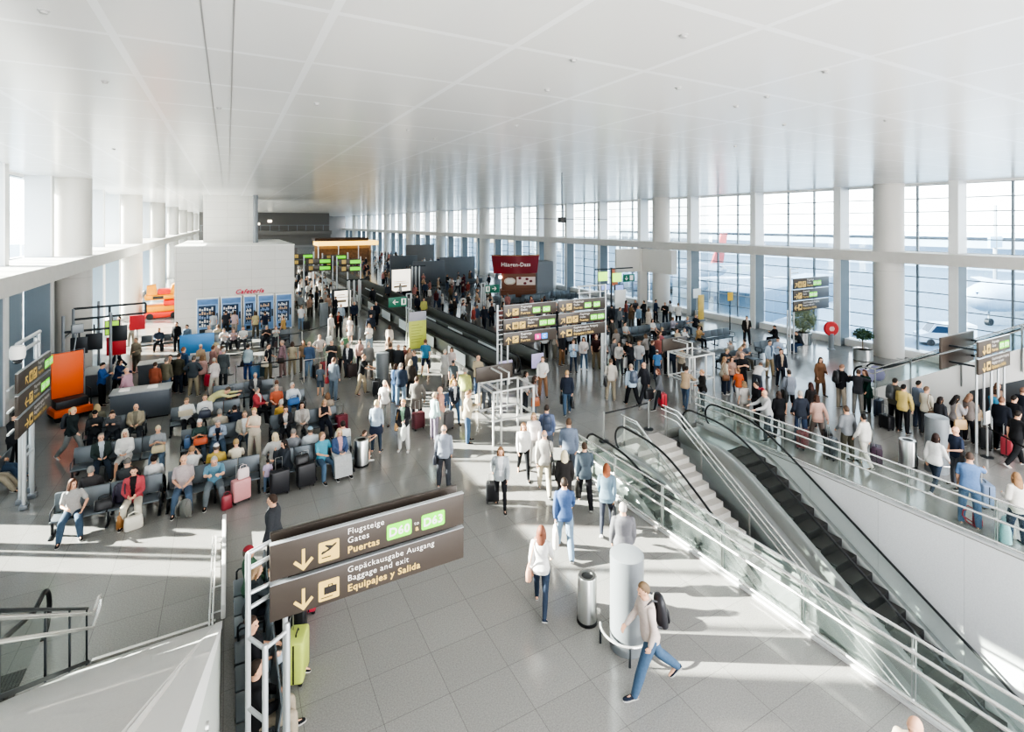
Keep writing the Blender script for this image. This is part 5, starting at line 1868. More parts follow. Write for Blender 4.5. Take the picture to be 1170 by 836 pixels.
def hair_mesh(kind):
    k = ('hair', kind)
    if k in CACHE:
        return CACHE[k]
    mb = MB()
    n, m = 22, 16
    rings = []
    for i in range(1, m):
        a = PI * i / m
        row = []
        for j in range(n):
            th = 2 * PI * j / n
            d = V((math.sin(a) * math.cos(th), math.sin(a) * math.sin(th), -math.cos(a)))
            line = -.62 + 1.2 * max(0, min(1, (d.y + .35) / .9))       # hairline rises towards the forehead
            on = max(0, min(1, (d.z - line) / .16))
            if kind == 'bald':
                on *= max(0, min(1, (.30 - d.z) / .2))
                g = .985
            elif kind in ('cap', 'beret'):
                on = max(0, min(1, (d.z - .22) / .12))
                g = 1.10
            elif kind in ('long', 'bob', 'bun', 'pony', 'wavy'):
                g = 1.10
            else:
                g = 1.065
            s_ = .86 + (g - .86) * on
            row.append((d.x * .078 * s_, -.008 + d.y * .097 * s_, .014 + d.z * .112 * s_))
        rings.append(row)
    mb.rings(rings)
    if kind in ('long', 'wavy', 'bob'):
        L = {'long': -.31, 'wavy': -.25, 'bob': -.135}[kind]
        R = []
        for q, w, dp, y in ((.05, .07, .05, -.055), (-.04, .088, .055, -.05), (-.11, .094, .05, -.06), (L * .6 - .03, .092, .046, -.075), (L * .85, .085, .04, -.085), (L, .055, .02, -.088)):
            R.append([(w * math.cos(2 * PI * j / 14), y + dp * math.sin(2 * PI * j / 14), q) for j in range(14)])
        mb.rings(R[::-1])
        for sg in (-1, 1):
            mb.tube([(sg * .066, .02, .05), (sg * .082, .015, -.03), (sg * .085, .0, -.11), (sg * .075, -.01, L * .75)], [.02, .022, .022, .012], 8)
    if kind == 'bun':
        mb.ell((0, -.11, .05), .042, .04, .042, 10, 8)
    if kind == 'pony':
        mb.tube([(0, -.09, .05), (0, -.14, .03), (0, -.15, -.06), (0, -.13, -.16)], [.022, .028, .026, .01], 8)
    if kind == 'cap':
        mb.rings([[(.07 * c, .07 + .10 * max(0, s_) - .02, .052 - .02 * max(0, s_) + dz) for c, s_ in [(math.cos(PI * j / 8), math.sin(PI * j / 8)) for j in range(9)]] for dz in (0, .012)])
    if kind == 'sunhat':
        mb.lathe([(.16, .02), (.155, .035), (.085, .05), (.08, .12), (.05, .14)], n=20)
    me = mb.mesh('hair')
    smooth(me, 70)
    CACHE[k] = slots(me, 1)
    return me


def setm(o, *ms):
    for i, m in enumerate(ms):
        if i < len(o.material_slots):
            o.material_slots[i].link = 'OBJECT'
            o.material_slots[i].material = m
    return o


def child(par, name, me, mats, mtx=None):
    o = bpy.data.objects.new(name, me)
    COL.objects.link(o)
    o.parent = par
    if mtx is not None:
        o.matrix_local = mtx
    return setm(o, *mats)


NAME = {'tee': 'tee_shirt', 'shirt': 'shirt', 'jacket': 'jacket', 'coat': 'coat', 'tank': 'tank_top', 'dress': 'dress', 'sweater': 'sweater'}
PEOPLE = []


def person(x, y, face, pose, sex, top, bottom, hair, desc, h=1.75, shoe='2b2b2e', skin=0, hi=None, group=None, z=0.0, child_=False):
    """face: bearing of the nose, clockwise from +Y"""
    d = x * SA + y * CA
    seated = pose.startswith('sit') or pose == 'lounge'
    for _ in range(6):
        for q, qr, _d in PEOPLE:
            dx, dy = x - q.location.x, y - q.location.y
            lim = .50 if seated else (.46 if not qr.sit else .52)
            dd = math.hypot(dx, dy)
            if dd < lim and abs(z - q.location.z) < .5:
                if seated:
                    if abs(dy) < .4:
                        x = q.location.x + math.copysign(math.sqrt(lim ** 2 - dy ** 2), dx if dx else 1)
                else:
                    k = lim / max(dd, .01)
                    x, y = q.location.x + dx * k, q.location.y + dy * k
    if hi is None:
        hi = d < 14.5
    s = h / 1.75
    o = bpy.data.objects.new('person', body_mesh(pose, sex, hi))
    COL.objects.link(o)
    setm(o, SKIN[skin % 4], M_EYE, M_LIP)
    o.location = (x, y, z)
    o.rotation_euler = (0, 0, -math.radians(face))
    o.scale = (s * rnd.uniform(.97, 1.04), s * rnd.uniform(.97, 1.04), s)
    tag(o, desc, 'person', group)
    r = rig(pose, sex)
    hk, hc = hair
    nm = {'cap': 'cap', 'sunhat': 'sun_hat', 'beret': 'cap'}.get(hk, 'hair')
    if nm != 'hair':
        child(o, 'hair', hair_mesh('short'), [hairm('6a5a4c')], r.hm)
    hm = r.hm.copy()
    child(o, nm, hair_mesh(hk), [hairm(hc) if nm == 'hair' else cloth(hc)], hm)
    tk, tc = top[0], top[1]
    child(o, NAME[tk], top_mesh(pose, sex, tk, hi), [cloth(tc), cloth(top[2] if len(top) > 2 else tc)])
    if bottom and tk != 'dress':
        child(o, bottom[0] if bottom[0] != 'leggings' else 'leggings', bottom_mesh(pose, sex, bottom[0], hi), [cloth(bottom[1])])
    for me in shoe_meshes(pose, sex):
        child(o, 'shoe', me, [cloth(shoe), cloth('d8d4cc' if shoe != 'f0eeea' else 'f0eeea')])
    o['_rig'] = 0
    del o['_rig']
    PEOPLE.append((o, r, desc))
    return PEOPLE[-1]


# ---------------------------------------------------------------- luggage
def M_CASE(c):
    c = mute(c, .85, .95)
    return mat('case_' + c, c, .4, noise=.06, scale=20)


def suitcase(x, y, rz, col, label, w=.42, h=.6, d=.26, handle=1.0, z=0, group=None):
    t = thing('suitcase', label, 'suitcase', (x, y, z), rz, group)
    obj('shell', MB().rbox(-w / 2, w / 2, -d / 2, d / 2, .06, h, .05, seg=3), M_CASE(col), t)
    obj('trim_band', MB().box(-w / 2 - .003, w / 2 + .003, -.012, .012, .09, h - .03), M_BLACK, t, sm=False)
    if handle > h:
        obj('pull_handle', MB().tube([(-.09, d * .3, h - .05), (-.09, d * .3, handle), (.09, d * .3, handle), (.09, d * .3, h - .05)], .011, 6), M_STEEL, t)
    obj('carry_handle', MB().tube([(-.08, 0, h - .01), (-.07, 0, h + .035), (.07, 0, h + .035), (.08, 0, h - .01)], .011, 6), M_BLACK, t)
    for sx_ in (-1, 1):
        for sy_ in (-1, 1):
            obj('wheel', MB().tube([(sx_ * w * .38 - .012, sy_ * d * .32, .032), (sx_ * w * .38 + .012, sy_ * d * .32, .032)], .032, 10), M_BLACK, t)
    return t


def pack_mesh_parts(t, col, s=1.0):
    c = M_CASE(col)
    mb = MB()
    mb.rings([[(a * .15 * s * math.cos(2 * PI * k / 16), -b * .09 * s * math.sin(2 * PI * k / 16) - .09 * s, zz * s) for k in range(16)] for zz, a, b in ((-.24, .8, .6), (-.22, 1, .95), (-.05, 1.02, 1.08), (.12, .95, .95), (.2, .78, .75), (.24, .4, .4))])
    obj('bag_body', mb, c, t)
    obj('front_pocket', MB().rings([[(a * .105 * s * math.cos(2 * PI * k / 12), -.175 * s - b * .045 * s * math.sin(2 * PI * k / 12), zz * s) for k in range(12)] for zz, a, b in ((-.2, .8, .6), (-.16, 1, 1), (-.04, .95, 1), (.0, .6, .5))]), c, t)
    for sg in (-1, 1):
        obj('strap', MB().tube([(sg * .09 * s, -.02, .2 * s), (sg * .1 * s, .06, .24 * s), (sg * .11 * s, .19, .18 * s), (sg * .12 * s, .21, .05 * s), (sg * .13 * s, .12, -.12 * s), (sg * .12 * s, -.03, -.2 * s)], .016, 6), c, t)


def backpack_on(pr, col, label):
    o, r, _ = pr
    p, a = r.frame(.62)
    p = p - V((0, math.cos(a), -math.sin(a))) * .135
    m = o.matrix_basis.copy()
    t = thing('backpack', label, 'backpack')
    t.matrix_basis = m @ Matrix.Translation(p) @ Matrix.Rotation(-a, 4, 'X')
    pack_mesh_parts(t, col)
    return t


def backpack_at(x, y, z, rz, col, label, s=1.0):
    t = thing('backpack', label, 'backpack', (x, y, z + .24 * s), rz)
    pack_mesh_parts(t, col, s)
    return t


def bag_parts(t, col, w, h, d, strap):
    c = M_CASE(col)
    obj('bag_body', MB().rings([[(a * w / 2 * (1 if abs(math.cos(q)) > .7 else .98) * math.copysign(abs(math.cos(q)) ** .5, math.cos(q)), b * d / 2 * math.copysign(abs(math.sin(q)) ** .5, math.sin(q)), zz) for q in [2 * PI * (k + .5) / 16 for k in range(16)]] for zz, a, b in ((-h, .9, .8), (-h + .02, 1, 1), (-h * .4, .98, .95), (-.02, .9, .6), (0, .86, .4))]), c, t)
    obj('handle', MB().tube([(-w * .3, 0, -.01), (-w * .25, 0, strap * .7), (0, 0, strap), (w * .25, 0, strap * .7), (w * .3, 0, -.01)], .011, 6), c, t)


def handbag(pr, side, col, label, w=.32, h=.3, d=.14, name='handbag'):
    """hangs from the hand on that side"""
    o, r, _ = pr
    a = r.arms[side]
    p = o.matrix_basis @ (a[2] + a[3] * .09)
    t = thing(name, label, 'bag', p - V((0, 0, .13)), o.rotation_euler[2] + PI / 2)
    bag_parts(t, col, w, h, d, .13)
    return t


def shoulder_bag(pr, side, col, label, w=.34, h=.26, d=.13, low=.02):
    o, r, _ = pr
    sg = -1 if side == 'l' else 1
    sh = r.at(.99) + V((sg * .12, 0, .02))
    hp = r.at(.08) + V((sg * .235, -.03, -low))
    t = thing('shoulder_bag', label, 'bag')
    t.matrix_basis = o.matrix_basis @ Matrix.Translation(hp) @ Matrix.Rotation(PI / 2, 4, 'Z')
    bag_parts(t, col, w, h, d, .1)
    q = Matrix.Rotation(-PI / 2, 4, 'Z')
    pts = [q @ (p - hp) for p in (hp + V((0, .08, 0)), hp.lerp(sh, .5) + V((sg * .01, .13, 0)), sh + V((0, .03, .015)), sh + V((0, -.06, .0)), hp.lerp(sh, .5) + V((sg * .0, -.15, 0)), hp + V((0, -.08, 0)))]
    obj('strap', MB().tube(pts, .012, 6), M_CASE(col), t)
    return t


def bag_at(x, y, z, rz, col, label, w=.36, h=.3, d=.18, name='bag'):
    t = thing(name, label, 'bag', (x, y, z + h), rz)
    bag_parts(t, col, w, h, d, .1)
    return t


def case_of(pr, side, col, label, **k):
    """wheeled case whose handle is in that hand"""
    o, r, _ = pr
    a = r.arms[side]
    p = o.matrix_basis @ (a[2] + a[3] * .09)
    return suitcase(p.x, p.y, o.rotation_euler[2], col, label, handle=max(.75, p.z), **k)
# ================================================================ who stands and sits where
AWAY, TOWARD, RIGHT, LEFT = 29, 209, 119, 299


def st(u, v, *a, **k):
    x, y = G(u, v)
    return person(x, y, *a, **k)


def hd(u, v, face, pose, sex, top, bottom, hair, desc, h=1.72, **k):
    x, y = G(u, v, h * .93)
    return person(x, y, face, pose, sex, top, bottom, hair, desc, h=h, **k)


def se(u, v, row, face, pose, sex, top, bottom, hair, desc, h=1.7, dx=0, **k):
    x, y = G(u, v, 1.2)
    y = row if row else y
    return person(x + dx, y, face, pose, sex, top, bottom, hair, desc, h=h, **k)


JEAN, NAVY, BLK, GRY, KHA, CRM = '54708f', '2c3a52', '26272b', '77797c', 'a8977a', 'e3dccb'
T, S_, J, C_, K_, W_ = 'tee', 'shirt', 'jacket', 'coat', 'tank', 'sweater'
tr = lambda c: ('trousers', c)

# ---- foreground
p = st(742, 787, LEFT - 8, 'stride', 'm', (S_, 'e7cfc4'), tr('4f6e92'), ('short', '8a6a48'), 'person in pale pink shirt and blue jeans striding past the round grey pillar', h=1.80, shoe='2a3347')
backpack_on(p, '2e2d31', 'black backpack on the man striding past the grey pillar')
p = st(618, 696, AWAY + 10, 'walk', 'f', (S_, 'efece8'), ('leggings', '3c4b63'), ('wavy', '8a4a30'), 'person in white blouse and navy jeans walking alone in the middle foreground', h=1.66, shoe='33405a')
shoulder_bag(p, 'l', 'd9a184', 'tan shoulder bag of the woman in white blouse')
p = st(645, 632, AWAY, 'walk', 'm', (S_, '4a6aa0'), tr('8aa6c4'), ('short', '3a2a20'), 'person in blue shirt and light jeans with a white carrier bag, walking away', h=1.76)
handbag(p, 'l', 'efe6dc', 'white carrier bag held by the man in blue shirt', w=.36, h=.42)
p = st(693, 607, AWAY + 12, 'walk2', 'f', (J, '6b8798'), ('leggings', '3d4250'), ('wavy', 'a8542c'), 'person with red hair and blue denim jacket walking beside the chrome railing', h=1.68, shoe='e8e4de')
handbag(p, 'r', '2a2a2e', 'black handbag of the red haired woman by the railing')
p = st(668, 577, AWAY, 'walk', 'm', (J, '586672'), tr('2b2a30'), ('short', '4d3526'), 'person in slate jacket and black trousers walking close to the railing', h=1.72)
handbag(p, 'l', '2b2826', 'dark bag held by the person in slate jacket', w=.36)
p = st(712, 672, AWAY, 'stand', 'm', (C_, '77757a'), tr('4a4a50'), ('short', 'b9b2aa'), 'person with grey hair and long grey coat behind the round grey pillar', h=1.76)
p = st(650, 548, AWAY, 'walk2', 'm', (J, '75839a'), tr('5b6374'), ('short', '6a4a34'), 'person in grey blue suit jacket walking away before the railing end', h=1.83)
p = st(622, 563, AWAY, 'walk', 'm', (S_, 'cfc6bb'), tr('d2c5ad'), ('bald', 'b8a89a'), 'person in beige shirt and pale khaki trousers with a strap bag, walking away', h=1.80)
shoulder_bag(p, 'r', '2c2b2b', 'black strap bag of the man in beige shirt', w=.3, h=.34)
p = st(645, 588, AWAY, 'stand', 'f', (J, '3c3836'), ('skirt', '4a423d'), ('long', 'ead7a8'), 'person with long pale blond hair and dark jacket behind the man in blue shirt', h=1.66)
p = st(598, 544, TOWARD - 5, 'walk', 'f', (S_, 'f2f0ee'), ('leggings', '26282c'), ('long', 'b07a4c'), 'person in white top and black leggings walking towards the viewer with long hair', h=1.68)
p = st(572, 579, TOWARD, 'pull', 'f', (J, 'b9bec2', 'f0eeee'), ('leggings', '2c2d31'), ('long', '9a6a44'), 'person in grey cardigan over white tee pulling a black suitcase', h=1.66)
case_of(p, 'r', '28282b', 'black cabin suitcase pulled by the woman in grey cardigan', w=.36, h=.55)
p = st(610, 530, TOWARD + 8, 'walk2', 'f', (S_, 'f0e2de'), tr('cfc8c4'), ('bob', 'c29a6e'), 'person in pinkish white top beside the man with blue shirt and backpack', h=1.66)
p = st(624, 527, AWAY, 'stand2', 'm', (S_, '7384ad'), tr('6a6f7c'), ('short', '38281f'), 'person in blue shirt with dark backpack in the sunlit group', h=1.78)
backpack_on(p, '3a4660', 'dark blue backpack on the man in the sunlit group')
p = st(507, 556, AWAY, 'stand', 'm', (S_, '9aa3b2'), tr('4b4e55'), ('bald', 'a89a8e'), 'person with shaved head and grey shirt standing alone with dark bags', h=1.77)
shoulder_bag(p, 'l', '2f323a', 'dark messenger bag of the man in grey shirt')
p = st(313, 661, LEFT - 10, 'stand', 'm', (J, '4a4d52', 'eeeeea'), tr('3a3c42'), ('short', '4a3528'), 'person in dark grey suit standing behind the nearest direction sign', h=1.80)
p = st(1047, 988, LEFT - 30, 'stand', 'm', (T, 'c8b49c'), tr('5a5e66'), ('bald', 'c9a58c'), 'person with bald head at the bottom edge beside the railing', h=1.76)
# under the deck, on the dark benches
person(.40, 8.25, 90, 'sit', 'm', (J, '2a2a2d'), tr('b9a88e'), ('short', '3b2a20'), 'person in black jacket and beige trousers seated below the direction sign', hi=True)
person(.40, 9.2, 90, 'sit_cross', 'f', (T, '26262a'), tr('b4c6d6'), ('bun', '4f382a'), 'person in black top and pale jeans seated below the direction sign', hi=True)
person(.40, 10.6, 90, 'sit_chin', 'f', (J, '3a4246'), tr('2e3440'), ('bob', 'b58e64'), 'person with blond hair and dark jacket seated at the deck wall, hand raised', hi=True)
person(.40, 11.25, 90, 'sit', 'f', (J, '4f7a5c'), tr('3a3a40'), ('beret', 'b8323c'), 'person in green jacket and red cap seated at the deck wall', hi=True)
suitcase(1.02, 9.30, 1.2, 'c5d45a', 'lime green suitcase standing below the direction sign', w=.46, h=.74, d=.30, handle=1.05)
suitcase(1.12, 10.15, 1.35, '26272a', 'large black suitcase behind the lime green one', w=.48, h=.74, d=.30)
suitcase(1.42, 10.85, 1.35, 'c22f45', 'red suitcase behind the large black one', w=.44, h=.66, d=.26)

# ---- front seating block
A1, A2 = 16.42, 17.08
se(82, 554, A1 - .06, 172, 'sit_turn', 'f', (T, 'b9b6b2'), tr('4b6480'), ('wavy', '6b3f28'), 'person in grey tee and jeans at the left end of the front bench')
bag_at(-2.72, 16.35, .43, .2, '232326', 'black bag lying on the front bench beside the curly haired woman', w=.42, h=.24, d=.26)
backpack_at(-2.40, 16.40, .43, PI, '3a3346', 'dark patterned backpack sitting on the front bench', 1.05)
se(150, 545, A1, 180, 'sit', 'f', (J, 'e0505a', '2e2a2c'), tr('e2d8c2'), ('short', '3c2b24'), 'person in coral red jacket and cream trousers on the front bench')
bag_at(-2.05, 15.80, 0, .3, 'ddd5c6', 'cream bag at the feet of the woman in coral jacket', w=.40, h=.32, d=.2)
bag_at(-2.32, 15.98, 0, .9, 'b5793c', 'tan brown bag at the feet of the woman in coral jacket', w=.2, h=.34, d=.16)
se(210, 525, A1, 180, 'sit', 'h', (T, 'c9b7b6'), tr('566f8c'), ('bald', 'cbb0a0'), 'person with bald head and lilac polo on the front bench', h=1.78)
backpack_at(-.98, 15.72, 0, PI - .4, '75756f', 'grey backpack on the floor before the man in lilac polo', .95)
se(245, 521, A1, 180, 'sit_fwd', 'm', (T, '6fa8c4'), tr('7c868c'), ('short', 'b7b2ac'), 'person in light blue polo beside the pink suitcase on the front bench', h=1.76)
suitcase(.32, 15.95, .35, 'e59a9a', 'pink suitcase standing at the end of the front bench', w=.46, h=.62, d=.26, handle=.98)
bag_at(-.02, 15.72, 0, .4, 'a33440', 'dark red bag on the floor beside the pink suitcase', w=.26, h=.36, d=.16)
bag_at(.38, 15.98, .62, .3, 'ead3d2', 'pale pink bag on top of the pink suitcase', w=.3, h=.26, d=.16)
se(186, 521, A2, 0, 'sit', 'f', (S_, 'f1efec'), tr('2b2c30'), ('bun', '2e211b'), 'person in white shirt with dark bun seated with back to the bald man', dx=-.2)
se(219, 513, A2, 0, 'sit_fwd', 'm', (T, 'efedea'), tr('55585f'), ('short', 'b07f55'), 'person in white tee with sandy hair seated facing away behind the front bench')
se(247, 513, A2, 0, 'sit', 'm', (J, 'd8b44c'), tr('44474d'), ('cap', 'ecebe8'), 'person in white cap and yellow jacket seated facing away')
se(268, 510, A2, 0, 'sit_read', 'f', (T, 'efe3c6'), tr('6b6f76'), ('short', 'c9a05c'), 'person in cream top with blond hair seated facing away, right of the white cap')
se(118, 538, A2, 0, 'sit', 'm', (J, '4d4a4c'), tr('3a3c42'), ('short', '8d8880'), 'person with grey hair seated with back to the curly haired woman', dx=-.3)
se(142, 536, A2, 0, 'sit_read', 'm', (J, '565a5e'), tr('3a3c42'), ('short', '77706a'), 'person with dark grey hair seated with back to the woman in coral')
se(299, 498, A2, 0, 'sit_turn', 'f', (J, 'e2dfd8'), ('skirt', '57544f'), ('bob', 'e8cf9a'), 'person with blond bob and cream striped jacket seated at the gap in the benches', dx=.35)
se(322, 511, A1, 250, 'sit_chin', 'f', (J, '3f464f'), tr('2d2f35'), ('long', '2a201c'), 'person with long dark hair and dark jacket seated next to the black suitcases', dx=.15)
se(321, 496, A2, 20, 'sit_read', 'm', (T, '8d9096'), tr('4b4e55'), ('short', '8a8078'), 'person in grey tee seated behind the black suitcases', dx=.3)
suitcase(1.28, 15.85, .15, '2c2d31', 'left black suitcase beside the toddler', w=.5, h=.68, d=.28)
suitcase(1.98, 15.95, .15, '2b2c2f', 'right black suitcase of the pair near the toddler', w=.5, h=.68, d=.28)
bag_at(1.88, 16.0, .69, .2, '222224', 'black bag on top of the right black suitcase', w=.4, h=.22, d=.24)
st(306, 562, 0, 'stand', 'f', (T, 'cdb6d6'), tr('6b87a8'), ('short', '35271f'), 'child in lilac top and jeans standing beside the black suitcases', h=.92, hi=True)
se(348, 486, A2, 0, 'sit', 'm', (J, 'd6dde2'), tr('77797c'), ('cap', '8fc0dc'), 'person in light blue cap and pale jacket seated facing away, right of the gap', dx=.1)
se(367, 494, A1, 160, 'sit_turn', 'm', (T, '4fb4cf'), tr('557392'), ('short', 'a57a58'), 'person in turquoise tee and jeans at the right end of the front bench')
p = se(381, 490, A1, 175, 'sit', 'f', (J, '4c6390', 'd8a0a8'), tr('77808a'), ('bob', 'e2c48a'), 'person with blond hair and denim jacket, grey coat on the lap')
c = MB()
c.rings([[(x, y, z) for x, y in ((-.26, .12), (.24, .1), (.26, -.2 - .2 * k), (-.24, -.24 - .2 * k))] for k, z in ((0, .66), (.3, .60), (.8, .40), (1.0, .1))])
tag(obj('folded_coat', c, mat('grey_wool', 'a6a7a6', .9, noise=.2, scale=20), loc=(p[0].location.x, p[0].location.y - .22, .0)), 'grey coat draped over the knees of the woman in denim jacket', 'coat')
se(387, 479, A2, 0, 'sit', 'm', (S_, 'efefee'), tr('3a3d44'), ('short', '33251e'), 'person in white shirt and dark hair seated facing away at the right end', dx=.05)
hd(396, 486, 90, 'sit_fwd', 'm', (T, '2b2b2e'), ('shorts', '2e2e33'), ('short', '5a4030'), 'child in black at the very end of the front bench', h=1.3, shoe='f0eeea')

# ---- second seating block
B1, B2 = 19.5, 20.2
se(115, 500, B1, 165, 'sit', 'm', (J, '3b4a46', 'c3cdd8'), tr('3f4c5f'), ('short', '9a8f86'), 'person in dark green jacket and jeans on the second block')
bag_at(-3.0, 19.2, 0, .3, '2c2c30', 'dark bag on the floor between the man in green jacket and the lady in white', w=.4, h=.4, d=.25)
se(143, 494, B1, 180, 'sit', 'f', (C_, 'efece6'), ('skirt', 'e6e0d8'), ('bob', 'e6dcc4'), 'person with white hair and white coat on the second block', shoe='d8c8b0')
se(177, 490, B1, 180, 'sit_read', 'f', (T, 'a8adb0'), tr('6f8aa6'), ('short', 'e3cf9e'), 'person in striped grey top with a bag on the lap', dx=.08)
bag_at(-1.86, 19.12, .58, 0, 'd6c49c', 'straw coloured bag on the lap of the woman in grey top', w=.36, h=.2, d=.2)
bag_at(-1.12, 19.45, .43, .1, '5a7fb0', 'small blue and white bag on the seat beside the woman in grey top', w=.2, h=.3, d=.14)
se(229, 481, B1, 180, 'sit_read', 'f', (T, '3f5a55'), tr('5b6a7c'), ('short', 'e4e0da'), 'person with white hair and dark green tee holding an orange bag', dx=-.02)
bag_at(-.75, 19.1, .6, 0, 'e8663a', 'orange bag on the lap of the white haired person', w=.4, h=.2, d=.18)
se(249, 477, B1, 180, 'sit_fwd', 'm', (J, 'a9bcd6', '2e3a52'), tr('5d7694'), ('short', 'a89c92'), 'person in light blue jacket over navy shirt on the second block')
se(279, 469, B1, 185, 'sit', 'm', (J, 'c2b8a4', 'eef0ee'), tr('4e5a6a'), ('short', '8d7358'), 'person in beige blazer and white shirt on the second block')
se(251, 467, B2, 0, 'sit', 'm', (J, 'c9bda8'), tr('77797c'), ('short', '98928a'), 'person in beige jacket seated facing away behind the light blue jacket')
se(268, 455, B2, 350, 'sit_fwd', 'm', (J, '2f3a50'), tr('33363d'), ('short', '33261f'), 'person in navy jacket seated facing away, bent forward')
st(291, 526, TOWARD, 'think', 'f', (T, 'f1ddc2'), tr('e3d7c0'), ('short', 'dcae62'), 'person in peach tee and cream trousers standing among the seats, hand at chin', h=1.7)
se(327, 468, B1, 185, 'sit_chin', 'f', (J, '3a3a3f', 'd8d6d4'), tr('2b2c31'), ('bun', '4a3427'), 'person in black and white jacket seated with hand at mouth')
se(344, 460, B1, 180, 'sit', 'f', (J, 'c9c3ba', 'b0a8a0'), tr('8a857e'), ('long', '3b261c'), 'person with long dark brown hair and beige jacket on the second block')
se(368, 454, B1, 178, 'sit_read', 'f', (K_, '2d2f36'), tr('2b3142'), ('bob', 'c79a6b'), 'person in black tank top at the right end of the second block')
suitcase(3.62, 19.4, .3, '7d2638', 'dark red suitcase beside the woman in black tank top', w=.42, h=.66, d=.26)
backpack_at(1.42, 18.9, 0, 2.6, '232327', 'large black backpack on the floor before the woman with hand at mouth', 1.15)
se(320, 455, B2, 5, 'sit', 'f', (S_, 'f0b640'), tr('77797c'), ('short', 'c9c2ba'), 'person in yellow shirt with grey hair seated facing away')
se(372, 447, B2, 10, 'sit', 'f', (T, 'b7a58f'), tr('55585f'), ('bob', '8a5e3e'), 'person in tan top with brown bob seated facing away')

# ---- third seating block and behind
C1, C2 = 22.1, 22.8
se(108, 472, C1, 170, 'sit_read', 'm', (J, '3d4146'), tr('33363d'), ('beret', '1f2022'), 'person in black cap and dark jacket reading on the third block')
se(129, 466, C1, 178, 'sit_fwd', 'm', (J, '5d6268'), tr('3f4650'), ('short', '4a3629'), 'person in grey jacket leaning over a child on the third block')
st(124, 507, TOWARD, 'stand', 'f', (T, 'e39a8e'), tr('8fa4b4'), ('bob', 'c08a58'), 'child in salmon top standing before the man in grey jacket', h=1.05)
se(155, 465, C1, 180, 'sit', 'm', (J, 'b4a688', '8b8470'), tr('3f434b'), ('bald', 'd3b5a2'), 'person with bald head and olive beige jacket on the third block')
se(115, 462, C2, 0, 'sit', 'f', (J, '7d7a66'), tr('5f6268'), ('bob', 'cfae72'), 'person with blond hair seated facing away at the left end of the third block')
se(213, 456, C1, 165, 'sit_read', 'm', (S_, 'f1f0ee'), tr('2e3138'), ('short', '9b7c5e'), 'person in white shirt reading a paper on the third block')
tag(obj('newspaper', MB().box(-.22, .0, -.004, .004, 0, .28, mtx=Matrix.Rotation(.5, 4, 'X')).box(.0, .22, -.004, .004, 0, .28, mtx=Matrix.Rotation(.45, 4, 'X')), mat('newsprint', 'e0d6bf', .8), loc=(-1.3, 21.68, .75)), 'open newspaper held by the man in white shirt', 'newspaper')
se(234, 454, C1, 180, 'sit', 'm', (S_, 'eeeeec'), tr('c8c2b4'), ('short', '8a7058'), 'person in white shirt with dark bag on the lap, third block')
bag_at(-.72, 21.72, .58, 0, '3a4054', 'dark blue bag on the lap of the man in white shirt', w=.4, h=.26, d=.2)
se(291, 447, C1, 120, 'sit_turn', 'm', (J, 'd9434c', 'efe9e2'), tr('2b2c31'), ('short', '8d867e'), 'person in red jacket and white shirt on the right of the third block', dx=.1)
se(316, 442, C1, 180, 'sit', 'm', (T, 'ec6a44'), tr('6a6d72'), ('short', 'c3a488'), 'person in bright orange tee on the third block')
se(333, 437, C1, 175, 'sit_turn', 'm', (S_, 'dfe6ee'), tr('4f74a4'), ('short', 'cdc7c0'), 'person with white hair and pale blue shirt, blue bag on the lap')
bag_at(2.25, 21.7, .56, .2, '2f6fb4', 'bright blue bag on the lap of the white haired man', w=.44, h=.24, d=.24)
se(319, 436, C2, 0, 'sit', 'm', (T, 'b4aaa2'), tr('55585f'), ('short', '7a4a34'), 'person with reddish brown hair seated facing away on the third block', dx=-.1)
st(240, 488, 100, 'bend', 'm', (S_, 'e3dd92'), tr('8d8776'), ('short', '5d4636'), 'person in yellow green shirt bending over a brown bag', h=1.74)
bag_at(.02, 22.6, .44, .3, 'b26a35', 'brown leather bag that the man in yellow shirt bends over', w=.44, h=.36, d=.26)
se(292, 430, 24.3, 180, 'sit', 'm', (J, '4a4e54', 'c9c4bc'), tr('3a3d44'), ('short', 'b4aea6'), 'person in dark jacket with luggage on the lone bench behind')
suitcase(.15, 23.7, .2, '2b2c30', 'black suitcase beside the man on the lone bench', w=.42, h=.68, d=.28)
p = st(82, 523, RIGHT, 'walk', 'f', (J, '2f3a3c'), tr('8f9290'), ('pony', 'e0c084'), 'person with blond ponytail and black vest walking past the orange cart', h=1.7, shoe='e8e6e2')
backpack_on(p, '2c3138', 'black backpack on the woman with blond ponytail')
st(16, 536, RIGHT, 'phone', 'm', (J, '303338', 'eceae6'), tr('2a2b2f'), ('short', '2a2320'), 'person in dark vest with white hood at the left edge behind the sign', h=1.76)
person(-5.95, 20.45, 90, 'lounge', 'm', (T, 'b4b0a8'), tr('4a6484'), ('short', '4a3a2c'), 'person in jeans lounging at the left edge below the sign', shoe='2a2a2c', hi=True)
person(-5.95, 19.75, 90, 'lounge', 'm', (T, '55606c'), tr('c2b498'), ('short', '5a4736'), 'person in khaki trousers lounging at the left edge', hi=True)

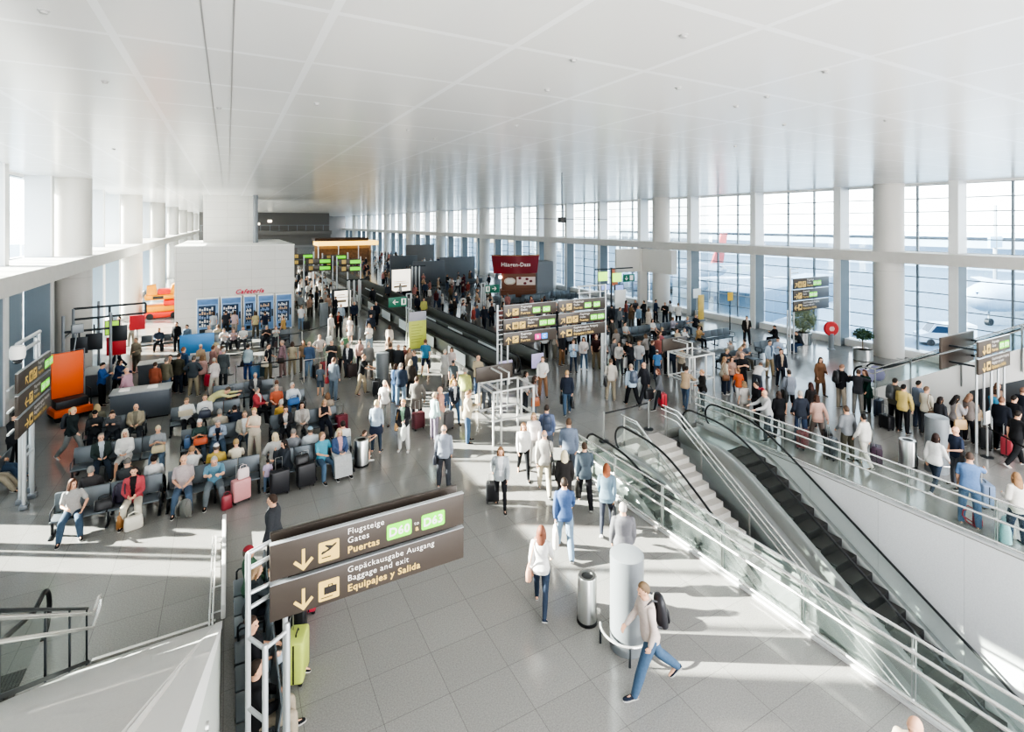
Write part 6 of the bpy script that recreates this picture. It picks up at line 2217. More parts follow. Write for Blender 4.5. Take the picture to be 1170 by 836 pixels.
# ---- service desks
st(116, 463, 100, 'phone', 'm', (S_, '2f62b4'), tr('1f2126'), ('short', '2a211c'), 'person in royal blue uniform shirt at the front service desk', h=1.78)
st(134, 455, 110, 'push', 'f', (S_, '27406e'), tr('1f2126'), ('bob', '2a201b'), 'person in navy uniform leaning on the front service desk', h=1.7)
st(147, 469, LEFT, 'reach', 'm', (W_, 'e2aabb', '36405e'), tr('4a5568'), ('bald', 'd8b7a6'), 'person in pink sweater at the front service desk', h=1.74)
p = st(134, 421, 250, 'walk', 'm', (J, '2d3f66'), tr('33445c'), ('short', 'a0442f'), 'person in navy jacket with a backpack walking behind the service desks', h=1.75)
backpack_on(p, '2a2f3e', 'dark backpack on the man behind the service desks')
st(156, 425, TOWARD, 'stand2', 'm', (S_, 'a79a80'), tr('7a7260'), ('short', '8a7660'), 'person in olive shirt standing behind the service desks', h=1.76)
st(177, 459, 20, 'stand', 'f', (J, 'b8593c'), tr('3a3c42'), ('short', '4a3226'), 'person in rust red jacket in the service queue', h=1.68)
p = st(187, 456, AWAY, 'stand', 'm', (J, '7d7760'), tr('5b7290'), ('short', '7a726a'), 'person in olive jacket and jeans with a black bag, service queue', h=1.76)
bag_at(*G(178, 462), 0, .4, '232426', 'large black bag on the floor of the service queue', w=.6, h=.4, d=.34)
st(137, 393, 250, 'stand', 'm', (S_, 'dfe4ea'), tr('4a658a'), ('short', '3a2a20'), 'person in white shirt by the screen frame', h=1.74)
st(150, 395, LEFT, 'stand2', 'f', (T, 'd8d2c2'), tr('b8ae9c'), ('bob', 'b08a60'), 'person in pale top near the red notice board', h=1.66)
st(128, 398, 200, 'stand', 'f', (T, 'f0e6e0'), tr('d8cfc4'), ('bob', '6a4a34'), 'person in cream clothes at the screen frame', h=1.66)
se(182, 376, 37.4, 180, 'sit', 'm', (J, '4d6078'), tr('3a3d44'), ('short', '4a3a2c'), 'person in slate blue jacket on the bench left of the vending panels')
st(202, 402, TOWARD, 'stand', 'm', (J, '2b2d33'), tr('2b2d33'), ('short', '3a2c22'), 'person in black suit left of the blue board', h=1.78)
st(214, 405, TOWARD, 'stand2', 'm', (J, '7f9ab4'), tr('3c4656'), ('short', '3f3026'), 'person in pale blue jacket right of the blue board', h=1.74)
st(195, 447, 200, 'stand', 'f', (J, '2f3238', 'c9a890'), tr('3c3530'), ('short', '2a201a'), 'person in dark suit facing the olive jackets in the queue', h=1.66)
st(204, 449, AWAY, 'stand', 'm', (J, '5a5746'), tr('2f3848'), ('short', '4d3f33'), 'person in dark olive jacket and navy trousers in the queue', h=1.78)
st(209, 441, 40, 'stand2', 'm', (S_, '40608c'), tr('34404f'), ('short', 'a3663f'), 'person in denim blue shirt in the queue', h=1.8)
st(221, 452, AWAY, 'hips', 'm', (J, '4f5a62'), tr('b6a888'), ('short', '6a5e52'), 'person in slate jacket and beige trousers in the queue', h=1.74)
st(231, 447, 340, 'stand', 'f', (S_, 'd6a49a'), tr('8d7a6a'), ('bob', '9a7048'), 'person in salmon blouse in the middle of the queue', h=1.62)
p = st(245, 452, 330, 'stand2', 'f', (S_, 'eadcd6'), tr('ded2c0'), ('short', 'cbbba8'), 'person in pale blouse and cream trousers with a red bag', h=1.66)
handbag(p, 'l', 'd0283e', 'bright red bag held in the queue', w=.5, h=.5, d=.24)
st(255, 441, AWAY, 'stand', 'm', (C_, '5d666a'), tr('3f454c'), ('short', 'b8b0a8'), 'person in long grey coat in the queue', h=1.74)
st(229, 432, 150, 'stand', 'f', (S_, 'dcb88e'), tr('8a7c70'), ('short', 'd8c8b0'), 'person in apricot shirt at the back of the queue', h=1.66)
st(247, 430, TOWARD, 'stand2', 'f', (T, 'e7b9a4'), tr('b7a99a'), ('sunhat', 'e6cf9a'), 'person in straw hat at the back of the queue', h=1.68)
st(243, 436, 60, 'stand', 'm', (T, 'c98d80'), tr('5a5f68'), ('short', '8a5a3c'), 'person in dusty pink tee behind the straw hat', h=1.72)
st(251, 434, 300, 'stand', 'f', (S_, 'e2a0ac'), tr('6a6f78'), ('bob', '6b4a34'), 'person in pink blouse next to the grey coat', h=1.62)
st(235, 416, TOWARD, 'stand', 'f', (J, 'd23a4e', 'f0e2de'), tr('2f3138'), ('bob', 'c7a070'), 'person in crimson jacket behind the queue', h=1.66)
st(239, 406, TOWARD, 'stand2', 'm', (T, 'efe2d8'), tr('8a8f98'), ('bald', 'cfae9a'), 'person in pale tee behind the crimson jacket', h=1.74)
p = st(283, 434, AWAY, 'stand', 'm', (S_, 'b7cfd6'), tr('2b4a8e'), ('short', '2a1f1a'), 'person in pale blue shirt and blue trousers at the belt barriers', h=1.72)
shoulder_bag(p, 'l', '2a2628', 'dark bag of the man in pale blue shirt')
suitcase(*G(291, 433), .3, '3f6f9c', 'blue suitcase at the belt barriers', w=.42, h=.66, d=.26)
p = st(306, 434, RIGHT, 'stand2', 'm', (T, '2b2e38'), tr('7a6f52'), ('short', '4a3a2e'), 'person in black tee and olive trousers at the belt barriers', h=1.76)
shoulder_bag(p, 'r', 'd9cdb8', 'cream shoulder bag of the man in black tee')
suitcase(*G(297, 431), .2, '4d6a74', 'slate suitcase left of the man in black tee', w=.44, h=.7, d=.28)
p = st(323, 430, LEFT, 'stand', 'm', (S_, 'a8808a'), tr('9a7c78'), ('short', 'c2a08a'), 'person in mauve shirt and trousers at the belt barriers', h=1.8)
shoulder_bag(p, 'l', '4a3c34', 'brown shoulder bag of the man in mauve')
st(333, 428, 20, 'stand', 'f', (T, 'c4b494'), tr('b4a484'), ('bob', '5a4030'), 'person in khaki clothes behind the man in mauve', h=1.64)
# crowd left of the vending panels / queue head
p = st(353, 431, AWAY, 'stand2', 'm', (J, '4f6a92'), tr('86a4c4'), ('bald', 'b89a84'), 'person in denim jacket and light jeans by the tube hoop', h=1.76)
suitcase(*G(363, 432), .3, '28282c', 'black suitcase right of the denim jacket', w=.44, h=.66, d=.3)
suitcase(*G(371, 428), .3, 'b0353f', 'red suitcase behind the boy in grey tee', w=.42, h=.66, d=.28)
st(347, 425, 200, 'stand', 'f', (T, 'b78f68'), tr('7a6a5c'), ('bob', '7a5238'), 'person in brown top left of the denim jacket', h=1.62)
st(365, 420, 160, 'hips', 'm', (T, 'efe0d6'), tr('b9b2aa'), ('short', 'b6895c'), 'person in white tee behind the red suitcase', h=1.74)
st(366, 452, AWAY, 'stand', 'm', (T, '71808e'), ('shorts', '5b6b7c'), ('short', 'b89878'), 'child in grey blue tee and shorts next to the man in grey denim', h=1.38)
p = st(381, 457, AWAY + 20, 'stand', 'm', (J, '808c98'), tr('6f8294'), ('short', '93654a'), 'person in grey denim jacket and jeans beside the boy', h=1.82)
shoulder_bag(p, 'l', 'b83a40', 'red shoulder bag of the man in grey denim')
st(379, 428, 200, 'crossed', 'm', (T, '3f4144'), tr('33363d'), ('short', 'd0b8a4'), 'person in black tee with arms crossed', h=1.74)
st(391, 427, 190, 'stand2', 'f', (J, '7c7a62', 'efece4'), tr('3a3d44'), ('short', 'd6c6b2'), 'person in olive vest and white shirt', h=1.7)
st(398, 431, 215, 'stand', 'm', (J, '3c4048', 'f2f2f0'), tr('4b5058'), ('short', 'cdb9a6'), 'person in open dark jacket over white shirt', h=1.7)
p = st(413, 450, RIGHT, 'push', 'm', (T, '2d2c2e'), tr('cbb591'), ('short', '8d6444'), 'person in black tee and khaki trousers pushing a black case', h=1.78)
suitcase(*G(430, 451), 1.2, '2a2a2d', 'black suitcase pushed by the man in khaki trousers', w=.46, h=.66, d=.3, handle=1.0)
suitcase(*G(402, 431), .2, '4a3a3a', 'brown black suitcase left of the man in khaki trousers', w=.46, h=.68, d=.3)
st(421, 432, 20, 'stand', 'm', (S_, '9c9690'), tr('8a857e'), ('short', 'c9b49e'), 'person in grey shirt behind the round crowd pillar', h=1.76)
st(411, 424, 190, 'stand2', 'f', (S_, 'e0b3a6'), tr('3a3a40'), ('bob', '3a2820'), 'person in blush blouse left of the grey shirt', h=1.64)
st(422, 402, TOWARD, 'phone', 'f', (S_, 'f1e9e2'), tr('8fa2b4'), ('long', 'c08a5a'), 'person in white blouse and pale jeans looking at a phone, mid hall', h=1.66)
st(445, 404, AWAY, 'stand', 'f', (S_, 'f0dccb'), tr('d8c4b0'), ('bob', '6a4532'), 'person in cream blouse seen from behind near the walkway', h=1.66)
st(444, 413, AWAY, 'walk', 'f', (T, 'cfa98f'), ('skirt', '6a4f44'), ('long', '8a5c40'), 'child with long brown hair below the woman in cream', h=1.4)
st(424, 388, TOWARD, 'walk', 'm', (J, '323a4c'), tr('2f3138'), ('beret', '23252a'), 'person in navy jacket walking along the near walkway, front of three', h=1.78)
st(425, 378, TOWARD, 'walk2', 'm', (J, '4a4e56'), tr('2f3138'), ('short', 'a8a29a'), 'person in charcoal jacket walking along the near walkway, second of three', h=1.78)
st(430, 371, TOWARD, 'walk', 'm', (J, '2c3040'), tr('26282e'), ('short', 'c6beb4'), 'person in black jacket walking along the near walkway, last of three', h=1.78)
st(405, 372, TOWARD, 'stand', 'm', (J, '2e3a52'), tr('2b2e36'), ('bald', 'd8bda8'), 'person in navy jacket right of the round pillar', h=1.78)
st(390, 374, TOWARD, 'walk', 'm', (S_, 'b9c8d8'), tr('8a96a4'), ('short', 'c4b4a4'), 'person in light blue shirt just right of the slim pillar', h=1.78)
st(387, 386, TOWARD, 'stand2', 'm', (J, '2d2a2c', 'b04038'), tr('2b2c30'), ('short', '8a4a34'), 'person in black jacket with red collar, mid hall', h=1.74)
st(378, 388, 150, 'stand', 'f', (S_, 'efe4de'), tr('e3d8d0'), ('short', 'd6c2a6'), 'person in white clothes left of the black jacket', h=1.68)
bag_at(*G(376, 393), 0, .2, 'eeeeea', 'white bag on the floor before the person in white', w=.4, h=.45, d=.2)
p = st(400, 391, 220, 'stand', 'f', (T, 'efdcd6'), ('skirt', 'e6d8d0'), ('bob', 'd3b68c'), 'person in pale pink top holding a black bag', h=1.66)
shoulder_bag(p, 'r', '2b2b2e', 'black bag of the woman in pale pink top')
bag_at(*G(394, 393), 0, .4, '5f8f68', 'green bag on the floor between the two women', w=.45, h=.36, d=.25)
p = st(344, 377, AWAY, 'stand', 'm', (T, 'eeeae6'), tr('7f9ab8'), ('short', '8a6a50'), 'person in white tee and jeans at the corner of the white block', h=1.76)
suitcase(*G(350, 377), .2, '232428', 'black suitcase at the corner of the white block', w=.42, h=.64, d=.28)
# round the pillar and the lime panel
st(458, 464, AWAY, 'stand', 'm', (J, '39465e'), tr('86a2bf'), ('short', '9b8c80'), 'person in navy jacket and light jeans right of the crowd pillar', h=1.78)
st(452, 461, 60, 'stand', 'f', (S_, '5f86c0'), tr('7f9cc0'), ('bob', '4a3326'), 'person in sky blue blouse touching the crowd pillar side', h=1.66)
st(469, 455, AWAY, 'stand2', 'f', (J, '4a423c'), tr('2e2e33'), ('bob', 'dcc08c'), 'person with blond hair and dark brown jacket in the sunlit group', h=1.66)
st(474, 444, 300, 'stand', 'm', (J, '3a4558'), tr('33363d'), ('short', '8a6b50'), 'person in slate navy jacket below the lime panel', h=1.76)
st(467, 437, 150, 'stand2', 'f', (J, 'c2a58c'), tr('6f655c'), ('bob', 'a9784c'), 'person in tan jacket below the lime panel', h=1.66)
st(455, 436, 30, 'stand', 'm', (J, '45484c'), tr('2f3138'), ('bald', 'c49a7e'), 'person in dark grey jacket behind the crowd pillar', h=1.78)
st(446, 434, AWAY, 'hips', 'm', (T, '4a4844'), tr('8d8068'), ('short', '6a4c38'), 'person in dark tee with hand on hip at the crowd pillar', h=1.78)
st(463, 432, 240, 'stand', 'f', (S_, 'b5655a'), tr('5a4a44'), ('short', '3a2a20'), 'person in brick red blouse in the shade of the lime panel', h=1.62)
p = st(486, 428, AWAY, 'walk2', 'm', (T, '3f95bf'), ('shorts', '34405a'), ('short', '8a5a3c'), 'person in turquoise tee and navy shorts walking in the sun', h=1.8)
handbag(p, 'r', '2e3036', 'dark carrier bag of the man in turquoise tee')
st(508, 441, 70, 'stand', 'f', (C_, 'cfcac4'), tr('b9b2aa'), ('short', 'd8ccb8'), 'person in pale grey coat by the walkway side panels', h=1.7)
st(516, 436, 200, 'stand2', 'f', (T, 'ead6d0'), tr('5c6270'), ('bob', '4a3428'), 'person in pale tee behind the boy in grey', h=1.66)
st(518, 450, TOWARD, 'stand', 'm', (T, '5f6b72'), tr('4a5058'), ('cap', '4a5058'), 'child in grey tee and cap by the walkway', h=1.5)
st(517, 460, 160, 'stand', 'f', (T, 'e2b25a'), ('shorts', '4a5b7c'), ('bob', '6b452c'), 'child in yellow top beside a blue pushchair', h=1.2)
bag_at(*G(507, 462), 0, .3, '3a5580', 'blue pushchair bag on the floor beside the child in yellow', w=.7, h=.42, d=.4)
p = st(430, 516, AWAY, 'stand', 'f', (S_, 'aebfd2'), ('leggings', '3f4f66'), ('short', 'e0c28a'), 'person in striped blue blouse with a navy cardigan round the waist', h=1.70, hi=True)
c = MB()
c.rings([p[1].ring(q, rx, ry, -.012) for q, rx, ry in ((-.52, .22, .165), (-.3, .225, .175), (-.05, .20, .152), (.08, .178, .132))])
cd = obj('tied_cardigan', c, cloth('343c56'), p[0])
st(440, 486, TOWARD, 'raise', 'f', (T, 'f0ece6'), tr('a9a49e'), ('cap', 'd8c4a8'), 'person in white tee and beige cap shading the eyes', h=1.7)
bag_at(*G(440, 480), .55, .6, '3a3a3e', 'black bag held before the woman in beige cap', w=.5, h=.34, d=.2)
p = st(461, 514, TOWARD, 'stand2', 'f', (J, '34343a', '7aa688'), tr('f1efec'), ('short', 'd89a5e'), 'person in green top, black vest and white trousers', h=1.70, shoe='e8e4de')
shoulder_bag(p, 'r', 'b98a54', 'tan shoulder bag of the woman in white trousers')
handbag(p, 'l', 'e2e4dc', 'white carrier bag of the woman in white trousers', w=.4, h=.42)
p = st(476, 484, AWAY, 'standpull', 'm', (C_, '8a847a'), tr('3a3a40'), ('short', '5a4232'), 'person in grey brown coat with a maroon suitcase', h=1.78)
suitcase(*G(478, 490), .2, '7a3f46', 'maroon suitcase behind the grey brown coat', w=.44, h=.62, d=.28, handle=1.02)
st(504, 497, LEFT, 'hips', 'm', (T, 'eaa48c'), tr('a8a49e'), ('bald', 'd9b09a'), 'person with bald head in salmon tee, hand on hip', h=1.74)
st(497, 502, 70, 'stand', 'f', (S_, 'bfe2de'), tr('9b90a0'), ('short', 'd9b78e'), 'person in mint blouse and patterned trousers', h=1.66)
suitcase(*G(511, 491), .5, '6a6668', 'dark grey suitcase behind the woman in mint blouse', w=.5, h=.66, d=.3)
p = st(519, 482, TOWARD - 20, 'walk', 'f', (J, '3a3f4a', 'e6e4e2'), ('leggings', '4f6f92'), ('wavy', 'c79664'), 'person in dark jacket over white vest and jeans, walking', h=1.68)
shoulder_bag(p, 'l', '8fa6b8', 'pale blue bag of the woman walking in jeans')
st(531, 470, AWAY + 15, 'stand', 'm', (S_, 'd6dc7c'), tr('c9b9a0'), ('short', 'b8b2ac'), 'person in lime yellow shirt', h=1.76)
st(534, 505, RIGHT, 'phone', 'm', (J, 'd9c6a8'), tr('4f6f96'), ('short', '9a6a44'), 'person in beige jacket and jeans looking down in the sun strip', h=1.78)
p = st(546, 452, 60, 'stand2', 'm', (J, 'd8c09c', '5a6470'), tr('4e6482'), ('bald', 'd2ab90'), 'person in sand jacket beside a beige suitcase', h=1.78)
suitcase(*G(549, 466), .2, 'cdb793', 'beige suitcase next to the man in sand jacket', w=.4, h=.58, d=.24)
st(556, 469, AWAY, 'walk2', 'm', (J, '7a7e86'), tr('5b6068'), ('short', 'a89a8c'), 'person in grey jacket half hidden by the dark board', h=1.76)
# ---- centre right
p = st(620, 453, TOWARD, 'stand2', 'm', (S_, 'efeae2'), tr('a0704e'), ('short', '8a6e54'), 'person in white shirt with backpack straps and brown trousers', h=1.76)
backpack_on(p, '5a5a60', 'grey backpack on the man in brown trousers')
p = st(648, 473, AWAY, 'walk2', 'm', (W_, '2f3648'), tr('46627f'), ('short', 'd09a5c'), 'person in navy sweater and jeans carrying two black bags', h=1.76)
handbag(p, 'l', '242428', 'left black bag carried by the man in navy sweater', w=.34, h=.36)
handbag(p, 'r', '2a2a2c', 'right black bag carried by the man in navy sweater', w=.34, h=.36)
p = st(610, 478, 100, 'stand', 'f', (S_, 'a7a7a6'), tr('5a6674'), ('long', '4a3226'), 'person in grey blouse with a brown bag, right of the white frame', h=1.64)
shoulder_bag(p, 'r', 'a0562f', 'brown leather bag of the woman in grey blouse', w=.36, h=.36)
st(600, 470, 130, 'stand', 'f', (S_, 'c9c2c0'), tr('3a3c42'), ('bob', '2a1f1a'), 'person with dark bob behind the white frame', h=1.62)
p = st(698, 457, AWAY, 'stand2', 'm', (S_, 'd8cfc0'), tr('ad9f84'), ('short', '6a4e3a'), 'person in cream shirt and khaki trousers with a shoulder strap', h=1.76)
shoulder_bag(p, 'l', '2d2b2b', 'black strap bag of the man in cream shirt', w=.36, h=.34)
p = st(722, 464, AWAY - 10, 'stride', 'm', (S_, 'b9cfe6'), tr('23252b'), ('short', 'b59a84'), 'person in light blue shirt striding away with a backpack', h=1.78)
backpack_on(p, '4a5668', 'slate backpack on the man in light blue shirt')
p = st(737, 460, LEFT - 20, 'walk', 'm', (J, '45474f'), tr('3a3c44'), ('bald', 'dab09c'), 'person with bald head and charcoal jacket walking with a black bag', h=1.78)
handbag(p, 'l', '28292d', 'black holdall of the bald man in charcoal', w=.44, h=.4, d=.22)
p = st(753, 467, LEFT - 10, 'pull', 'f', (J, '6a6d74', '3a3a3f'), ('leggings', '2a2b30'), ('bob', '8a4c34'), 'person in grey cardigan pulling a red case near the barrier', h=1.68)
case_of(p, 'r', 'd8303e', 'red suitcase pulled by the woman near the barrier', w=.4, h=.58)
p = st(730, 429, TOWARD, 'stand2', 'm', (J, 'c9cbcc'), tr('5a7898'), ('short', '9a6e50'), 'person in pale grey jacket and jeans with straps', h=1.76)
st(767, 431, AWAY + 20, 'stand', 'm', (J, '333e56'), tr('2c3648'), ('short', 'b5793f'), 'person in navy jacket, tall, left of the second white frame', h=1.88)
st(751, 434, AWAY, 'stand', 'm', (T, '4f8fd0'), tr('4a5a74'), ('cap', 'ecebe6'), 'child in blue tee and white cap', h=1.45)
st(745, 427, 100, 'stand2', 'f', (J, '2f3a4c'), tr('2b2d33'), ('short', '8a5a44'), 'person in dark navy jacket behind the child in blue', h=1.68)
p = st(717, 427, 250, 'stand2', 'f', (J, '2b2a2c'), tr('2b2b2e'), ('bob', '3a2a22'), 'person in black with a pale bag', h=1.66)
handbag(p, 'l', 'cfcdc8', 'pale grey bag of the person in black', w=.4, h=.5)
st(667, 422, TOWARD + 10, 'stand2', 'f', (W_, 'e6ddd6'), ('leggings', '51708e'), ('long', '5a3826'), 'person in cream sweater and jeans below the hall centre sign', h=1.7, shoe='e6e2dc')
st(655, 425, TOWARD, 'phone', 'f', (J, 'a9c4de', 'e8eef4'), ('leggings', '2f4058'), ('bob', '8d6c4e'), 'person in pale blue jacket below the hall centre sign', h=1.68)
st(642, 417, 150, 'stand', 'm', (J, '33343a'), tr('9c7048'), ('short', '4a3a2e'), 'person in black jacket and tan trousers under the hall centre sign', h=1.78)
st(681, 421, TOWARD, 'stand2', 'm', (T, '4a2b2c'), tr('a08c6c'), ('short', 'c99a7c'), 'person in dark maroon tee and khaki trousers at the right sign post', h=1.78)
st(622, 409, AWAY, 'stand', 'm', (S_, 'e6e6e8'), tr('26272c'), ('short', '4a3a30'), 'person in white shirt at the walkway head', h=1.74)
st(634, 410, 100, 'stand', 'f', (T, 'b0a498'), tr('8a8070'), ('bob', '5a4030'), 'person in beige top at the walkway head', h=1.64)
for k, (u, v, sx, c, b, hc, dsc) in enumerate(((701, 389, 'm', '8c8e90', '3a3c42', '6a5a4a', 'person in mid grey jacket right of the sign post'), (708, 393, 'f', 'd8d2cc', '55585f', '4a3428', 'person in pale blouse behind the pale bag'), (725, 392, 'm', '3a3d44', '2b2d33', '2a201a', 'person in dark jacket left of the grey jacket and jeans'), (738, 384, 'f', 'b8b0a8', '44474d', '8a6244', 'person in taupe top behind the navy jacket'), (752, 386, 'm', 'c46a60', '4a4d55', '7a5a44', 'person in brick tee behind the blue child'), (760, 392, 'f', '6f6a64', '33353b', '33251e', 'person in grey brown jacket near the tall navy man'), (690, 392, 'f', '94807a', '3c3f47', '6b4a38', 'person in dusky jacket beside the sign post'), (779, 398, 'f', 'c9b49a', '5a5048', 'a0764e', 'person in sand top behind the second white frame'))):
    hd(u, v, (k * 67 + 150) % 360, ['stand', 'stand2', 'phone', 'crossed'][k % 4], sx, (J if k % 2 == 0 else S_, c), tr(b), (['short', 'bob'][sx == 'f'], hc), dsc, h=1.72 if sx == 'm' else 1.64)
# people round the gate desk and in the right seating area
gd = [(699, 350, 'm', '3c4048', 'person in charcoal beside the orange banner'), (708, 353, 'm', '8d9296', 'person in grey with back to us near the gate desk'), (721, 349, 'f', '8a6a4c', 'person in brown coat at the gate desk queue'), (730, 351, 'm', '8fb0cc', 'person in sky blue shirt at the gate desk queue'), (736, 345, 'm', '2c2d32', 'person in black coat at the gate desk queue'), (741, 354, 'f', 'e2cdb6', 'person in beige dress coat at the gate desk'), (749, 344, 'm', '31405c', 'person in navy suit at the gate desk'), (760, 347, 'm', '28292d', 'person in black suit at the gate desk'), (766, 345, 'f', 'd8d4d0', 'person with pale scarf behind the black suit'), (775, 348, 'm', 'efeae2', 'person in white shirt right of the gate desk'), (715, 345, 'f', 'b5584c', 'person in red top at the back of the gate queue'), (726, 344, 'f', '5c5a60', 'person in grey jacket at the back of the gate queue'), (700, 366, 'm', '55524e', 'person in dark taupe jacket left of the seats'), (704, 378, 'f', 'a49a90', 'person in stone jacket left of the seats'), (690, 372, 'm', '4a4c52', 'person in slate coat right of the six board sign')]
for k, (u, v, sx, c, dsc) in enumerate(gd):
    hd(u, v, (k * 83 + 20) % 360, ['stand', 'stand2', 'phone', 'stand', 'crossed'][k % 5], sx, ((C_ if k in (2, 5) else J), c), tr(['2b2d33', '3c4656', '6a6458'][k % 3]), (['short', 'bob'][sx == 'f'], ['3a2a20', '8a6a4c', '2a201a', 'b09070'][k % 4]), dsc, h=1.74 if sx == 'm' else 1.66)
for k, (u, v, row, f, sx, c, dsc) in enumerate(((750, 367, 25.3, 180, 'f', 'efe9e4', 'person in white on the left rear bench of the right seating area'), (762, 362, 25.3, 180, 'f', 'b9b4c2', 'person in lilac grey on the left rear bench of the right seating area'), (784, 362, 25.3, 180, 'm', '8d9aa6', 'person in pale slate on the right rear bench of the right seating area'), (793, 360, 25.3, 180, 'm', '3a3d44', 'person in black on the right rear bench of the right seating area'), (715, 370, 25.3, 180, 'm', 'd0cdc8', 'person in pale shirt at the left end of the rear bench'), (750, 379, 22.3, 180, 'f', 'c06068', 'person in rose top on the middle bench of the right seating area'), (759, 375, 23.0, 0, 'm', '35383f', 'person in dark jacket facing away on the middle bench'), (776, 375, 22.3, 180, 'f', 'e6e6e6', 'person in white shirt on the middle bench of the right seating area'), (789, 379, 22.3, 180, 'm', 'd8c2a4', 'person in sand tee at the end of the middle bench'), (799, 374, 22.3, 180, 'f', 'c99b5e', 'person in caramel coat by the end of the middle bench'), (826, 398, 17.9, 180, 'm', '4a4d52', 'person in dark grey on the front right bench'), (831, 390, 18.6, 0, 'm', 'bfb8ae', 'person in pale beige facing away on the front right bench'), (842, 387, 18.6, 0, 'm', 'ddd6cc', 'person in cream facing away on the front right bench'), (848, 394, 17.9, 180, 'f', '6a7484', 'person in slate blue on the front right bench'), (857, 397, 17.9, 180, 'f', 'c4a89a', 'person in dusty rose on the front right bench'))):
    se(u, v, row, f, ['sit', 'sit_read', 'sit_fwd', 'sit_chin'][k % 4], sx, (J if k % 2 else T, c), tr(['33363d', '6a6458', '4a5a70'][k % 3]), (['short', 'bob'][sx == 'f'], ['3a2a20', '8a6a4c', 'c9a876', '9a928a'][k % 4]), dsc)
hd(853, 363, TOWARD, 'stand2', 'm', (J, '34302e', 'd8c8b8'), tr('2f333b'), ('short', '33261e'), 'person in black jacket standing by the window pier', h=1.78)
se(886, 373, None, LEFT, 'sit_read', 'm', (J, '2c2d33'), tr('2b2d33'), ('short', '2a201a'), 'person in black crouching on the window sill left of the olive tree')
se(915, 379, None, LEFT, 'sit_fwd', 'm', (J, '3a4048'), tr('2f4a78'), ('short', '3a2c24'), 'person in dark jacket and jeans seated on the sill beside the olive tree')
# ---- between the second frame and the railing
p = st(783, 467, 75, 'push', 'm', (W_, 'c8a67f'), ('leggings', '4a6280'), ('short', '2a1f1a'), 'person in tan sweater and jeans at the escalator railing', h=1.74)
st(803, 469, LEFT, 'stand2', 'f', (J, '33302f'), tr('6a6f78'), ('short', 'c98a5c'), 'person in black jacket facing the man in tan sweater', h=1.66)
p = st(827, 450, 110, 'stand2', 'f', (J, 'd8c9ae'), tr('2f3a50'), ('long', 'a0764c'), 'person in beige jacket with a brown bag', h=1.66, shoe='efece8')
shoulder_bag(p, 'r', '8a5a38', 'brown bag of the woman in beige jacket')
st(836, 448, TOWARD, 'stand', 'f', (T, 'c79a86'), tr('44506a'), ('bob', '5a3c2a'), 'person in terracotta pink top beside the orange child', h=1.6)
st(844, 462, AWAY, 'walk2', 'f', (T, 'f0622f'), ('leggings', 'e0ddda'), ('pony', '9a6c44'), 'person in bright orange top and white leggings', h=1.55)
st(847, 448, TOWARD, 'crossed', 'm', (T, '26262a'), tr('33343a'), ('bald', 'dba08c'), 'person with bald head in black tee behind the orange top', h=1.78)
p = st(879, 430, TOWARD - 20, 'stand2', 'm', (S_, 'b4cbe2', '5a7088'), tr('b39a74'), ('short', '4a382a'), 'person in light blue shirt and khaki trousers among the queue', h=1.80)
st(889, 424, TOWARD + 20, 'phone', 'm', (S_, 'a9bfda'), tr('5b6a80'), ('short', '33261e'), 'person in pale blue shirt reading, behind the suited man', h=1.76)
st(892, 441, TOWARD, 'stand', 'm', (J, '2e3444', 'd8b48e'), tr('2b2f3c'), ('short', '2a201a'), 'person in dark suit with tan tie in the queue', h=1.74)
p = st(902, 474, AWAY, 'stand', 'm', (J, '8e96a4'), ('shorts', '26272b'), ('short', '4a3a30'), 'person in grey jacket and black shorts with a black bag', h=1.78)
shoulder_bag(p, 'l', '232326', 'black bag of the person in black shorts', w=.42, h=.42, d=.2, low=.0)
st(866, 452, 70, 'bend', 'm', (S_, 'e6e3de'), tr('4a505c'), ('short', '7a5a44'), 'person in white shirt bending over', h=1.76)
p = st(865, 488, LEFT, 'stand2', 'm', (J, '2a2a2f'), tr('1f2024'), ('short', '33261f'), 'person in black with a red backpack in the queue', h=1.7)
backpack_on(p, 'c02238', 'red backpack in the queue')
st(851, 484, 20, 'stand', 'f', (T, 'd9d2ca'), tr('c2b8ae'), ('bob', 'b08658'), 'person in pale clothes left of the red backpack', h=1.6)
p = st(877, 502, LEFT, 'push', 'm', (W_, 'c4c4c2'), tr('4a4f5a'), ('bald', 'd8ab92'), 'person in light grey sweater holding a trolley handle', h=1.76)
st(888, 501, AWAY, 'stand', 'f', (J, '25262a'), tr('2b2c31'), ('bob', '4a3428'), 'person in black jacket behind the light grey sweater', h=1.66)
p = st(915, 505, 20, 'standpull', 'm', (J, '363c4a'), tr('43577a'), ('short', 'b8aea4'), 'person with grey hair and dark navy jacket at the railing', h=1.78)
suitcase(*G(917, 512), .2, '7a3036', 'dark red suitcase at the railing', w=.44, h=.62, d=.28, handle=1.0)
p = st(934, 506, 30, 'pull', 'f', (J, 'e0ac98'), tr('8a7a70'), ('bob', '5a3626'), 'person in salmon jacket pulling a black case', h=1.68)
suitcase(*G(946, 512), .6, '29292c', 'black suitcase behind the salmon jacket', w=.44, h=.58, d=.26, handle=1.0)
st(927, 488, 20, 'stand', 'f', (J, '2f2a2a'), tr('2b2b30'), ('long', '4a241c'), 'person with long dark red hair behind the salmon jacket', h=1.66)
st(937, 452, 200, 'stand2', 'f', (C_, '9a6a4a'), tr('7a5a44'), ('long', '3a261e'), 'person in brown suede coat standing alone', h=1.7)
p = st(961, 467, 110, 'phone', 'm', (J, '232429'), tr('a79a86'), ('short', '9a6a50'), 'person in black jacket and khaki trousers reading a phone', h=1.82)
backpack_on(p, '1f2024', 'black backpack on the man reading a phone')
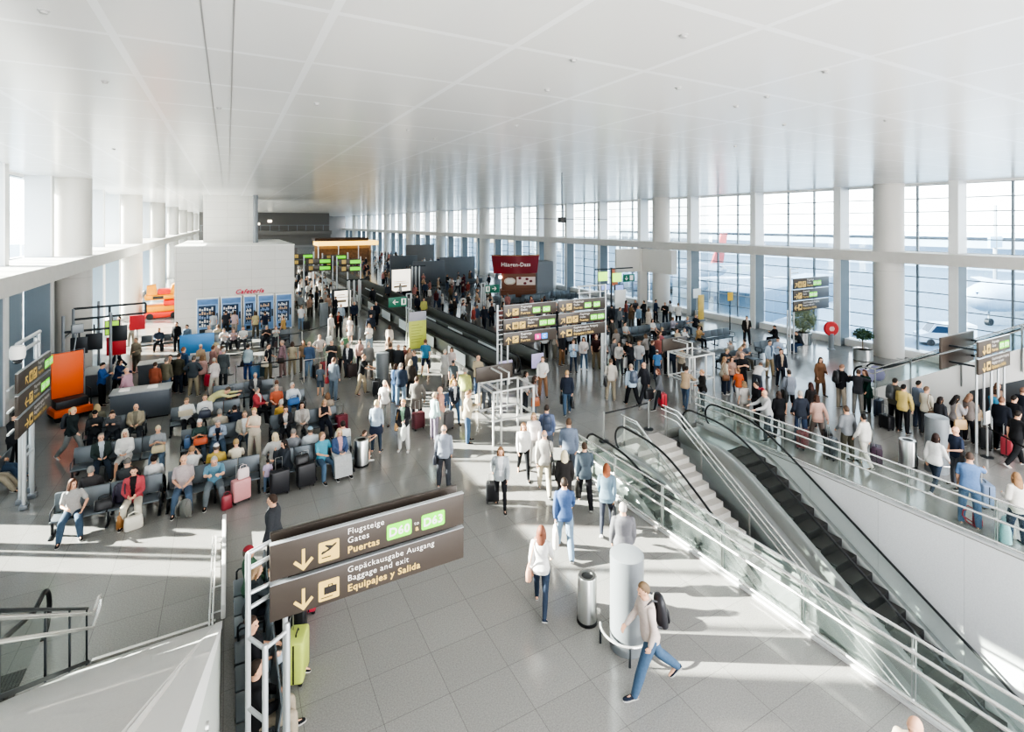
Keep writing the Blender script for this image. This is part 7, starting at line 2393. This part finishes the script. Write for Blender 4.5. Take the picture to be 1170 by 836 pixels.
p = st(980, 473, 75, 'hug', 'm', (J, '3a3b42'), tr('8d8880'), ('short', '5a3c2c'), 'person in dark jacket embracing the woman in green', h=1.76)
st(990, 470, 285, 'reach', 'f', (C_, '1f4a40'), tr('1f3a34'), ('wavy', '6a3a28'), 'person in dark green coat embracing the man in dark jacket', h=1.7)
suitcase(*G(1004, 475), .2, '2f3a4e', 'navy suitcase standing right of the embracing couple', w=.46, h=.66, d=.26, handle=1.0)
p = st(1022, 487, 100, 'stand', 'm', (J, '6a6656'), tr('2b2b30'), ('short', '33271f'), 'person in olive parka with grey backpack in the queue', h=1.80)
backpack_on(p, '43464a', 'grey backpack on the man in olive parka')
p = st(1032, 494, 95, 'standpull', 'm', (J, 'e2c46a'), tr('25262a'), ('short', '1f1a18'), 'person in yellow jacket with a wheeled bag', h=1.74)
suitcase(*G(1013, 490), 1.3, '1f1f22', 'black wheeled bag behind the yellow jacket', w=.44, h=.52, d=.3, handle=.9)
p = st(968, 527, 15, 'standpull', 'm', (W_, '8d9094'), tr('5a5546'), ('short', '5f4634'), 'person in grey sweater and olive trousers at the railing', h=1.76)
suitcase(*G(950, 524), .3, '3c3f45', 'charcoal suitcase left of the grey sweater', w=.44, h=.66, d=.28, handle=1.0)
p = st(983, 531, 10, 'walk2', 'f', (W_, 'ece6da'), tr('e6ddcf'), ('short', '231c1a'), 'person in cream cardigan and trousers at the railing', h=1.64)
suitcase(*G(1001, 529), .5, '4a2f44', 'dark purple suitcase right of the cream cardigan', w=.48, h=.54, d=.32)
st(1049, 490, 110, 'stand2', 'm', (S_, '8091ab'), tr('5d6a84'), ('short', '1f1a18'), 'person in grey blue shirt behind the cream shirt', h=1.78)
p = st(1058, 497, 105, 'stand2', 'm', (S_, 'efe4cc'), tr('5a5c62'), ('short', '7a5a44'), 'person in cream shirt and grey trousers with a strap', h=1.74)
shoulder_bag(p, 'r', '7a5a40', 'brown strap bag of the man in cream shirt')
p = st(1074, 508, 110, 'stand2', 'f', (J, '3a3a40'), tr('26272b'), ('bob', '2a1c18'), 'person in dark jacket with a white bag behind the pale pillar', h=1.64)
handbag(p, 'r', 'ece8e2', 'white bag of the woman behind the pale pillar')
p = st(1092, 507, 120, 'phone', 'f', (J, 'b9b2b4'), tr('26272b'), ('long', '1f1816'), 'person with long black hair and grey scarf in the right queue', h=1.68)
shoulder_bag(p, 'r', 'd9b07c', 'tan tote of the woman with long black hair', w=.44, h=.34)
p = st(1107, 505, 110, 'phone', 'f', (J, '9c8e86'), tr('2f3138'), ('wavy', '9a6c4c'), 'person with wavy brown hair in the right queue', h=1.68)
handbag(p, 'l', 'd8b890', 'beige tote of the woman with wavy hair', w=.44, h=.36)
p = hd(1144, 458, 100, 'stand', 'm', (J, '262a36', 'e6e6e2'), tr('232530'), ('short', '8a5a40'), 'person in dark suit and white shirt right of the paper sign', h=1.8)
hd(1137, 449, 110, 'raise', 'm', (S_, '3fa4d4'), tr('3a3d44'), ('short', '5a3c2a'), 'person in bright cyan shirt in the right queue', h=1.76)
hd(1139, 441, 200, 'stand', 'f', (T, 'c79a7c'), tr('3a3d44'), ('wavy', '8a5a3c'), 'person with auburn hair behind the cyan shirt', h=1.76)
hd(1158, 456, 115, 'stand2', 'm', (J, '25262b', 'd8ccb8'), tr('232428'), ('short', '2a201b'), 'person in black jacket at the right edge of the queue', h=1.74)
hd(1168, 447, 110, 'stand', 'm', (J, '2b303c', 'e2e2e0'), tr('262a33'), ('short', '8a5c44'), 'person in navy suit at the far right of the queue', h=1.8)
p = st(1161, 532, 120, 'walk', 'm', (T, '2b2c2e'), tr('26282c'), ('short', '2b211b'), 'person in black polo reading papers at the right edge', h=1.78, shoe='c9c4bc')
suitcase(*G(1151, 520), .2, 'b8404a', 'red patterned suitcase in the right queue', w=.46, h=.62, d=.3)
suitcase(*G(1126, 512), .4, '222327', 'black suitcase beside the paper sign post', w=.5, h=.72, d=.32)
backpack_at(*G(1146, 503), .66, .2, '7a5a50', 'brown backpack on the luggage in the right queue', 1.1)
p = st(1068, 561, 95, 'walk', 'f', (W_, 'ece9e4'), ('leggings', '3f4c60'), ('bob', '3a221a'), 'person in white sweater and jeans walking behind the right railing', h=1.68, shoe='efece6')
p = st(1093, 556, 300, 'stand2', 'm', (T, '36415a'), tr('6a6d75'), ('bald', 'd6a68e'), 'person with bald head and navy polo behind the right railing', h=1.74)
bag_at(p[0].location.x - .3, p[0].location.y - .28, .62, .6, '1f2023', 'black jacket bundle held by the bald man in navy polo', w=.34, h=.5, d=.2, name='folded_jacket')
p = st(1108, 600, AWAY + 40, 'reach', 'h', (T, '6a92cc'), tr('5b7fae'), ('short', '5a4234'), 'person in blue tee and jeans with a hand on the right railing', h=1.80)
backpack_at(*G(1111, 600), 0, .5, 'b01f38', 'red backpack on the floor at the right railing', .9)
suitcase(*G(1124, 578), .8, '6f86a6', 'grey blue suitcase beyond the man in blue tee', w=.5, h=.66, d=.3)
p = st(1163, 622, AWAY, 'stand2', 'f', (J, 'efe8da'), tr('33435e'), ('wavy', 'b07a48'), 'person in cream jacket and navy trousers at the right edge', h=1.68)
bag_at(*G(1149, 617), 0, .3, '9fd3d6', 'turquoise shopping bag beside the cream jacket', w=.5, h=.5, d=.24)
bag_at(*G(1156, 612), .0, .5, 'd8d2c8', 'striped pale bag behind the turquoise shopping bag', w=.34, h=.72, d=.12)
# ---- vending panels
for k, (u, v, sx, c, b, f, ps, dsc) in enumerate(((258, 384, 'm', '3c404a', '33363d', 10, 'stand', 'person in dark jacket at the second vending panel'), (268, 384, 'f', 'd9b4b4', 'a89a90', 20, 'stand2', 'person in pale pink at the second vending panel'), (292, 385, 'f', 'd8c48a', '6a6458', 350, 'stand', 'person in sand yellow at the fourth vending panel'), (303, 385, 'm', '2b3350', '7f93a8', 0, 'reach', 'person in navy tee reaching to the fourth vending panel'), (244, 385, 'f', 'c9ced6', '9ba6b2', 0, 'stand', 'person in pale grey at the leftmost vending panel'), (324, 391, 'm', 'e0b060', '4a4650', 300, 'stand', 'person in amber top at the rightmost vending panel'))):
    st(u, v, f, ps, sx, (T, c), tr(b), (['short', 'bob'][sx == 'f'], '5a4030'), dsc, h=1.7)
for k, (u, row, f, sx, c, dsc) in enumerate(((249, 37.0, 0, 'm', 'e6c9a4', 'person in apricot tee facing the vending panels'), (256, 35.6, 180, 'm', 'eeeae6', 'person in white tee on the bench below the vending panels'), (266, 35.6, 180, 'f', 'd9b8c0', 'person in pink blouse on the bench below the vending panels'), (278, 35.6, 190, 'm', 'f0f0ee', 'person in bright white shirt on the bench below the vending panels'), (306, 35.3, 190, 'm', '3a3438', 'person in dark top on the right bench below the vending panels'), (315, 35.3, 180, 'f', 'efefee', 'person in white on the right bench below the vending panels'))):
    se(u, 376 - (row - 35.5) * 3, row, f, ['sit', 'sit_read', 'sit_fwd'][k % 3], sx, (T, c), tr(['33363d', '55585f'][k % 2]), (['short', 'bob'][sx == 'f'], ['8a6a4c', 'c9b8a4', 'b88a7a'][k % 3]), dsc)
suitcase(*G(317, 389), .2, 'c02a48', 'crimson suitcase on the floor below the rightmost vending panel', w=.5, h=.6, d=.3)

# ---- moving walkway riders
for k, (x, y, c) in enumerate(((13.4, 38.6, 'd8d46a'), (13.5, 40.5, '33384a'), (11.5, 47, '3a3d44'), (11.4, 52, 'b0625a'), (13.4, 49, '5a5f68'))):
    person(x, y, 180 if x > 13 else 0, 'stand', 'mf'[k % 2], (J, c), tr('33363d'), ('short', '4a3a2e'), ['person in yellow tee riding the farther moving walkway', 'person in navy riding the farther moving walkway', 'person in charcoal riding the nearer moving walkway', 'person in brick red riding the nearer moving walkway', 'person in grey farther along the moving walkway'][k], z=.03, hi=False)

# ---- far crowd, individually, in simple meshes
def merged(pose, sex):
    k = ('merged', pose, sex)
    if k in CACHE:
        return CACHE[k]
    r = rig(pose, sex)
    bm = bmesh.new()
    for i, me in enumerate((body_mesh(pose, sex, False), top_mesh(pose, sex, 'jacket', False), bottom_mesh(pose, sex, 'trousers', False))):
        t = me.copy()
        for pl in t.polygons:
            pl.material_index = i
        if i == 0:
            b2 = bmesh.new()
            b2.from_mesh(t)
            keep = [r.hc] + [a[2] + a[3] * .08 for a in r.arms.values()]
            bmesh.ops.delete(b2, geom=[f for f in b2.faces if min((f.calc_center_median() - q).length for q in keep) > .16], context='FACES')
            b2.to_mesh(t)
            b2.free()
        bm.from_mesh(t)
        bpy.data.meshes.remove(t)
    t = hair_mesh('short' if sex == 'm' else 'bob').copy()
    t.transform(r.hm)
    for pl in t.polygons:
        pl.material_index = 3
    bm.from_mesh(t)
    bpy.data.meshes.remove(t)
    me = bpy.data.meshes.new('person')
    bm.to_mesh(me)
    bm.free()
    o = bpy.data.objects.new('tmp', me)
    COL.objects.link(o)
    md = o.modifiers.new('d', 'DECIMATE')
    md.ratio = .22
    out = bpy.data.meshes.new_from_object(o.evaluated_get(bpy.context.evaluated_depsgraph_get()))
    bpy.data.objects.remove(o)
    out.shade_smooth()
    CACHE[k] = slots(out, 4)
    return CACHE[k]


FARC = ['2b2d33', '3a4050', 'b8493f', 'd8d2ca', '77797c', '4a5a78', 'efe6dc', '8a6a50', '6f2f38', '33363d', 'c9a27e', 'dfdfe0', '55483f', '34405a', '9a9fa8', 'e6c9b8', 'f0ece8', 'd98a80', 'cfc4ba']
taken = [(o.location.x, o.location.y) for o, _, _ in PEOPLE]
FAR = []
KEEP_OUT = [(22.6, 28.4, 43.6, 47.6), (20.7, 30.5, 40.6, 43.0), (10.2, 14.8, 20, 82), (19, 29.5, 59.4, 64), (19.5, 24.5, 71.5, 72.5), (14.4, 18.6, 52, 54.5), (29.8, 33, 48.6, 53.4), (5.5, 10.6, 45.5, 46.4), (5.8, 10.6, 47.6, 48.4), (20, 30, 56.4, 57.7), (20, 30, 65.4, 66.7), (20, 30, 75.4, 76.7), (24.5, 31.5, 83.5, 84.5), (4.8, 9.2, 81.5, 82.5)]


def far_crowd(n, x0, x1, y0, y1, desc, group, light=False, seed=1, pw=1.5):
    r = random.Random(seed)
    made = 0
    tries = 0
    while made < n and tries < 4000:
        tries += 1
        y = y0 + (y1 - y0) * r.random() ** pw
        x = r.uniform(x0, x1)
        if any(a0 < x < a1 and b0 < y < b1 for a0, a1, b0, b1 in KEEP_OUT):
            continue
        if any((x - a) ** 2 + (y - b) ** 2 < .36 for a, b in taken):
            continue
        taken.append((x, y))
        c = r.choice(['efe6dc', 'e6d2c0', 'f2ece6', 'd9a98c', '55504c', '3a3d44', 'cfd6dc'] if light else FARC)
        s = r.uniform(.9, 1.03)
        FAR.append((x * SA + y * CA, x, y, r.choice(['stand', 'stand2', 'walk', 'phone', 'walk2']), r.choice('mf'), r.randrange(4), c, r.choice(['2b2d33', '3a4050', '4a5a78', '6a6458', '8a857e']), r.choice(['2a201a', '5a4030', '8a6a4c', 'c9b8a4']), r.uniform(0, 2 * PI), s, desc, group))
        made += 1


far_crowd(60, 5.2, 9.8, 44, 88, 'person in the dense far crowd right of the white stone block', 'far crowd beside the white block', True, 3)
far_crowd(80, 15.0, 22.5, 33, 78, 'person in the far crowd between the moving walkways and the burgundy kiosk', 'far crowd beyond the walkways', False, 4)
far_crowd(30, 16.5, 21.5, 24.5, 34, 'person in the standing crowd behind the six board sign', 'crowd behind the six board sign', False, 5)
far_crowd(50, 22.0, 32.0, 54, 110, 'person in the distant crowd near the right hand windows', 'distant crowd by the windows', False, 6)
far_crowd(30, 5.0, 22, 84, 93, 'person at the far end below the golden canopy', 'crowd at the golden canopy', False, 7)
FAR.sort()
room = 300 - len(PEOPLE)
cv, cf, cm, cmats = [], [], [], []
for i, (d, x, y, pose, sex, sk, c, b, hr, rot, s, desc, group) in enumerate(FAR):
    me = merged(pose, sex)
    ms = [SKIN[sk], cloth(c), cloth(b), hairm(hr)]
    if i < room:
        o = bpy.data.objects.new('person', me)
        COL.objects.link(o)
        setm(o, *ms)
        o.location = (x, y, 0)
        o.rotation_euler = (0, 0, rot)
        o.scale = (s, s, s)
        tag(o, desc, 'person', group)
        continue
    M = Matrix.Translation((x, y, 0)) @ Matrix.Rotation(rot, 4, 'Z') @ Matrix.Scale(s, 4)
    base = len(cv)
    cv += [tuple(M @ v.co) for v in me.vertices]
    idx = []
    for m in ms:
        if m not in cmats:
            cmats.append(m)
        idx.append(cmats.index(m))
    for pl in me.polygons:
        cf.append(tuple(base + j for j in pl.vertices))
        cm.append(idx[pl.material_index])
me = bpy.data.meshes.new('crowd')
me.from_pydata(cv, [], cf)
for m in cmats:
    me.materials.append(m)
me.polygons.foreach_set('material_index', cm)
me.shade_smooth()
o = bpy.data.objects.new('crowd', me)
COL.objects.link(o)
tag(o, 'tiny distant crowd of travellers filling the far half of the hall', 'crowd', None, 'stuff')
# ================================================================ light
w = bpy.data.worlds.new('sky')
SC.world = w
w.use_nodes = True
nt = w.node_tree
bg = nt.nodes['Background']
tc = nt.nodes.new('ShaderNodeTexCoord')
sx = nt.nodes.new('ShaderNodeSeparateXYZ')
cr = nt.nodes.new('ShaderNodeValToRGB')
nt.links.new(tc.outputs['Generated'], sx.inputs[0])
nt.links.new(sx.outputs['Z'], cr.inputs[0])
cr.color_ramp.elements[0].color = (1, .985, .96, 1)
cr.color_ramp.elements[1].color = (.78, .87, 1, 1)
cr.color_ramp.elements[1].position = .7
nt.links.new(cr.outputs[0], bg.inputs[0])
bg.inputs[1].default_value = 3.0
sun = bpy.data.lights.new('sun', 'SUN')
sun.energy = 19
sun.angle = math.radians(.6)
sun.color = (1, .93, .82)
so = bpy.data.objects.new('sun', sun)
COL.objects.link(so)
e = math.radians(23)
dv = Vector((.86 * math.cos(e), -.52 * math.cos(e), -math.sin(e)))
so.rotation_euler = dv.to_track_quat('-Z', 'Y').to_euler()
so.location = (-30, 20, 30)
def portal(x, nx, y0, y1, z0, z1):
    l = bpy.data.lights.new('window_portal', 'AREA')
    l.shape = 'RECTANGLE'
    l.size = y1 - y0
    l.size_y = z1 - z0
    l.cycles.is_portal = True
    o = bpy.data.objects.new('window_portal', l)
    COL.objects.link(o)
    o.location = (x, (y0 + y1) / 2, (z0 + z1) / 2)
    z = Vector((-nx, 0, 0))
    xa = Vector((0, 1, 0))
    ya = z.cross(xa)
    o.rotation_euler = Matrix((xa, ya, z)).transposed().to_euler()
for (x, nx) in ((34.5, -1), (-8.5, 1)):
    for (z0, z1) in ((.35, 5.4), (6.0, 9.8)):
        portal(x, nx, Y0, Y1, z0, z1)
# downlights of the hall ceiling
def lamp(x, y, sx_, sy_, watts):
    l = bpy.data.lights.new('ceiling_lamp', 'AREA')
    l.shape = 'RECTANGLE'
    l.size, l.size_y = sx_, sy_
    l.energy = watts
    l.color = (1, .97, .93)
    o = bpy.data.objects.new('ceiling_lamp', l)
    COL.objects.link(o)
    o.location = (x, y, CEIL - .05)
SC.view_settings.view_transform = 'AgX'
SC.view_settings.look = 'AgX - High Contrast'
SC.view_settings.exposure = 1.5
SC.cycles.max_bounces = 8
SC.cycles.diffuse_bounces = 4
SC.cycles.glossy_bounces = 4
SC.cycles.transparent_max_bounces = 24
SC.cycles.sample_clamp_indirect = 6
SC.cycles.caustics_reflective = False
SC.cycles.caustics_refractive = False
